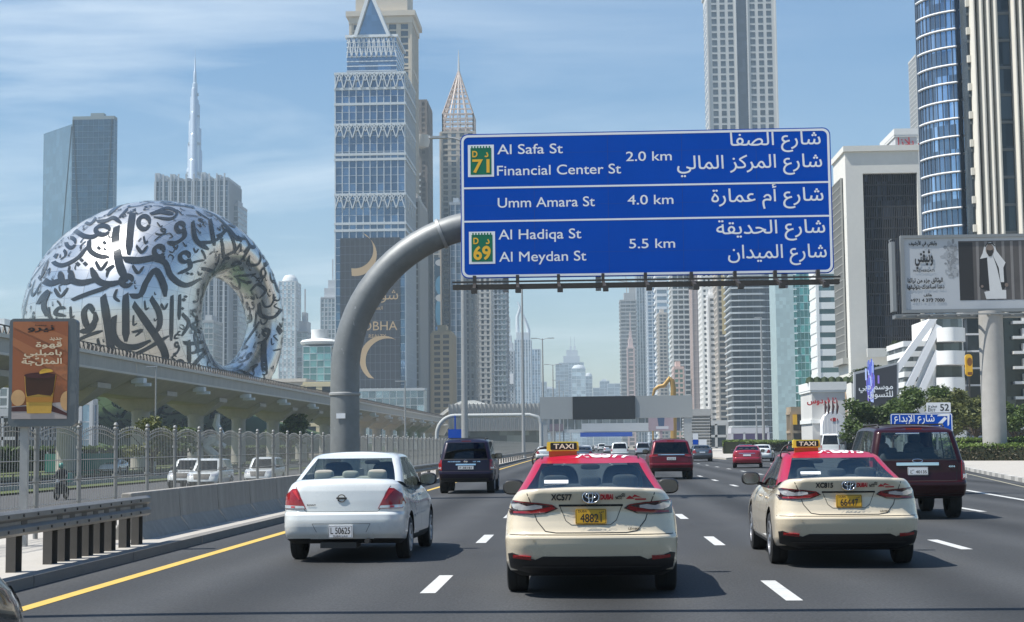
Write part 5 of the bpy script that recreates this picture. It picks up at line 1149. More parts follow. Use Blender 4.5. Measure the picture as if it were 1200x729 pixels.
for i in range(22): x = xd+.25+i*.62; (pl([(x, zb_), (x+.2, zb_), (x+.2, Hh-.3), (x, Hh-.3)], 3, 3) if x < Wd-.6 else None)
# smoke-like smudge beside the picture
for k in range(150):
    a = random.gauss(570, 22); b_y = random.gauss(250, 85)
    if 120 < b_y < 400 and a < 610: pl(ellipse(*c(a, b_y), .05+random.random()*.14, .05+random.random()*.16, 9), 1.5+.01*k, 5 if random.random() < .3 else 7)
cp([(782, 262), (772, 470), (790, 490), (852, 505), (860, 240), (800, 250)], 4, 2); cp([(880, 235), (905, 245), (975, 300), (985, 450), (960, 495), (935, 490), (915, 330)], 4, 2)
cp([(838, 235), (882, 232), (912, 330), (945, 500), (975, 500), (975, 566), (822, 566), (808, 512), (850, 505)], 5, 4)
cp([(818, 170), (838, 142), (868, 132), (900, 150), (912, 200), (978, 290), (960, 330), (962, 440), (935, 440), (925, 330), (880, 225), (852, 228), (838, 250), (784, 260), (806, 215)], 6, 4)
pl(ellipse(*c(862, 190), .30, .42), 7, 6); cp([(838, 190), (850, 182), (884, 182), (886, 215), (872, 242), (852, 242), (838, 215)], 8, 8); pl(ellipse(*c(862, 180), .24, .16), 9, 6)
cp([(822, 165), (840, 140), (884, 138), (902, 160), (898, 166), (880, 150), (842, 152), (828, 172)], 9, 2)
pl(ellipse(*c(979, 461), .13, .15), 7, 6); pl(ellipse(*c(793, 470), .1, .1), 7, 6)
m_.build('poster', [mat('poster_pale', (.44, .46, .48), .5), mat('poster_dark', (.085, .075, .07), .5, var=.35, scale=.7), mat('poster_black', (.018, .016, .016), .5), mat('poster_stripe', (.20, .185, .175), .5, var=.3, scale=.5), mat('poster_white', (.62, .62, .61), .5, var=.08, scale=2), mat('poster_grey', (.22, .23, .24), .5), mat('poster_skin', (.20, .15, .12), .5), mat('poster_mid', (.33, .345, .36), .5), mat('poster_beard', (.03, .025, .022), .5)], r)
m_ = MB()
def bt(s, px, py, wpx, hpx, arab=True, al='c'):
    x, z = c(px, py); vs, fs, wd0 = text2d(ar(s) if arab else s, .03, 3); sx = wpx/937*(1200-1059)*pxm
    m_.add([Oh+Vector((x-sx/2+a/wd0*sx, -.05, z+b*hpx/545*Hh)) for a, b in vs], fs)
bt('وثيقتي في الأرشيف', 350, 145, 215, 38); bt('وثيقتي', 355, 275, 140, 130); bt('WATHEEQATI', 350, 352, 165, 24, False); bt('الوثائق جزء من تراثنا', 360, 432, 270, 46); bt('دعنا نساعدك بتوثيقها', 362, 480, 285, 46); bt('هاتف', 375, 540, 62, 32); bt('+971 4 373 7000', 372, 582, 262, 36, False)
x, z = c(355, 328); pl([(x-.95, z), (x+.95, z), (x+.95, z+.04), (x-.95, z+.04)], 3, 0) if False else None
m_.build('lettering', M['blacktext'], r)

# ---------------------------------------------------------------- dark digital screen with palms behind it
Yd = 178.; P = [at(1001, 436, Yd), at(1053, 424.5, Yd), at(1053, 478, Yd), at(1001, 480, Yd)]
r = thing('digital_screen', 'large dark digital advertising screen with blue streaks above the trees', 'screen', (P[0].x, Yd, 0), 0)
m_ = MB(); Q = [p-r.location for p in P]
m_.plate([(Q[3].x, Q[3].z), (Q[2].x, Q[2].z), (Q[1].x, Q[1].z), (Q[0].x, Q[0].z)], (0, .8, 0), X_, Z_, .8)
m_.bx(1, 1.6, .1, .7, 0, Q[3].z+.1); m_.bx(Q[2].x-1.6, Q[2].x-1, .1, .7, 0, Q[3].z+.1); m_.build('housing', mat('screen_housing', (.42, .43, .44), .5), r)
m_ = MB(); ins = lambda p, dx, dz: (p.x+dx, p.z+dz)
m_.add([(a, -.02, b) for a, b in (ins(Q[3], .18, .2), ins(Q[2], -.2, .2), ins(Q[1], -.2, -.25), ins(Q[0], .18, -.25))], [(0, 1, 2, 3)]); scr = m_.build('display', mat('screen_dark', (.045, .045, .055), .35, var=.15, scale=.3), r)
m_ = MB(); rs_ = random.Random(4); cxp = lambda px, py: (at(px, py, Yd)-r.location)
for k in range(70):
    px = rs_.gauss(1019.5, 2.6); py = 434+rs_.random()*38; p_ = cxp(px, py); w = rs_.uniform(.05, .2); hh = rs_.uniform(.3, 1.6); m_.add([(p_.x, -.03-k*.0003, p_.z), (p_.x+w, -.03-k*.0003, p_.z), (p_.x+w, -.03-k*.0003, p_.z+hh), (p_.x, -.03-k*.0003, p_.z+hh)], [(0, 1, 2, 3)], k % 3)
m_.build('picture', [mat('screen_blue', (.10, .14, .55), .4, emis=.4), mat('screen_pale', (.4, .48, .75), .4, emis=.4), mat('screen_violet', (.2, .14, .5), .4, emis=.4)], scr)
m_ = MB()
for k, (w, py) in enumerate(((2.4, 456), (2.1, 465))): p_ = cxp(1046.5, py); put_text(m_, ar(('موسم دبي', 'للتسوق')[k]), (p_.x, -.06, p_.z), X_, Z_, .95, align='r', bold=.02)
m_.build('lettering', M['whitetext'], scr)

# ---------------------------------------------------------------- exit sign
Ye = 92.; r = thing('exit_sign', 'small blue Arabic exit sign with white arrow and a white 52 plate on top', 'road sign', (at(1079, 520, Ye).x, Ye, 0))
m_ = MB(); a_, b2 = at(1044, 509, Ye)-r.location, at(1116, 484, Ye)-r.location; z0, z1 = a_.z, b2.z; w = b2.x-a_.x; zk = .019*w
m_.plate([(x, z+(x-a_.x)*0) for x, z in rrect(a_.x, b2.x, z0, z1, .12)], (0, .06, 0), X_, Z_, .06); bd = m_.build('board', M['signblue'], r)
ft = MB(); ou, inn = rrect(a_.x+.02, b2.x-.02, z0+.02, z1-.02, .11), rrect(a_.x+.07, b2.x-.07, z0+.07, z1-.07, .08); k = len(ou)
ft.add([(a, -.004, b) for a, b in ou+inn], [(i, (i+1) % k, (i+1) % k+k, i+k) for i in range(k)])
put_text(ft, ar('شارع الإبداع'), (a_.x+w*.06, -.004, z0+.72), X_, Z_, .62, width=w*.65, bold=.015)
put_text(ft, "Al Ebdaa St", (a_.x+w*.06, -.004, z0+.15), X_, Z_, .52, width=w*.6, bold=.015)
ar_ = Vector((a_.x+w*.77, 0, z0+.5)); D1 = Vector((.7, 0, .7)).normalized(); D2 = Vector((-.7, 0, .7)).normalized()
ft.add([ar_+D1*a+D2*b+Vector((0, -.004, 0)) for a, b in ((0, -.09), (.62, -.09), (.62, .09), (0, .09))], [(0, 1, 2, 3)])
ft.add([ar_+D1*a+D2*b+Vector((0, -.005, 0)) for a, b in ((.95, 0), (.45, .42), (.33, .42), (.75, 0), (.33, -.42), (.45, -.42))], [(0, 1, 2, 3), (0, 3, 4, 5)]); ft.build('lettering', M['whitetext'], bd)
m_ = MB(); c0, c1 = at(1086, 484.5, Ye)-r.location, at(1114, 473, Ye)-r.location; m_.plate(rrect(c0.x, c1.x, z1+.03, z1+.62, .06), (0, .06, 0), X_, Z_, .06); ep = m_.build('exit_plate', M['platewhite'], r)
ft = MB(); put_text(ft, '52', (c1.x-.1, -.005, z1+.14), X_, Z_, .55, align='r', bold=.02); put_text(ft, ar('مخرج'), (c0.x+.08, -.005, z1+.34), X_, Z_, .24, bold=.02); put_text(ft, 'EXIT', (c0.x+.08, -.005, z1+.1), X_, Z_, .22, bold=.02); ft.build('lettering', M['blacktext'], ep)
m_ = MB(); 
for f in (.25, .75): m_.bx(a_.x+w*f-.05, a_.x+w*f+.05, .065, .16, .1, z1)
m_.build('post', M['galv'], r)
# small parking sign near the louvred block
r = thing('parking_sign', 'small white and blue road sign at the tip of the traffic island', 'road sign', (at(815, 530, 190).x, 190, 0))
m_ = MB(); a_, b2 = at(812, 521, 190)-r.location, at(818, 508, 190)-r.location; zm = at(815, 515, 190).z; m_.bx(a_.x, b2.x, -.05, 0, zm, b2.z, 0); m_.bx(a_.x, b2.x, -.05, 0, a_.z, zm-.02, 1); m_.build('panel', [M['platewhite'], M['signblue']], r)
m_ = MB(); m_.bx(-.05, .05, .001, .1, 0, b2.z); m_.build('post', M['galv'], r)
r = thing('info_sign', 'small white information sign beside the blue parking sign', 'road sign', (at(823, 530, 192).x, 192, 0))
m_ = MB(); a_, b2 = at(819, 522, 192)-r.location, at(828, 515, 192)-r.location; m_.bx(a_.x, b2.x, -.05, 0, a_.z, b2.z); m_.build('panel', M['platewhite'], r)
m_ = MB(); m_.bx(-.05, .05, .001, .1, 0, b2.z); m_.build('post', M['galv'], r)
# golden arched frame with a small pink poster
Yg = 360; r = thing('golden_frame', 'golden crane-necked arch standing behind the message sign', 'sculpture', (at(786, 520, Yg).x, Yg, 0))
m_ = MB(); P = lambda px, py: tuple(at(px, py, Yg)-r.location)
m_.tube([P(789, 530), P(789.5, 490), P(789, 455), P(787.5, 446), P(784.5, 443.5), P(781.5, 447.5), P(778, 452), P(772, 453), P(767, 456.5), P(765, 464)], [.75, .75, .65, .6, .6, .5, .5, .45, .4, .25], 10)
m_.tube([P(765.5, 464), P(765, 490), P(765.5, 530)], .2, 8); m_.build('arch', M['gold'], r, smooth=50)
Yg = 345; a_, b2 = at(760, 505, Yg), at(789, 487, Yg); r = thing('poster_board', 'small pink grey poster board under the right end of the message sign', 'billboard', ((a_.x+b2.x)/2, Yg, 0)); hw = (b2.x-a_.x)/2
m_ = MB(); m_.bx(-hw, hw, -.15, .1, a_.z, b2.z); m_.bx(-.3, .3, -.05, .1, 0, a_.z); m_.build('panel', mat('poster_pink', (.36, .28, .31), .5, var=.2, scale=.5), r)
m_ = MB(); m_.add([(x*hw, -.16, a_.z+(b2.z-a_.z)*z) for x, z in ((-.2, .3), (.25, .3), (.3, .95), (-.3, .95))], [(0, 1, 2, 3)], 0); m_.add([(x*hw, -.17, a_.z+(b2.z-a_.z)*z) for x, z in ((-.4, .12), (.6, .12), (.6, .3), (-.4, .3))], [(0, 1, 2, 3)], 1)
m_.build('picture', [mat('poster_blue', (.05, .09, .17), .5), mat('poster_white2', (.55, .55, .58), .5)], r)
# ---------------------------------------------------------------- cars (built with the tail at y=0, nose towards +y)
def superell(mb, c, r, e=.4, n=12, m=20, mi=0, rot=None):
    sp = lambda v, p: math.copysign(abs(v)**p, v); vs = []
    for i in range(n+1):
        a = -math.pi/2+math.pi*i/n
        for j in range(m):
            b = 2*math.pi*j/m
            p = Vector((r[0]*sp(math.cos(a), e)*sp(math.cos(b), e), r[1]*sp(math.cos(a), e)*sp(math.sin(b), e), r[2]*sp(math.sin(a), e)))
            vs.append(Vector(c)+(rot @ p if rot else p))
    mb.add(vs, [(i*m+j, i*m+(j+1) % m, (i+1)*m+(j+1) % m, (i+1)*m+j) for i in range(n) for j in range(m)], mi)
def tab(T, x): return float(np.interp(x, [a for a, _ in T], [b for _, b in T]))
def half_outline(w, yr, yf, rx, ry, fx, fy, bow, fbow, sf, n1=7, n2=7):
    P = []
    for i in range(n1): x = (w-rx)*i/n1; P.append((x, yr+bow*(x/w)**2))
    y1 = yr+bow*((w-rx)/w)**2
    for i in range(n2): a = math.pi/2*i/n2; P.append((w-rx+rx*math.sin(a), y1+ry*(1-math.cos(a))))
    y2 = yf-fbow*((w-fx)/w)**2
    ya, yb = y1+ry, y2-fy
    for f in sf: P.append((w, ya+(yb-ya)*f))
    for i in range(1, n2+1): a = math.pi/2*i/n2; P.append((w-fx+fx*math.cos(a), yb+fy*math.sin(a)))
    for i in range(1, n1+1): x = (w-fx)*(1-i/n1); P.append((x, yf-fbow*(x/w)**2))
    return P
def full(P, zf):
    """right half + mirrored left half as a closed loop, rear centre first"""
    R = [Vector((x, y, zf(y))) for x, y in P]
    return R+[Vector((-p.x, p.y, p.z)) for p in R[-2:0:-1]]
def cross_cap(n_half, loop, crown, k=6):
    """strips across the car between mirrored loop points"""
    N_ = len(loop); rows = []; vs = []
    for i in range(n_half):
        a = loop[i]; b = loop[(N_-i) % N_]; row = []
        for j in range(k+1):
            f = j/k; p = a.lerp(b, f); p.z += crown*(1-(2*f-1)**2)*min(1, abs(a.x)/.5); row.append(len(vs)); vs.append(p)
        rows.append(row)
    fs = []; ys = []
    for i in range(n_half-1):
        for j in range(k):
            q = (rows[i][j], rows[i+1][j], rows[i+1][j+1], rows[i][j+1]); fs.append(q); ys.append(i)
    return vs, fs, ys
class Car: pass
def make_car(name, label, S, paint, roof=None, glass=None, group='cars on the highway', cut=True, rim=None):
    c = Car(); c.S = S; roof = roof or paint; glass = glass or M['carglass']
    L_c, hw = S['L'], S['hw']; zt0, zb0 = S['rear'][-1][0], S['rear'][0][0]
    T = lambda z: (z-zb0)/(zt0-zb0)
    rt = [(T(z), v) for z, v in S['rear']]; wt = [(T(z), v) for z, v in S['wid']]
    fr = [(0, .28), (.12, .06), (.35, .0), (.55, .03), (.8, .12), (1, .32)]
    fr = S.get('front', fr)
    ts = sorted(set([round(a, 4) for a, _ in rt]+[round(a, 4) for a, _ in wt]+[i/16 for i in range(17)]))
    sf = [i/26 for i in range(27)]; loops = []
    for t in ts:
        w = tab(wt, t); P = half_outline(w, tab(rt, t), L_c-tab(fr, t), S.get('rx', .3), S.get('ry', .26), .38, .5, S.get('bow', .1), .16, sf)
        P = [(x*(1-S.get('tap', .03)*abs(2*y/L_c-1)**3), y) for x, y in P]
        loops.append(full(P, lambda y: tab(S['bot'], y)+(tab(S['top'], y)-tab(S['bot'], y))*t))
    nh = len(P); N_ = len(loops[0]); b = MB()
    vs = [p for l in loops for p in l]
    fs = [(i*N_+j, i*N_+(j+1) % N_, (i+1)*N_+(j+1) % N_, (i+1)*N_+j) for i in range(len(loops)-1) for j in range(N_)]
    b.add(vs, fs, 0)
    g0y, g1y = S['gr'][0][1], S['gf'][0][1]
    v_, f_, rws = cross_cap(nh, loops[-1], S.get('crown', .02))
    for f in f_:
        ym = sum(v_[i].y for i in f)/4
    base = len(b.v); b.v += [tuple(p) for p in v_]
    for f in f_:
        ym = sum(v_[i].y for i in f)/4; xm = max(abs(v_[i].x) for i in f)
        b.f.append(tuple(i+base for i in f)[::-1] if False else tuple(i+base for i in f)); b.m.append(1 if (g0y+.02 < ym < g1y-.05) else 0)
    v_, f_, rws = cross_cap(nh, loops[0], 0)
    base = len(b.v); b.v += [tuple(p) for p in v_]; b.f += [tuple(i+base for i in f)[::-1] for f in f_]; b.m += [2]*len(f_)
    # weld
    bm = bmesh.new(); me = bpy.data.meshes.new('body'); me.from_pydata(b.v, [], b.f); me.polygons.foreach_set('material_index', [2 if max(b.v[i][2] for i in f) < zb0+.052 else q_ for f, q_ in zip(b.f, b.m)]); bm.from_mesh(me)
    bmesh.ops.remove_doubles(bm, verts=bm.verts, dist=.0008); bmesh.ops.dissolve_degenerate(bm, dist=.0005, edges=bm.edges); bmesh.ops.recalc_face_normals(bm, faces=bm.faces)
    bm.to_mesh(me); bm.free()
    for m in (paint, M['interior'], M['under']): me.materials.append(m)
    # greenhouse
    G_ = S; vv = [0, .045, .05, .2, .35, .5, .62, .74, .84, .88, .885, .93, .97, 1.0]
    sfr = S['side']; brk = [0]
    sides = []
    for a, bb, k in sfr:
        n = max(1, int((bb-a)/.06)); sides += [(a+(bb-a)*i/n, k) for i in range(n)]
    sfs = [a for a, _ in sides]+[1.0]; n1 = 7; n2 = 6; gl = []
    for v in vv:
        P = half_outline(tab(S['gw'], v), tab(S['gr'], v), tab(S['gf'], v), S.get('grx', .09), S.get('gry', .16), .2, .28, S.get('gbow', .06), .16, sfs, n1, n2)
        gl.append(full(P, lambda y: (tab(S['top'], y)-.012)+(S['H']-S.get('rc', .035)*((y-S['ry0'])/1.0)**2-tab(S['top'], y)+.012)*v))
    nh2 = len(P); N2 = len(gl[0])
    cls = ['rw']*n1+['p']*n2+[k for _, k in sides]+['p']*n2+['ws']*n1
    cls = cls+cls[::-1]
    meshes = {}
    def addq(key, q): meshes.setdefault(key, MB()).add(q, [(0, 1, 2, 3)])
    allq = []
    for i in range(len(vv)-1):
        vm = (vv[i]+vv[i+1])/2
        for j in range(N2):
            q = [gl[i][j], gl[i][(j+1) % N2], gl[i+1][(j+1) % N2], gl[i+1][j]]; k = cls[j]; left = j >= nh2-1
            allq.append(q)
            if k == 'b': k = 'black' if .05 < vm < .88 else 'p'
            elif k != 'p':
                if vm < .048: k = 'black'
                elif vm > .885 : k = 'p'
                elif vm > .88: k = 'black' if k != 'ws' else 'p'
                elif k.startswith('g'): k = k+('L' if left else 'R')
            addq({'p': 'roof'}.get(k, k), q)
    v_, f_, rws = cross_cap(nh2, gl[-1], S.get('rcrown', .03))
    for f in f_: addq('roof', [v_[i] for i in f]); allq.append([v_[i] for i in f])
    av = [p for q in allq for p in q]; af = [tuple(range(4*i, 4*i+4)) for i in range(len(allq))]
    o_ = len(av); av += [v.co.copy() for v in me.vertices]; af += [tuple(o_+i for i in p.vertices) for p in me.polygons]
    c.bvh = BVHTree.FromPolygons(av, af)
    # wheel arches
    r = thing(name, label, 'car', (0, 0, 0), 0, group); c.root = r
    body = bpy.data.objects.new('body', me); COL.objects.link(body)
    wr, wy = S['wr'], S['wy']
    if cut:
        cb = MB()
        for y in wy:
            for s in (-1, 1):
                x0, x1 = (hw-.30, hw+.3) if s > 0 else (-hw-.3, -hw+.30); n = 36; ra = wr+.055
                pv = [(x, y+ra*math.cos(2*math.pi*k/n), wr+.02+ra*math.sin(2*math.pi*k/n)) for x in (x0, x1) for k in range(n)]
                cb.add(pv, [tuple(range(n))[::-1], tuple(range(n, 2*n))]+[(k, (k+1) % n, (k+1) % n+n, k+n) for k in range(n)], 2)
        cm = bpy.data.meshes.new('cut'); cm.from_pydata(cb.v, [], cb.f); cm.polygons.foreach_set('material_index', cb.m)
        for m in (paint, M['interior'], M['under']): cm.materials.append(m)
        bm = bmesh.new(); bm.from_mesh(cm); bmesh.ops.recalc_face_normals(bm, faces=bm.faces); bm.to_mesh(cm); bm.free()
        co_ = bpy.data.objects.new('cut', cm); COL.objects.link(co_)
        md = body.modifiers.new('b', 'BOOLEAN'); md.operation = 'DIFFERENCE'; md.object = co_; md.solver = 'EXACT'
        dg = bpy.context.evaluated_depsgraph_get(); dg.update(); nm_ = bpy.data.meshes.new_from_object(body.evaluated_get(dg))
        body.modifiers.clear(); body.data = nm_; nm_.name = 'body'; bpy.data.objects.remove(co_)
    body.data.polygons.foreach_set('use_smooth', [True]*len(body.data.polygons)); body.data.set_sharp_from_angle(angle=R_(38)); body.parent = r
    names = dict(roof='roof', black='window_trim', rw='rear_window', ws='windscreen')
    for k, m in meshes.items():
        mm = roof if k == 'roof' else M['black'] if k == 'black' else glass
        ob = m.build(names.get(k, 'side_window'), mm, r)
        bm = bmesh.new(); bm.from_mesh(ob.data); bmesh.ops.remove_doubles(bm, verts=bm.verts, dist=.0006)
        bmesh.ops.dissolve_degenerate(bm, dist=.0004, edges=bm.edges); bm.to_mesh(ob.data); bm.free()
        ob.data.polygons.foreach_set('use_smooth', [True]*len(ob.data.polygons)); ob.data.set_sharp_from_angle(angle=R_(45))
    # wheels
    wm = MB(); n = 40; tw = S.get('tw', .22)
    wm.lathe([(wr*.62, -tw*.45), (wr*.9, -tw*.5), (wr*.975, -tw*.44), (wr, -tw*.3), (wr*.997, -.012), (wr*.985, -.008), (wr*.985, .008), (wr*.997, .012), (wr, tw*.3), (wr*.975, tw*.44), (wr*.9, tw*.5), (wr*.62, tw*.45)], n, axis='x')
    rm = MB(); rr = wr*.64
    rm.lathe([(rr*1.02, tw*.46), (rr*.93, tw*.47), (rr*.9, tw*.3), (rr*.3, tw*.2), (0, tw*.2)], n, axis='x', mi=1); rm.lathe([(rr*1.03, tw*.42), (rr*1.03, tw*.5), (rr*.92, tw*.5), (rr*.9, tw*.25)], n, axis='x')
    ns = S.get('spokes', 5)
    for k in range(ns):
        a = 2*math.pi*k/ns; d = Vector((0, math.cos(a), math.sin(a))); e = Vector((0, -math.sin(a), math.cos(a))); x = Vector((tw*.44, 0, 0))
        for w_, sg in ((.5, 1),):
            rm.add([x*.9+d*rr*.12+e*rr*.2, x*.9+d*rr*.12-e*rr*.2, x*1.06+d*rr*.95-e*rr*.17, x*1.06+d*rr*.95+e*rr*.17], [(0, 1, 2, 3)])
    rm.lathe([(rr*.24, tw*.44), (rr*.16, tw*.5), (0, tw*.5)], 16, axis='x')
    w0 = wm.build('wheel', M['rubber'], r, smooth=40); r0 = rm.build('rim', [rim or mat('alloy', (.45, .45, .46), .35, .8, var=.1), M['under']], w0)
    w0.location = (hw-tw*.5-.01, wy[0], wr)
    for x, y, rz in ((hw-tw*.5-.01, wy[1], 0), (-hw+tw*.5+.01, wy[0], math.pi), (-hw+tw*.5+.01, wy[1], math.pi)): copy_tree(w0, (x, y, wr), rz, parent=r)
    # interior
    sm_ = S.get('seat', M['seatgrey']); H_ = S['H']; zb_ = tab(S['top'], 2)
    for x in (-.37, .37):
        m = MB(); y = S['seaty']; superell(m, (x, y, zb_-.05), (.24, .09, .42), .5); superell(m, (x, y-.03, H_-.27), (.135, .06, .105), .6); m.build('front_seat', sm_, r, smooth=60)
    m = MB(); y = S['gr'][0][1]+S.get('rs', .5); superell(m, (0, y, zb_-.22), (.62, .1, .4), .35)
    for x in (-.38, 0, .38): superell(m, (x, y-.03, zb_+S.get('rh', .17)), (.14 if x else .12, .055, .085 if x else .07), .55)
    m.build('rear_seat', S.get('rseat', sm_), r, smooth=60)
    m = MB(); y = S['gf'][0][1]-.55; superell(m, (0, y, zb_-.02), (.66, .3, .12), .5); superell(m, (-.38, y-.36, zb_+.06), (.17, .03, .15), .8); superell(m, (0, y+.1, H_-.14), (.12, .015, .035), .6); m.build('dashboard', M['interior'], r, smooth=60)
    # mirrors
    for s in (-1, 1):
        m = MB(); my = S.get('my', S['gf'][0][1]-.55); mz = S.get('mz', zb_+.09); mx = s*(hw+.03)
        superell(m, (mx, my, mz), (.135, .085, .095), .72); m.bar((s*(hw-.14), my+.05, mz-.08), (mx-s*.02, my+.03, mz-.05), .07, .05)
        o = m.build('wing_mirror', S.get('mirror', M['black']), r, smooth=50)
        m = MB(); m.plate(rrect(mx-.112, mx+.112, mz-.074, mz+.074, .06), (0, my-.083, 0), X_, Z_, .006); m.build('mirror_glass', M['mirrorglass'], o)
    return c
def proj(c, kind):
    L_c = c.S['L']
    def f(a, b):
        o, d = dict(rear=((a, -1.5, b), Y_), front=((a, L_c+1.5, b), -Y_), left=((-3, a, b), X_), right=((3, a, b), -X_), top=((a, b, 4), -Z_))[kind]
        h = c.bvh.ray_cast(Vector(o), d, 6)
        if h[0] is None:
            h = c.bvh.find_nearest(Vector(o)+d*(3 if kind in ('left', 'right') else 1.6))
        n = h[1] if h[1].dot(d) < 0 else -h[1]
        return h[0], n
    return f
def patch(mb, c, kind, poly, off=.006, mi=0, grid=.05, skirt=.0):
    P = proj(c, kind); q = []
    for i in range(len(poly)):
        a, b = Vector(poly[i]), Vector(poly[(i+1) % len(poly)]); k = max(1, int((b-a).length/grid)); q += [tuple(a.lerp(b, j/k)) for j in range(k)]
    xs = [p[0] for p in q]; zs = [p[1] for p in q]
    inner = [(x, z) for x in np.arange(min(xs)+grid/2, max(xs), grid) for z in np.arange(min(zs)+grid/2, max(zs), grid)]
    vs, fs = fill([q], inner); pts = [P(*v) for v in vs]
    out = [h+n*off for h, n in pts]; mb.add(out, fs, mi)
    if skirt:
        cnt = {}
        for t in fs:
            for i in range(3): e = (t[i], t[(i+1) % 3]); cnt[tuple(sorted(e))] = cnt.get(tuple(sorted(e)), [])+[e]
        for k, es in cnt.items():
            if len(es) == 1:
                a, b = es[0]; mb.add([out[a], out[b], out[b]-pts[b][1]*skirt, out[a]-pts[a][1]*skirt], [(0, 3, 2, 1)], mi)
def seam(mb, c, kind, line_, w=.008, off=.003, mi=0):
    P = proj(c, kind); pts = []
    for a, b in zip(line_, line_[1:]):
        a, b = Vector(a), Vector(b); k = max(1, int((b-a).length/.05)); pts += [a.lerp(b, j/k) for j in range(k)]
    pts.append(Vector(line_[-1])); row = []
    for i, p in enumerate(pts):
        t = (pts[min(i+1, len(pts)-1)]-pts[max(i-1, 0)]).normalized(); nn = Vector((-t.y, t.x))*w/2
        A, B = P(*(p+nn)), P(*(p-nn)); row.append((A[0]+A[1]*off, B[0]+B[1]*off))
    for (a, b), (d, e) in zip(row, row[1:]): mb.add([a, b, e, d], [(0, 1, 2, 3)], mi)
def car_text(mb, c, kind, s, x, z, h, wdt, mi=0, align='c', bold=.02, off=.011):
    """lettering following the body: a = baseline coordinates in the projection plane"""
    P = proj(c, kind); vs, fs, w = text2d(s, bold+.02, 3, .3); k = wdt/max(w, 1e-6); x0 = {'c': -wdt/2, 'l': 0, 'r': -wdt}[align]
    mb.add([(lambda q: q[0]+q[1]*off)(P(x+x0+a*k, z+b*h)) for a, b in vs], fs, mi)
mir = lambda P: [(-x, z) for x, z in P][::-1]
def number_plate(c, z0, z1, hwid, m, lines, tilt=0., dy=.012):
    P = proj(c, 'rear'); y = min(P(0, z0)[0].y, P(0, z1)[0].y)-dy; mb = MB(); mb.plate(rrect(-hwid, hwid, z0, z1, .012), (0, y, 0), X_, Z_, -.02)
    o = mb.build('number_plate', m, c.root); t = MB()
    fr_ = rrect(-hwid+.006, hwid-.006, z0+.006, z1-.006, .01); fi = rrect(-hwid+.011, hwid-.011, z0+.011, z1-.011, .008); k = len(fr_)
    t.add([(a, y-.0225, b) for a, b in fr_+fi], [(i, (i+1) % k, (i+1) % k+k, i+k) for i in range(k)])
    for s, x, z, h, w in lines: put_text(t, s, (x, y-.023, z), X_, Z_, h, align='c', width=w, bold=.02)
    # plate() extrudes along u x v = -y
    t.build('lettering', M['blacktext'], o)
    return o
flk = lambda name, col, r=.28: mat(name, col, r, .0, coat=1., var=.015, scale=1.5)
P_cream, P_red, P_white = flk('cream_paint', (.70, .60, .44)), mat('taxi_red_paint', (.40, .008, .035), .3, coat=.35, var=.02), flk('white_paint_gloss', (.68, .70, .68))
P_maroon, P_purple, P_crimson = mat('maroon_paint', (.028, .003, .005), .3, .2, coat=.3, spec=.3), mat('aubergine_paint', (.012, .007, .022), .3, .2, coat=.3, spec=.3), mat('crimson_paint', (.12, .006, .014), .3, .2, coat=.4, spec=.3)
P_redcar, P_grey, P_silver, P_black, P_slate = mat('red_paint', (.32, .012, .03), .25, .2, coat=1), mat('grey_paint', (.09, .095, .105), .3, .4, coat=1), mat('silver_paint', (.45, .46, .47), .3, .5, coat=1), mat('black_paint', (.012, .012, .014), .25, .1, coat=1), mat('slate_paint', (.045, .06, .07), .25, .4, coat=1)
# ------- taxi
SP_TAXI = dict(L=4.885, hw=.92, H=1.445, rear=[(.24, .36), (.29, .2), (.36, .1), (.45, .05), (.55, .012), (.625, 0), (.645, .008), (.665, .045), (.70, .07), (.80, .095), (.9, .105), (.975, .09), (1.05, .065), (1.10, .045), (1.122, .05), (1.13, .075)],
    wid=[(.24, .78), (.3, .875), (.4, .91), (.62, .92), (.75, .915), (.88, .9), (.98, .87), (1.05, .835), (1.10, .795), (1.122, .765), (1.13, .73)],
    top=[(0, 1.13), (.3, 1.12), (.62, 1.09), (1.0, 1.04), (1.5, .985), (2.2, .97), (3.3, .97), (3.7, .985), (4.3, .92), (4.7, .82), (4.885, .74)], bot=[(0, .24), (.6, .2), (4.2, .18), (4.885, .24)],
    gr=[(0, .56), (.3, .80), (.6, 1.10), (.88, 1.42), (1, 1.66)], gf=[(0, 3.82), (.5, 3.3), (.88, 2.95), (1, 2.75)], gw=[(0, .80), (.3, .755), (.6, .695), (.88, .635), (.93, .615), (.97, .58), (1, .54)],
    side=[(0, .15, 'p'), (.15, .27, 'g3'), (.27, .285, 'b'), (.285, .52, 'g1'), (.52, .56, 'b'), (.56, .95, 'g2'), (.95, 1, 'p')], ry0=2.25, wr=.335, wy=(1.06, 3.885), seaty=2.15, rs=.62, rh=.19, bow=.13, ry=.34, rx=.3, spokes=10)
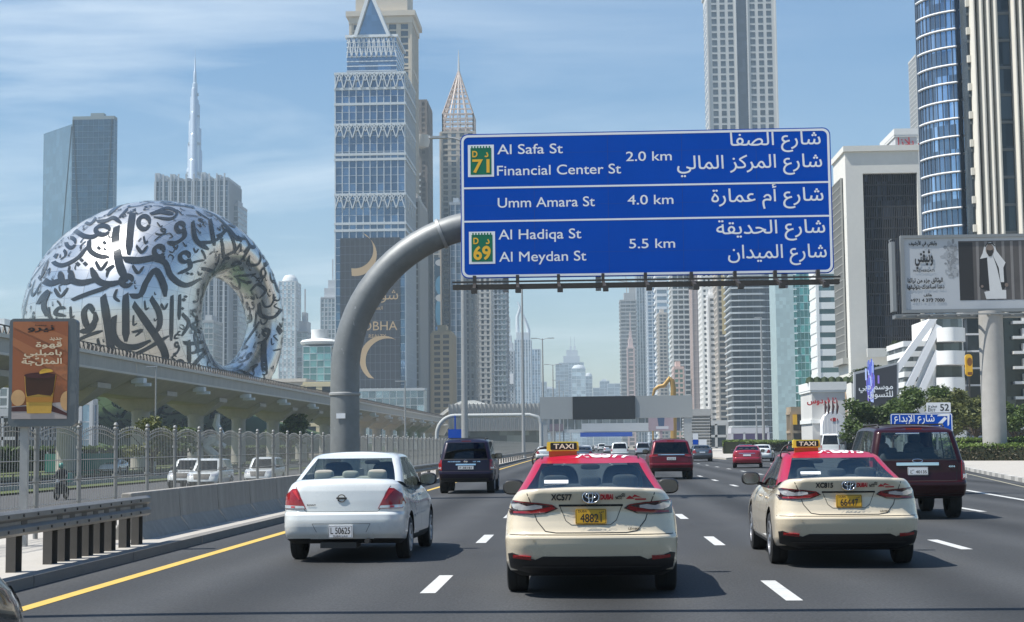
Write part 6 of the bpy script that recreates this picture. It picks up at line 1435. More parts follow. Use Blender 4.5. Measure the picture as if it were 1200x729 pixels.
def make_taxi(label, code, plate):
    c = make_car('taxi', label, SP_TAXI, P_cream, P_red); r = c.root
    for s in (1, -1):
        f = (lambda P: P) if s > 0 else mir
        m = MB(); patch(m, c, 'rear', f([(.34, .925), (.47, .868), (.62, .857), (.84, .862), (.885, .90), (.875, .975), (.80, 1.005), (.55, .985), (.40, .965)]), .010, 0, .04, .03)
        patch(m, c, 'rear', f([(.365, .925), (.48, .883), (.62, .872), (.80, .872), (.80, .893), (.60, .905), (.46, .935), (.40, .953)]), .014, 1, .04)
        patch(m, c, 'rear', f([(.50, .930), (.60, .913), (.74, .908), (.80, .925), (.83, .965), (.74, .975), (.66, .95), (.58, .965), (.50, .955)]), .014, 2, .04)
        patch(m, c, 'rear', f([(.36, .948), (.42, .958), (.56, .98), (.78, .99), (.84, .985), (.80, 1.0), (.54, .982), (.40, .965)]), .015, 1, .04)
        m.build('tail_lamp', [M['darklens'], M['red'], M['lens']], r, smooth=50)
        m = MB(); patch(m, c, 'rear', f([(.62, .405), (.80, .42), (.80, .45), (.62, .44)]), .02, 0, .05, .02); m.build('reflector', M['red'], r)
    m = MB(); patch(m, c, 'rear', [(-.62, .255), (.62, .255), (.84, .31), (.86, .46), (.82, .47), (.58, .40), (.50, .435), (-.50, .435), (-.58, .40), (-.82, .47), (-.86, .46), (-.84, .31)], .012, 0, .06, .03)
    patch(m, c, 'rear', [(-.72, .33), (.72, .33), (.70, .345), (-.70, .345)], .018, 1, .05); m.build('bumper_trim', [M['black'], mat('trim_grey', (.05, .05, .052), .5)], r, smooth=50)
    m = MB()
    seam(m, c, 'rear', [(-.66, 1.08), (-.62, .98), (-.56, .80), (-.47, .69), (-.36, .675), (.36, .675), (.47, .69), (.56, .80), (.62, .98), (.66, 1.08)], .009)
    seam(m, c, 'rear', [(-.88, .655), (.88, .655)], .007); seam(m, c, 'rear', [(-.33, .955), (.33, .955)], .022)
    seam(m, c, 'rear', [(-.32, .95), (-.26, .80), (-.20, .755), (.20, .755), (.26, .80), (.32, .95)], .006)
    for k in ('left', 'right'):
        seam(m, c, k, [(1.48, .30), (1.40, .55), (1.42, .75), (1.55, .93)], .008); seam(m, c, k, [(2.36, .28), (2.38, .94)], .008); seam(m, c, k, [(3.42, .28), (3.5, .7), (3.42, .94)], .008); seam(m, c, k, [(1.4, .27), (3.5, .27)], .04)
    for x in (-.62, .62): seam(m, c, 'top', [(x*.88, 1.66), (x*.9, 2.7)], .02)
    m.build('panel_gaps', M['under'], r)
    m = MB()
    for k in ('left', 'right'):
        for y in (1.72, 2.62):
            h, n = proj(c, k)(y, .84); superell(m, h+n*.012, (.014, .10, .017), .6)
    m.build('door_handles', P_cream, r, smooth=50)
    m = MB(); h, n = proj(c, 'rear')(-.01, 1.04)
    for a, b in ((.085, .062), (.055, .026), (.022, .058)):
        m.tube([Vector((.0+a*math.cos(t), h.y-.012, 1.04+b*math.sin(t)+(.014 if a == .055 else 0))) for t in np.linspace(0, 2*math.pi, 25)], .0085, 6)
    m.build('emblem', M['chrome'], r, smooth=60)
    m = MB(); m.plate(ellipse(0, 1.04, .08, .058), (0, h.y-.008, 0), X_, Z_, .003); m.build('emblem_backing', M['black'], r)
    m = MB(); car_text(m, c, 'rear', code, -.30, 1.015, .085, .215, 0, bold=.03); car_text(m, c, 'rear', 'DUBAI', .165, 1.02, .07, .13, 1, bold=.05); car_text(m, c, 'rear', ar('تاكسي'), .305, 1.045, .05, .10, 0, bold=.02); car_text(m, c, 'rear', 'TAXI', .285, 1.018, .03, .07, 0)
    patch(m, c, 'rear', [(.36, 1.02), (.45, 1.02), (.40, 1.055)], .008, 1, .03); patch(m, c, 'rear', [(.42, 1.03), (.45, 1.065), (.53, 1.03), (.46, 1.042)], .008, 1, .03); patch(m, c, 'rear', [(.455, 1.008), (.57, 1.008), (.57, 1.023), (.455, 1.023)], .008, 1, .03)
    for i, ch in enumerate('TOYOTA'): car_text(m, c, 'rear', ch, -.19+.078*i, .946, .026, .022, 2, bold=.03, off=.014)
    car_text(m, c, 'rear', 'LE', .40, .70, .034, .035, 2); car_text(m, c, 'rear', 'HYBRID', .46, .70, .03, .08, 2, off=.007)
    car_text(m, c, 'top', code, .14, 1.66, .22, .62, 3, bold=.03, off=.006)
    m.build('lettering', [M['blacktext'], M['redprint'], M['darksteel'], M['whitetext']], r)
    number_plate(c, .765, .92, .16, M['plateyellow'], [(plate, 0, .785, .12, .22), ('DUBAI', -.085, .885, .032, .09), (ar('دبي'), .11, .885, .034, .05)])
    # roof light
    zr = 1.448; m = MB(); yy = 1.80
    m.plate([(-.185, .07), (.185, .07), (.18, .17), (.165, .178), (-.165, .178), (-.18, .17)], (-.31, yy+.06, zr-.01), X_, Z_, .12); ts_ = m.build('taxi_sign', mat('taxi_sign_yellow', (.9, .66, .07), .35), r)
    m = MB(); m.plate(rrect(-.14, .16, .085, .165, .012), (-.31, yy-.064, zr-.01), X_, Z_, .006); m.build('sign_panel', M['black'], ts_)
    m = MB(); put_text(m, 'TAXI', (-.30, yy-.074, zr+.088), X_, Z_, .078, align='c', width=.23, bold=.03); m.build('sign_lettering', mat('taxi_letters', (.9, .85, .6), .4), ts_)
    m = MB(); m.bx(-.47, -.15, yy-.045, yy+.045, zr-.06, zr+.061); m.build('sign_base', mat('taxi_base_orange', (.55, .12, .02), .4), ts_)
    m = MB(); m.tube([(-.46, yy+.02, zr+.10), (-.52, yy+.02, zr+.108), (-.57, yy+.02, zr+.095), (-.61, yy+.02, zr+.07), (-.64, yy+.01, zr+.03), (-.655, yy, zr-.01), (-.66, yy, zr-.05), (-.65, yy, zr-.09)], .011, 6); m.build('cable', M['black'], ts_)
    for x in (-.45, .45):
        h, n = proj(c, 'rear')(x*1.3, .60); m = MB(); m.lathe([(.014, -.004), (.014, .004), (0, .005)], 10, h, axis='y'); m.build('parking_sensor', P_cream, r)
    m = MB(); a, n1_ = proj(c, 'rear')(-.42, 1.165); b, n2_ = proj(c, 'rear')(-.17, 1.185)
    m.add([Vector((-.50, .86, 1.165)), Vector((-.24, .86, 1.165)), Vector((-.24, .90, 1.20)), Vector((-.50, .90, 1.20))], [(0, 1, 2, 3)]); m.build('window_notice', M['platewhite'], r)
    return c
t1 = make_taxi('cream taxi with red roof and plate 48821 in the middle lane', 'XC577', '48821')
t1.root.location = (.055, 16.1, 0); t1.root.rotation_euler = (0, 0, R_(-.2))
t2 = make_taxi('cream taxi with red roof and plate 66447 beside the maroon SUV', 'XC815', '66447')
t2.root.location = (3.30, 19.75, 0); t2.root.rotation_euler = (0, 0, R_(-1.2))
# ------- white saloon
SP_SED = dict(L=4.36, hw=.855, H=1.485, rear=[(.28, .24), (.33, .09), (.40, .03), (.50, .005), (.58, 0), (.655, .012), (.685, .04), (.70, .065), (.85, .075), (.98, .09), (1.06, .115), (1.10, .14), (1.13, .19)],
    wid=[(.28, .77), (.34, .83), (.45, .852), (.75, .855), (.9, .84), (1.0, .81), (1.07, .77), (1.11, .72), (1.13, .67)],
    top=[(0, 1.13), (.45, 1.125), (.8, 1.08), (1.2, 1.02), (1.8, .99), (2.9, .985), (3.25, .99), (3.9, .90), (4.2, .8), (4.36, .72)], bot=[(0, .28), (.5, .24), (3.9, .2), (4.36, .26)],
    gr=[(0, .50), (.3, .70), (.6, .92), (.88, 1.16), (1, 1.38)], gf=[(0, 3.35), (.5, 2.95), (.88, 2.62), (1, 2.4)], gw=[(0, .765), (.3, .735), (.6, .69), (.88, .63), (.93, .61), (.97, .575), (1, .53)],
    side=[(0, .07, 'p'), (.07, .17, 'g3'), (.17, .19, 'b'), (.19, .50, 'g1'), (.50, .54, 'b'), (.54, .95, 'g2'), (.95, 1, 'p')], ry0=1.9, wr=.30, wy=(.97, 3.505), seaty=1.95, rs=.38, rh=.185, tw=.19, bow=.11, spokes=7, rseat=M['seatlight'], seat=M['seatgrey'])
def sedan_parts(c, paint, plate=True, small=False):
    r = c.root
    for s in (1, -1):
        f = (lambda P: P) if s > 0 else mir
        m = MB(); patch(m, c, 'rear', f([(.495, .735), (.81, .735), (.835, .80), (.80, .93), (.70, 1.005), (.635, 1.01)]), .010, 0, .04, .03)
        if not small:
            patch(m, c, 'rear', f([(.51, .742), (.805, .742), (.815, .785), (.53, .775)]), .014, 1, .04); patch(m, c, 'rear', f([(.60, .86), (.70, .98), (.645, .985), (.585, .86)]), .014, 2, .04); patch(m, c, 'rear', f([(.655, .75), (.71, .75), (.71, .772), (.655, .772)]), .017, 3, .03)
        m.build('tail_lamp', [M['red'], M['lens'], M['redprint'], M['redprint']], r, smooth=50)
    if small: return
    m = MB()
    seam(m, c, 'rear', [(-.66, 1.04), (-.60, .95), (-.52, .72), (-.49, .695), (.49, .695), (.52, .72), (.60, .95), (.66, 1.04)], .009)
    for k in ('left', 'right'):
        seam(m, c, k, [(1.33, .32), (1.22, .5), (1.22, .75), (1.35, .98)], .008); seam(m, c, k, [(2.12, .30), (2.14, .97)], .008); seam(m, c, k, [(3.1, .30), (3.14, .7), (3.0, .97)], .008)
    seam(m, c, 'rear', [(-.40, .535), (.40, .535)], .006); seam(m, c, 'rear', [(-.40, .535), (-.34, .42)], .006); seam(m, c, 'rear', [(.40, .535), (.34, .42)], .006)
    m.build('panel_gaps', mat('gap_grey', (.08, .085, .085), .8), r)
    m = MB()
    for k in ('left', 'right'):
        seam(m, c, k, [(.5, .60), (.75, .60)], .03, .012); seam(m, c, k, [(1.4, .58), (3.05, .58)], .045, .012)
    m.build('side_moulding', paint, r)
    m = MB()
    for k in ('left', 'right'):
        for y in (1.45, 2.3): h, n = proj(c, k)(y, .86); superell(m, h+n*.012, (.014, .09, .018), .6)
    m.build('door_handles', paint, r, smooth=50)
    m = MB(); h, n = proj(c, 'rear')(0, .88); yv = h.y-.012
    m.tube([Vector((.052*math.cos(t), yv, .88+.048*math.sin(t))) for t in np.linspace(0, 2*math.pi, 25)], .007, 6); m.bx(-.072, .072, yv-.006, yv+.006, .869, .891); m.build('emblem', M['darksteel'], r)
    m = MB(); car_text(m, c, 'rear', 'SUNNY', -.42, .775, .035, .13, 0, bold=.02); m.build('badge_lettering', M['darksteel'], r)
    m = MB(); m.lathe([(.030, -.10), (.034, .0), (.026, .0), (.026, .1)], 14, (.30, .09, .275), axis='y') if False else m.tube([(.36, -.0, .30), (.36, .3, .30)], .036, 12); m.bx(-.3, .2, .1, .5, .2, .28); m.build('exhaust', M['darksteel'], r)
    number_plate(c, .345, .515, .165, M['platewhite'], [('L 50625', 0, .40, .125, .27), ('DUBAI U.A.E', 0, .357, .038, .2)])
sd = make_car('saloon_car', 'white saloon car with plate L 50625 beside the concrete barrier', SP_SED, P_white, rim=mat('steel_rim', (.5, .5, .5), .4, .5)); sedan_parts(sd, P_white)
sd.root.location = (-3.34, 21.3, 0); sd.root.rotation_euler = (0, 0, R_(-.8))
# ------- large estates
def suv(name, label, L, hw, H, paint, belt=1.12, zb=.38, wr=.37, wy=(1.0, 3.85), trim=None, glass=None, rearlean=.3, mirror=None, roofm=None, **kw):
    S = dict(L=L, hw=hw, H=H, rear=[(zb, .3), (zb+.06, .1), (zb+.16, .03), (zb+.28, 0), (zb+.34, .015), (zb+.37, .06), (.95, .085), (belt-.02, .10), (belt, .12)],
      wid=[(zb, hw*.9), (zb+.08, hw*.97), (zb+.3, hw), (.9, hw), (belt-.08, hw*.985), (belt-.02, hw*.955), (belt, hw*.93)],
      top=[(0, belt), (3.3*L/4.75, belt-.02), (3.7*L/4.75, belt-.03), (L-.35, belt-.14), (L, belt-.3)], bot=[(0, zb), (L, zb-.05)],
      gr=[(0, .11), (.5, .11+rearlean*.45), (.88, .11+rearlean*.9), (.95, .14+rearlean), (1, .3+rearlean)], gf=[(0, L*.745), (.5, L*.68), (.88, L*.63), (1, L*.585)],
      gw=[(0, hw*.925), (.3, hw*.885), (.6, hw*.84), (.88, hw*.795), (.93, hw*.775), (.97, hw*.73), (1, hw*.66)],
      side=[(0, .03, 'p'), (.03, .24, 'g3'), (.24, .275, 'b' if trim else 'p'), (.275, .56, 'g1'), (.56, .60, 'b'), (.60, .955, 'g2'), (.955, 1, 'p')], ry0=L*.4, rc=.02, wr=wr, wy=wy, seaty=L*.5, rs=1.0, rh=.18, tw=.26, bow=.07, rx=.16, ry=.18, grx=.13, gry=.14, gbow=.05, tap=.015, mz=belt+.1)
    if mirror: S['mirror'] = mirror
    S.update(kw)
    return make_car(name, label, S, paint, roofm, glass or M['tint'])
pf = suv('offroad_car', 'dark purple SUV driving in the left lane beyond the white saloon', 4.74, .925, 1.80, P_purple, belt=1.13)
def suv_parts(c, H, hw, belt, lamp, plates, paint, chrome=None, rails=True, rearglass=True):
    r = c.root
    for s in (1, -1):
        f = (lambda P: P) if s > 0 else mir
        m = MB(); patch(m, c, 'rear', f(lamp), .012, 0, .05, .03); cx = sum(p[0] for p in lamp)/len(lamp); z0 = min(p[1] for p in lamp); z1 = max(p[1] for p in lamp)
        patch(m, c, 'rear', f([(cx-.04, z0+.03), (cx+.05, z0+.03), (cx+.05, z0+(z1-z0)*.3), (cx-.04, z0+(z1-z0)*.3)]), .016, 1, .05); m.build('tail_lamp', [M['red'], M['lens']], r, smooth=50)
    m = MB(); patch(m, c, 'rear', [(-hw*.85, .40), (hw*.85, .40), (hw*.9, .52), (-hw*.9, .52)], .01, 0, .08, .02); m.build('bumper_trim', M['black'], r)
    m = MB(); seam(m, c, 'rear', [(-hw*.8, belt), (-hw*.76, .78), (hw*.76, .78), (hw*.8, belt)], .01); seam(m, c, 'rear', [(-hw*.9, .735), (hw*.9, .735)], .008)
    L_c = c.S['L']
    for k in ('left', 'right'):
        for y in (1.5, 2.5, 3.45): seam(m, c, k, [(y*L_c/4.75, .45), (y*L_c/4.75, belt-.04)], .01)
    m.build('panel_gaps', M['under'], r)
    if chrome:
        m = MB(); z0, z1, w = chrome; patch(m, c, 'rear', [(-w, z0), (w, z0), (w, z1), (-w, z1)], .02, 0, .05, .02); m.build('tailgate_bar', M['chrome'], r)
    if plates: z0, z1, hwp, lines = plates; number_plate(c, z0, z1, hwp, M['platewhite'], lines)
    if rails:
        m = MB()
        for s in (-1, 1):
            x = s*hw*.66; m.tube([(x, .75, H-.03), (x, .9, H+.03), (x, L_c*.52, H+.03), (x, L_c*.55, H-.03)], .018, 8)
        for y in (1.1, 2.2): m.bar((-hw*.66, y, H+.03), (hw*.66, y, H+.03), .04, .025)
        m.build('roof_rack', M['darksteel'], r)
    m = MB(); h, n = proj(c, 'rear')(0, H-.07); m.bx(-.16, .16, h.y-.02, h.y+.03, H-.085, H-.055); m.build('brake_lamp', M['red'], r)
suv_parts(pf, 1.80, .925, 1.13, [(.79, .78), (.925, .78), (.92, 1.12), (.80, 1.12)], (.80, .92, .26, [('F 38181', 0, .825, .09, .4)]), P_purple, (.935, .985, .33))
m = MB(); h, n = proj(pf, 'rear')(0, 1.05)
m.tube([Vector((.05*math.cos(t), h.y-.012, 1.06+.046*math.sin(t))) for t in np.linspace(0, 2*math.pi, 20)], .01, 6); m.bx(-.07, .07, h.y-.02, h.y-.005, 1.05, 1.07); m.build('emblem', M['chrome'], pf.root)
m = MB(); car_text(m, pf, 'rear', 'PATHFINDER', -.38, 1.04, .05, .42, 0, off=.012); car_text(m, pf, 'rear', 'LE V8', .36, 1.04, .05, .24, 0, off=.012); m.build('badge_lettering', M['chrome'], pf.root)
pf.root.location = (-3.93, 51.5, 0); pf.root.rotation_euler = (0, 0, R_(.5))
ex = suv('offroad_car', 'dark maroon SUV with chrome tailgate bar right of the nearer taxi pair', 5.23, 1.0, 1.90, P_maroon, belt=1.2, zb=.42, wr=.39, wy=(1.1, 4.1), rearlean=.22, trim=1, glass=M['carglass'], roofm=P_maroon)
ex.root['label'] = 'large dark maroon SUV with black roof rack and chrome tailgate bar'
suv_parts(ex, 1.90, 1.0, 1.2, [(.87, .80), (1.0, .80), (.99, 1.18), (.88, 1.18)], (.90, 1.06, .2, [(ar('دبي'), -.12, .99, .05, .08), ('L', -.13, .93, .06, .05), ('40135', .06, .935, .085, .22)]), P_maroon, (1.09, 1.15, .42))
m = MB(); m.tube([Vector((.10*math.cos(t), proj(ex, 'rear')(0, 1.18)[0].y-.012, 1.185+.035*math.sin(t))) for t in np.linspace(0, 2*math.pi, 20)], .009, 6); m.build('emblem', M['chrome'], ex.root)
m = MB(); car_text(m, ex, 'rear', '4X4', .68, 1.05, .05, .13, 0, off=.012); m.build('badge_lettering', M['chrome'], ex.root)
ex.root.location = (6.72, 31.9, 0); ex.root.rotation_euler = (0, 0, R_(-2.0))
tv = suv('offroad_car', 'crimson SUV with chrome strip ahead of the middle taxi', 5.1, .985, 1.77, P_crimson, belt=1.14, zb=.36, wr=.37, wy=(1.05, 4.0), trim=1, roofm=P_crimson)
suv_parts(tv, 1.77, .985, 1.14, [(.60, 1.02), (.96, .99), (.96, 1.10), (.60, 1.10)], (.86, .99, .2, [('N 5213', 0, .885, .09, .3)]), P_crimson, (1.08, 1.115, .58))
tv.root.location = (3.82, 69.2, 0)
# ------- lighter traffic
SP_RED = dict(SP_SED); SP_RED.update(hw=.925, H=1.42, seat=M['seatgrey'], rseat=M['seatgrey'], L=4.7)
SP_RED['wid'] = [(z, w+.07) for z, w in SP_SED['wid']]; SP_RED['gw'] = [(v, w+.06) for v, w in SP_SED['gw']]; SP_RED['wr'] = .33
gs = make_car('saloon_car', 'glossy red saloon car driving towards the slip road', SP_RED, P_redcar, glass=M['tint']); sedan_parts(gs, P_redcar, small=True)
m = MB(); patch(m, gs, 'rear', [(-.5, .92), (.5, .92), (.5, .945), (-.5, .945)], .014, 0); m.build('chrome_strip', M['chrome'], gs.root)
m = MB(); h, n = proj(gs, 'rear')(0, .8); m.plate(rrect(-.24, .24, .76, .87, .01), (0, h.y-.01, 0), X_, Z_, .01); m.build('number_plate', M['platewhite'], gs.root)
gs.root.location = (10.15, 98.5, 0); gs.root.rotation_euler = (0, 0, R_(-7))
sw = lambda p: {P_redcar: p}
copy_tree(gs.root, (10.15, 135.5, 0), R_(0), 'dark grey saloon car right of the crimson SUV', swap=sw(P_grey))
copy_tree(gs.root, (14.6, 131, 0), R_(-11), 'white saloon car just beyond the red saloon', swap=sw(P_white))
copy_tree(gs.root, (17.0, 168, 0), R_(-11), 'dark car roof showing behind the red saloon', swap=sw(P_black))
wl = suv('offroad_car', 'white SUV facing the camera on the side road, left of the pair behind the fence', 4.7, .93, 1.78, P_white, belt=1.12, trim=1)
suv_parts(wl, 1.78, .93, 1.12, [(.78, .82), (.93, .82), (.92, 1.1), (.80, 1.1)], None, P_white, None, False)
m = MB(); patch(m, wl, 'front', [(-.42, .62), (.42, .62), (.50, .92), (-.50, .92)], .012, 0, .08); patch(m, wl, 'front', [(-.7, .36), (.7, .36), (.75, .5), (-.75, .5)], .012, 0, .08); m.build('grille', M['darksteel'], wl.root)
for s in (1, -1): m = MB(); patch(m, wl, 'front', [(s*.55, .80), (s*.86, .82), (s*.86, .95), (s*.55, .92)], .012, 0, .06); m.build('headlamp', M['lens'], wl.root)
wl.root['group'] = 'white SUVs on the side road'
wl.root.location = (at(210, 562, 92).x, 97, LOW); wl.root.rotation_euler = (0, 0, math.pi)
copy_tree(wl.root, (at(236, 562, 88).x, 92.5, LOW), math.pi, 'white SUV facing the camera on the side road, right one of the close pair')
copy_tree(wl.root, (at(300, 558, 96).x, 101, LOW), math.pi, 'single white SUV facing the camera nearest the bent sign pole')
copy_tree(gs.root, (at(131, 555, 150).x, 153, LOW), math.pi, 'small white car far off between the railway piers behind the fence', swap=sw(P_white))
tr = random.Random(5)
far = [(-3.8, 150, 'w', 'white car low behind the taxi roof sign'), (-.2, 128, 'k', 'dark grey car directly ahead of the middle taxi, hidden but for its roof'), (3.7, 165, 'W', 'white SUV close behind the crimson SUV in the far queue'), (.2, 215, 'w', 'white car in the middle of the far queue'), (-3.6, 230, 's', 'silver car at the left of the far queue'),
       (6.9, 185, 'S', 'pale SUV just ahead of the crimson SUV'), (3.9, 250, 's', 'silver car second in the far queue'), (.0, 290, 'k', 'dark car far along the queue'), (-3.7, 310, 'w', 'white car far along the left lane'), (7.2, 300, 'w', 'white car far along the right lane'), (3.8, 345, 'W', 'white SUV small in the distance'), (.1, 380, 's', 'silver car small in the distance'), (10.6, 260, 'W', 'white SUV in the outer right lane beyond the grey saloon'), (-3.7, 420, 'w', 'tiny white car near the footbridge'), (7.1, 420, 's', 'tiny silver car near the footbridge'), (3.8, 470, 'w', 'tiny white car below the far blue direction board')]
for x, y, k, lab in far:
    src, p0 = (gs.root, P_redcar) if k in 'wsk' else (wl.root, P_white)
    cc = copy_tree(src, (x, y, 0), 0, lab, swap={p0: {'w': P_white, 's': P_silver, 'k': P_grey, 'W': P_white, 'S': P_silver}[k]}); cc['group'] = 'cars in the far queue'
cc = copy_tree(wl.root, (27.2, 205, 0), R_(-13), 'black SUV left of the white van on the slip road', swap={P_white: P_black}); cc['group'] = 'cars on the highway'
# white van
vn = suv('van', 'white van with a wide dark rear window near the white arched building', 5.3, .98, 2.45, P_white, belt=1.35, zb=.35, wr=.35, wy=(1.0, 4.2), rearlean=.22, roofm=P_white)
suv_parts(vn, 2.45, .98, 1.35, [(.84, .85), (.97, .85), (.96, 1.3), (.86, 1.3)], None, P_white, None, False)
vn.root['category'] = 'van'; vn.root.location = (24.6, 158, 0); vn.root.rotation_euler = (0, 0, R_(-15))
# slate car in the bottom left corner
cc = copy_tree(wl.root, (-3.52, 7.7-4.7, 0), 0, 'slate blue car whose front wing shows in the bottom left corner', swap={P_white: P_slate}); cc['group'] = 'cars on the highway'
# motorcycle with rider behind the fence
Ym = 74; r = thing('motorcycle', 'dark delivery motorcycle with round headlamp behind the fence', 'motorcycle', (at(72, 575, Ym).x, Ym, LOW), math.pi)
m = MB()
for y in (-.65, .65): m.lathe([(.2, -.05), (.29, -.06), (.31, 0), (.29, .06), (.2, .05), (.2, -.05)], 20, (0, y, .31), axis='x')
m.build('wheel', M['rubber'], r)
m = MB(); superell(m, (0, .15, .72), (.16, .34, .15), .7); superell(m, (0, -.35, .75), (.14, .4, .07), .6); superell(m, (0, 0, .45), (.15, .28, .18), .6); m.tube([(0, .65, .31), (0, .45, .95)], .04, 8); m.tube([(-.36, .36, 1.02), (0, .45, .98), (.36, .36, 1.02)], .02, 8); m.bar((0, -.65, .31), (0, -.1, .42), .08, .06); superell(m, (0, .66, .62), (.09, .25, .03), .7); m.build('frame', M['black'], r, smooth=50)
m = MB(); superell(m, (0, .58, .88), (.1, .07, .1), 1); m.build('headlamp', M['lens'], r, smooth=60)
m = MB(); m.bx(-.25, .25, -.95, -.5, .82, 1.25); m.build('delivery_box', mat('box_teal', (.04, .2, .18), .5), r)
def person(label, loc, rz, J, E, rad, cloth, skin, head, helmet=None):
    r = thing('person', label, 'person', loc, rz); me = bpy.data.meshes.new('person'); me.from_pydata(J, E, []); o = bpy.data.objects.new('body', me); COL.objects.link(o)
    md = o.modifiers.new('s', 'SKIN'); 
    for i, v in enumerate(me.skin_vertices[0].data): v.radius = (rad[i], rad[i]); v.use_root = (i == 0)
    o.modifiers.new('u', 'SUBSURF').levels = 1
    dg = bpy.context.evaluated_depsgraph_get(); dg.update(); nm_ = bpy.data.meshes.new_from_object(o.evaluated_get(dg)); o.modifiers.clear(); o.data = nm_; nm_.materials.clear(); nm_.materials.append(cloth); nm_.materials.append(skin); o.parent = r
    for p in nm_.polygons: p.use_smooth = True; p.material_index = 1 if (p.center.z > head) else 0
    if helmet:
        m = MB(); superell(m, Vector(J[3])+Vector((0, 0, .06)), (.135, .155, .15), 1); m.build('helmet', helmet, r, smooth=60)
    return r
person('motorcycle rider in dark clothes and helmet behind the fence', (at(72, 575, Ym).x, Ym, LOW), math.pi,
   [(0, -.22, .86), (0, -.12, 1.12), (0, .0, 1.38), (0, .06, 1.56), (.19, -.02, 1.33), (.30, .15, 1.12), (.33, .36, 1.06), (-.19, -.02, 1.33), (-.30, .15, 1.12), (-.33, .36, 1.06), (.12, -.15, .84), (.2, .2, .72), (.18, .0, .36), (.18, .12, .30), (-.12, -.15, .84), (-.2, .2, .72), (-.18, .0, .36), (-.18, .12, .30)],
   [(0, 1), (1, 2), (2, 3), (2, 4), (4, 5), (5, 6), (2, 7), (7, 8), (8, 9), (0, 10), (10, 11), (11, 12), (12, 13), (0, 14), (14, 15), (15, 16), (16, 17)],
   [.15, .16, .13, .10, .08, .055, .045, .08, .055, .045, .1, .08, .06, .05, .1, .08, .06, .05], mat('rider_cloth', (.03, .03, .035), .9), mat('skin', (.2, .11, .07), .6), 1.45, mat('helmet_teal', (.05, .22, .17), .3))
# ---------------------------------------------------------------- guardrails, concrete barrier, fence
def wbeam(mb, x, y0, y1, z, s=1, n=1):
    prof = [(.00, -.155), (.05, -.12), (.05, -.06), (.0, -.02), (.0, .02), (.05, .06), (.05, .12), (.00, .155)]
    k = len(prof); ys = np.linspace(y0, y1, n+1)
    for a, b in zip(ys, ys[1:]):
        vs = [(x+px*s, a, z+pz) for px, pz in prof]+[(x+px*s, b, z+pz) for px, pz in prof]+[(x+px*s-.012*s, a, z+pz) for px, pz in prof]+[(x+px*s-.012*s, b, z+pz) for px, pz in prof]
        mb.add(vs, [(i, i+1, k+i+1, k+i) for i in range(k-1)]+[(2*k+i, 3*k+i, 3*k+i+1, 2*k+i+1) for i in range(k-1)]+[(0, k, 3*k, 2*k), (k-1, 3*k-1, 4*k-1, 2*k-1)])
        mb.f += [tuple(len(mb.v)-4*k+q for q in (list(range(k, 2*k))+list(range(4*k-1, 3*k-1, -1))))]; mb.m.append(0)
def guardrail(label, x, y0, y1, posts, zr=.70, bolts=True):
    r = thing('guardrail', label, 'guardrail', (x, y0, 0)); m = MB(); wbeam(m, .12, 0, y1-y0, zr, 1, max(1, int((y1-y0)/4))); rail = m.build('rail', M['rail'], r, smooth=30)
    if bolts:
        m = MB()
        for i in range(int((y1-y0)/.5)): 
            for dz in (.09, -.09): m.lathe([(.018, .166), (.018, .182), (0, .185)], 8, (0, .25+i*.5, zr+dz), axis='x')
        m.build('bolts', M['darksteel'], rail)
    m = MB(); m.bx(-.06, -.05, -.11, .11, -.12, zr+.1); m.bx(-.06, .06, .10, .11, -.12, zr+.1); m.bx(-.06, .06, -.11, -.10, -.12, zr+.1); m.bx(-.03, .125, -.10, .10, zr-.14, zr+.14); p0 = m.build('rail_post', mat('post_steel', (.10, .092, .082), .6, .3, var=.25, scale=5), r)
    for i, y in enumerate(posts):
        q = p0 if i == 0 else p0.copy()
        if i: COL.objects.link(q); q.parent = r
        q.location = (0, y-y0, 0)
    return r
guardrail('steel guardrail in front of the mesh fence, near stretch ending at the concrete barrier', -6.98, 10, 24.35, [13, 16, 18.9, 20.2, 20.7, 21.2, 21.7, 22.2, 22.75, 23.5, 24.15], .70)
guardrail('steel guardrail running on past the dark purple SUV beyond the concrete barrier', -6.9, 52, 420, [53+4*i for i in range(92)], .66, False)
jb = MB(); prof = [(.30, 0), (.30, .10), (.13, .36), (.085, .86), (-.085, .86), (-.13, .36), (-.30, .10), (-.30, 0)]; k = len(prof); ln = 2.93
ys = [0, .05, ln-.05, ln]
for a, b in ((0, ln),):
    vs = [(x, a, z) for x, z in prof]+[(x*1., b, z) for x, z in prof]; jb.add(vs, [tuple(range(k)), tuple(range(k, 2*k))[::-1]]+[(i, i+k, (i+1) % k+k, (i+1) % k) for i in range(k)])
b0 = None; order = ['nearest', 'second', 'third', 'fourth', 'fifth', 'sixth', 'seventh', 'eighth', 'last']
for i in range(9):
    lab = f'{order[i]} of the grey concrete barrier blocks counting from the guardrail end'
    if b0 is None: o = b0 = jb.build('concrete_barrier', M['barrier']); bv = o.modifiers.new('bev', 'BEVEL'); bv.width = .018; bv.segments = 2
    else: o = b0.copy(); COL.objects.link(o)
    o.location = (-7.52, 25.4+i*3.0, .0); o.rotation_euler = (0, 0, random.uniform(-.004, .004)); tag(o, lab, 'barrier', 'concrete barrier blocks along the road')
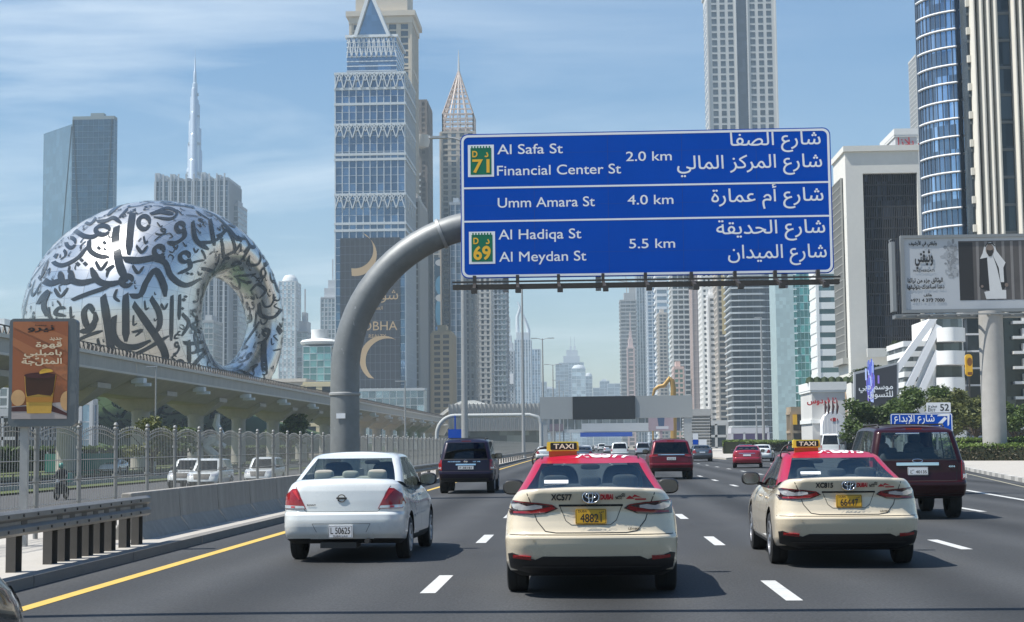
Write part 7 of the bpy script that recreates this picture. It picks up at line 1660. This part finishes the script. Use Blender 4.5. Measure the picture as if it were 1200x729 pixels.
# mesh fence with arched, spiked tops
r = thing('mesh_fence', 'pale welded mesh fence with arched spiked panel tops along the left of the road', 'fence', (-9.2, 0, .1))
pw = 2.22; m = MB(); n = 18; y0 = 17.0
topz = lambda f: 1.72+.15*math.sin(math.pi*f)**.8
for i in range(1, n):
    f = i/n; m.tube([(0, pw*f, .12), (0, pw*f, topz(f))], .0055, 4, caps=False)
    # loop-shaped spike
    z = topz(f); m.tube([(0, pw*f, z-.02), (.0, pw*f-.025, z+.035), (0, pw*f, z+.07), (0, pw*f+.025, z+.035)], .006, 4)
for z in (.18, .55, .95, 1.30):
    for d in (-.012, .012): m.tube([(d, .03, z), (d, pw-.03, z)], .008, 4, caps=False)
m.tube([(0, pw*i/16, topz(i/16)) for i in range(17)], .011, 5); m.tube([(0, pw*i/16, topz(i/16)-.08) for i in range(17)], .007, 4)
fm = mat('fence_galv', (.30, .30, .285), .5, .35, var=.25, scale=3)
p0 = m.build('mesh_panel', fm, r); m = MB(); m.lathe([(.042, 0), (.042, 1.86), (.055, 1.87), (.055, 1.9), (.03, 1.92), (.05, 1.96), (.03, 2.0), (0, 2.01)], 12)
for z in (.3, .95, 1.5): m.lathe([(.06, z), (.06, z+.05)], 10)
q0 = m.build('fence_post', mat('fence_post_paint', (.26, .26, .25), .55, .3, var=.25, scale=4), r, smooth=40)
for i in range(64):
    for src in (p0, q0):
        o = src if i == 0 else src.copy()
        if i: COL.objects.link(o); o.parent = r
        o.location = (0, y0+pw*i, 0)
m = MB()
for i in range(64, 200, 1):
    y = y0+pw*i; m.bx(-.04, .04, y-.04, y+.04, 0, 1.95)
    for kk in range(1, 6): m.bx(-.008, .008, y+pw*kk/6-.01, y+pw*kk/6+.01, .1, 1.75)
for z in (.2, .6, 1.0, 1.35, 1.72): m.bx(-.012, .012, y0+pw*64, y0+pw*200, z-.012, z+.012)
m.build('far_panels', fm, r)
# low kerb wall and pedestrian rail across the side road
r = thing('low_railing', 'low dark railing on a kerb between the grass verge and the side road', 'railing', (-14.6, 0, LOW)); m = MB()
m.bx(-.12, .12, 12, 300, 0, .22); m.build('kerb_wall', M['concrete'], r); m = MB()
for z in (.5, .8): m.bx(-.025, .025, 12, 300, z-.02, z+.02)
for i in range(200): m.bx(-.02, .02, 12+i*1.0, 12.04+i*1.0, .2, .82)
m.build('rails', M['darksteel'], r)
r = thing('low_railing', 'low railing on the far side of the side road in front of the railway piers', 'railing', (-33, 0, LOW)); m = MB()
m.bx(-.15, .15, 20, 320, 0, .35); m.build('kerb_wall', M['concrete'], r); m = MB()
for z in (.65, 1.0): m.bx(-.03, .03, 20, 320, z-.03, z+.03)
for i in range(200): m.bx(-.03, .03, 20+i*1.5, 20.06+i*1.5, .3, 1.02)
m.build('rails', M['darksteel'], r)

# ---------------------------------------------------------------- trees, palms, hedges
leafA = leafmat('leaf', (.025, .05, .010), (.13, .19, .04)); leafB = leafmat('leaf_dry', (.045, .06, .016), (.19, .20, .06)); leafH = leafmat('hedge_leaf', (.075, .125, .02), (.19, .26, .05)); leafHd = leafmat('hedge_side_leaf', (.045, .04, .018), (.10, .08, .04)); bark = mat('bark', (.085, .065, .05), .9, var=.3, scale=6); palmleaf = leafmat('palm_leaf', (.03, .05, .015), (.10, .13, .045))
def leaves(mb, c, rad, n, sz, rg, shell=.55):
    for _ in range(n):
        d = Vector((rg.gauss(0, 1), rg.gauss(0, 1), rg.gauss(0, 1))).normalized(); k = shell+(1-shell)*rg.random()**.6
        p = Vector(c)+Vector((d.x*rad[0], d.y*rad[1], d.z*rad[2]))*k*(1+.12*rg.gauss(0, 1))
        a = Vector((rg.gauss(0, 1), rg.gauss(0, 1), rg.gauss(0, .6))).normalized(); b = a.cross(Vector((rg.gauss(0, 1), rg.gauss(0, 1), rg.gauss(0, 1)))).normalized(); s = sz*rg.uniform(.6, 1.4)
        mb.add([p-a*s, p-b*s*.45, p+a*s, p+b*s*.45], [(0, 1, 2, 3)])
def tree(label, x, y, H, R, seed, leaf, base=.14, trunk=.34, n=3400, sz=.30, name='tree', group='trees on the right pavement'):
    rg = random.Random(seed); r = thing(name, label, 'tree', (x, y, base), rg.uniform(0, 6), group); m = MB(); th = H*trunk
    m.tube([(0, 0, -.1), (.05, .03, th*.5), (rg.uniform(-.15, .15), rg.uniform(-.15, .15), th), (0, 0, th*1.5)], [H*.03, H*.024, H*.019, H*.012], 8); cl = []
    for k in range(9):
        a = 2*math.pi*k/9+rg.uniform(-.3, .3); e = rg.uniform(.5, .92)*R; z = rg.uniform(th*1.25, H*.86); tip = Vector((math.cos(a)*e, math.sin(a)*e, z)); m.tube([(0, 0, th*rg.uniform(.8, 1.15)), tip*.5+Vector((0, 0, th*.55)), tip], [H*.014, H*.009, H*.004], 6); cl.append((tip, rg.uniform(.26, .42)*R))
    for k in range(7): cl.append((Vector((rg.uniform(-.5, .5)*R, rg.uniform(-.5, .5)*R, rg.uniform(.72, .98)*H)), rg.uniform(.26, .4)*R))
    m.build('trunk', bark, r, smooth=50); m = MB(); tot = sum(q*q for _, q in cl)
    for c_, q in cl: leaves(m, c_, (q, q, q*.72), int(n*q*q/tot), sz, rg, .25)
    m.build('crown', leaf, r); return r
def tx(px, Y): return at(px, 520, Y).x
tree('dark bushy tree in front of the digital screen, leftmost of the pavement trees', tx(1015, 146), 146, 4.9, 2.7, 1, leafA, n=5200, sz=.17)
tree('broad green tree beneath the right corner of the digital screen', tx(1046, 150), 150, 5.1, 2.7, 2, leafA, n=5200, sz=.17)
tree('tall bushy tree behind the white 52 plate', tx(1086, 142), 142, 6.0, 2.9, 3, leafA, n=5600, sz=.17)
tree('yellow-green tree left of the round billboard post', tx(1118, 138), 138, 5.6, 2.7, 4, leafB, n=5200, sz=.17)
tree('loose pale tree touching the billboard post', tx(1143, 146), 146, 5.9, 2.5, 5, leafB, n=3600, sz=.18)
tree('low green tree right of the billboard post at the picture edge', tx(1190, 140), 140, 4.6, 2.4, 6, leafA, n=4800, sz=.17)
def palm(label, x, y, z0, H, R, seed, group='palms by the digital screen'):
    rg = random.Random(seed); r = thing('palm_tree', label, 'palm', (x, y, z0), 0, group); m = MB(); m.lathe([(.22, 0), (.17, H*.5), (.19, H)], 10); m.build('trunk', bark, r); m = MB()
    for k in range(26):
        a = rg.uniform(0, 6.28); el = rg.uniform(-.2, 1.2); d = Vector((math.cos(a)*math.cos(el), math.sin(a)*math.cos(el), math.sin(el))); P = [Vector((0, 0, H))+d*R*t-Vector((0, 0, .55*R*t*t)) for t in (0, .25, .5, .75, 1)]
        for p, q in zip(P, P[1:]):
            t = (q-p).normalized(); s = t.cross(Z_).normalized()
            for j in range(5):
                c_ = p.lerp(q, j/5)
                for sg in (-1, 1): e = (s*sg+t*.7-Z_*.25).normalized()*R*.3; m.add([c_, c_+e*.5+t*.10, c_+e, c_+e*.5-t*.10], [(0, 1, 2, 3)])
    m.build('crown', palmleaf, r)
for i, (px, py, s) in enumerate(((1007, 432, 1.0), (1017, 430, 1.2), (1027, 428, 1.0))):
    p_ = at(px, py, 214); palm(('small palm over the left corner of the digital screen', 'middle palm over the digital screen', 'bushy palm over the centre of the digital screen')[i], p_.x, 214, 0, p_.z-.6, 1.5*s, i)
p_ = at(1055, 405, 226); palm('lone palm between the stone framed building and the white stair building', p_.x, 226, 0, p_.z, 2.1, 9)
def hedge(label, pts, w, h, top, side, seed, sz=.13, dens=42, base=.14):
    """hedge along a polyline: solid core with leaf faces all over"""
    rg = random.Random(seed); r = thing('hedge', label, 'hedge', (pts[0][0], pts[0][1], base), 0, 'clipped hedges'); core = MB(); T_, S_ = MB(), MB(); O = Vector(pts[0])
    for a, b in zip(pts, pts[1:]):
        A, B = Vector(a)-O, Vector(b)-O; d = (B-A); ln_ = d.length; d.normalize(); nn = Vector((-d.y, d.x)); A3, d3, n3 = (Vector((*v, 0)) for v in (A, d, nn))
        core.obox(A3-n3*(w/2-.1), d3*ln_, n3*(w-.2), Z_*(h-.1))
        for _ in range(int(ln_*w*dens)):
            p = A3+d3*rg.uniform(0, ln_)+n3*rg.uniform(-w/2, w/2)+Z_*(h+rg.gauss(0, .06)-.04+.10*math.sin(p0_) if False else h+rg.gauss(0, .07)-.03); u = Vector((rg.gauss(0, 1), rg.gauss(0, 1), rg.gauss(0, .7))).normalized(); q = u.cross(Vector((rg.gauss(0, 1), rg.gauss(0, 1), rg.gauss(0, 1)))).normalized(); s = sz*rg.uniform(.6, 1.4); T_.add([p-u*s, p-q*s*.5, p+u*s, p+q*s*.5], [(0, 1, 2, 3)])
        for sg in (-1, 1):
            for _ in range(int(ln_*h*dens)):
                z = rg.uniform(0, h); p = A3+d3*rg.uniform(-.1, ln_+.1)+n3*sg*(w/2+rg.gauss(0, .05)-.05)+Z_*z; u = Vector((rg.gauss(0, 1), rg.gauss(0, 1), rg.gauss(0, .7))).normalized(); q = u.cross(Vector((rg.gauss(0, 1), rg.gauss(0, 1), rg.gauss(0, 1)))).normalized(); s = sz*rg.uniform(.6, 1.4); (T_ if z > h*.72+rg.gauss(0, .1) else S_).add([p-u*s, p-q*s*.5, p+u*s, p+q*s*.5], [(0, 1, 2, 3)])
    core.build('branches', mat('hedge_core', (.02, .025, .01), .95), r); T_.build('top_foliage', top, r); S_.build('side_foliage', side, r)
hedge('clipped hedge with brown twiggy side along the right pavement, behind the maroon SUV', [(27.0, 116.5), (34.5, 111.5), (46, 106)], 3.0, 1.15, leafH, leafHd, 1, .10, 90)
hedge('higher green hedge row behind the brown-sided hedge under the billboard', [(26.5, 121.0), (36, 117.0), (50, 111)], 3.2, 1.55, leafH, leafHd, 2, .12, 60)
hedge('long clipped green hedge on the traffic island ahead of the red saloon', [(20.4, 214), (27.5, 250), (31.5, 262), (37.5, 266)], 3.2, 1.7, leafH, leafHd, 3, .2, 30)
hedge('short hedge behind the white van on the slip road', [(40, 238), (50, 232)], 3.0, 1.7, leafH, leafHd, 4, .2, 24)
# greenery and a tree line behind the railway
tree('pale dry tree seen through the fence between the first railway piers', tx(178, 120), 120, 4.6, 2.2, 21, leafB, LOW, n=2200, sz=.16, group='trees behind the fence')
tree('small tree by the second railway pier behind the fence', tx(212, 150), 150, 4.4, 1.9, 23, leafA, LOW, n=1600, sz=.18, group='trees behind the fence')
tree('green tree at the far right of the trees beneath the railway', tx(340, 260), 260, 7.5, 4, 25, leafA, LOW, n=2200, sz=.3, group='trees behind the fence')
hedge('dark green hedge row below the railway viaduct', [(-62, 150), (-60, 330)], 3, 2.6, leafA, leafA, 5, .35, 5, LOW)
# white abstract sculpture under the viaduct, construction hoarding and white kiosk
r = thing('abstract_sculpture', 'twisted white sculpture beside the railway piers behind the fence', 'sculpture', (tx(247, 200), 200, LOW)); m = MB()
m.tube([(0, 0, 0), (.6, 0, 1.5), (-.8, 0, 2.6), (.4, 0, 3.6), (1.4, 0, 4.2), (.6, .3, 5.4), (.9, 0, 6.8)], [.5, .6, .8, .7, .5, .5, .3], 8); m.tube([(-1.6, 0, 3.0), (0, .2, 3.4), (1.9, 0, 2.6)], [.3, .6, .3], 8); m.build('body', M['white'], r, smooth=40)
r = thing('site_hoarding', 'teal site hoarding far off behind the motorcycle', 'hoarding', (tx(95, 150), 150, LOW)); m = MB(); m.bx(-3.5, 3.5, -.1, .1, 0, 2.0); m.build('panel', mat('hoarding_teal', (.05, .22, .18), .6), r); m = MB()
for i in range(5): m.bx(-3.4+i*1.7, -3.3+i*1.7, .1, .25, 0, 2.2)
m.build('post', M['steel'], r)
tower('glass_block', 'dark glass block at the far left behind the fence and advert post', -30, 20, 488, 240, 20, wall=(.35, .36, .36), glass='dark', pier=(.4, .2), band=(.5, .2), cw=2, top='plain', group=grpL, cat='building')
tower('striped_block', 'low grey block with vertical blue strips behind the coffee advert post', 80, 108, 474, 330, 3, wall=(.4, .41, .42), glass='blue', pier=(1.0, .3), band=(.2, .1), cw=2.5, top='plain', group=grpL, cat='building')
# the arm of the gantry just behind, over the camera: only its thin shadow on the road shows
r = thing('gantry_arm', 'grey overhead gantry arm above the camera casting a thin shadow line across the road', 'gantry', (-8.6, 13.95, 0)); m = MB()
m.tube([(0, 0, -.2), (0, 0, 4.6)]+[(2.2-2.2*math.cos(R_(t)), 0, 4.6+2.2*math.sin(R_(t))) for t in range(10, 91, 10)]+[(24, 0, 6.9)], .11, 12); m.build('arm', M['polegrey'], r, smooth=50)
# flags by the arched building
for i, px in enumerate((967, 971, 976, 981)):
    r = thing('flagpole', ('leftmost flagpole with a furled dark flag by the arched building', 'second flagpole from the left by the arched building', 'third flagpole from the left by the arched building', 'rightmost flagpole by the arched building')[i], 'flagpole', (tx(px, 225), 225, 0), 0, 'flagpoles by the arched building')
    m = MB(); m.lathe([(.06, 0), (.04, 7.6)], 6); m.build('pole', M['white'], r); m = MB(); m.tube([(.05, 0, 7.5), (.22, 0, 6.6), (.12, 0, 5.6)], [.05, .2, .08], 6); m.build('flag', mat('flag_dark', (.08, .03, .03), .8), r)
# ---------------------------------------------------------------- haze: one closed box of pale air
hz = MB(); hz.bx(-2500, 2500, -250, 3750, -1.5, 470); ho = hz.build('haze', []) if False else None
me = bpy.data.meshes.new('haze'); me.from_pydata(hz.v, [], hz.f); hm = bpy.data.materials.new('haze_air'); hm.use_nodes = True; t = hm.node_tree
t.nodes.remove(t.nodes['Principled BSDF']); pv = t.nodes.new('ShaderNodeVolumePrincipled'); pv.inputs['Color'].default_value = (.74, .9, 1, 1); pv.inputs['Density'].default_value = HAZE; pv.inputs['Anisotropy'].default_value = .0
t.links.new(pv.outputs[0], t.nodes['Material Output'].inputs['Volume']); me.materials.append(hm)
ho = bpy.data.objects.new('haze', me); COL.objects.link(ho); ho['kind'] = 'stuff'
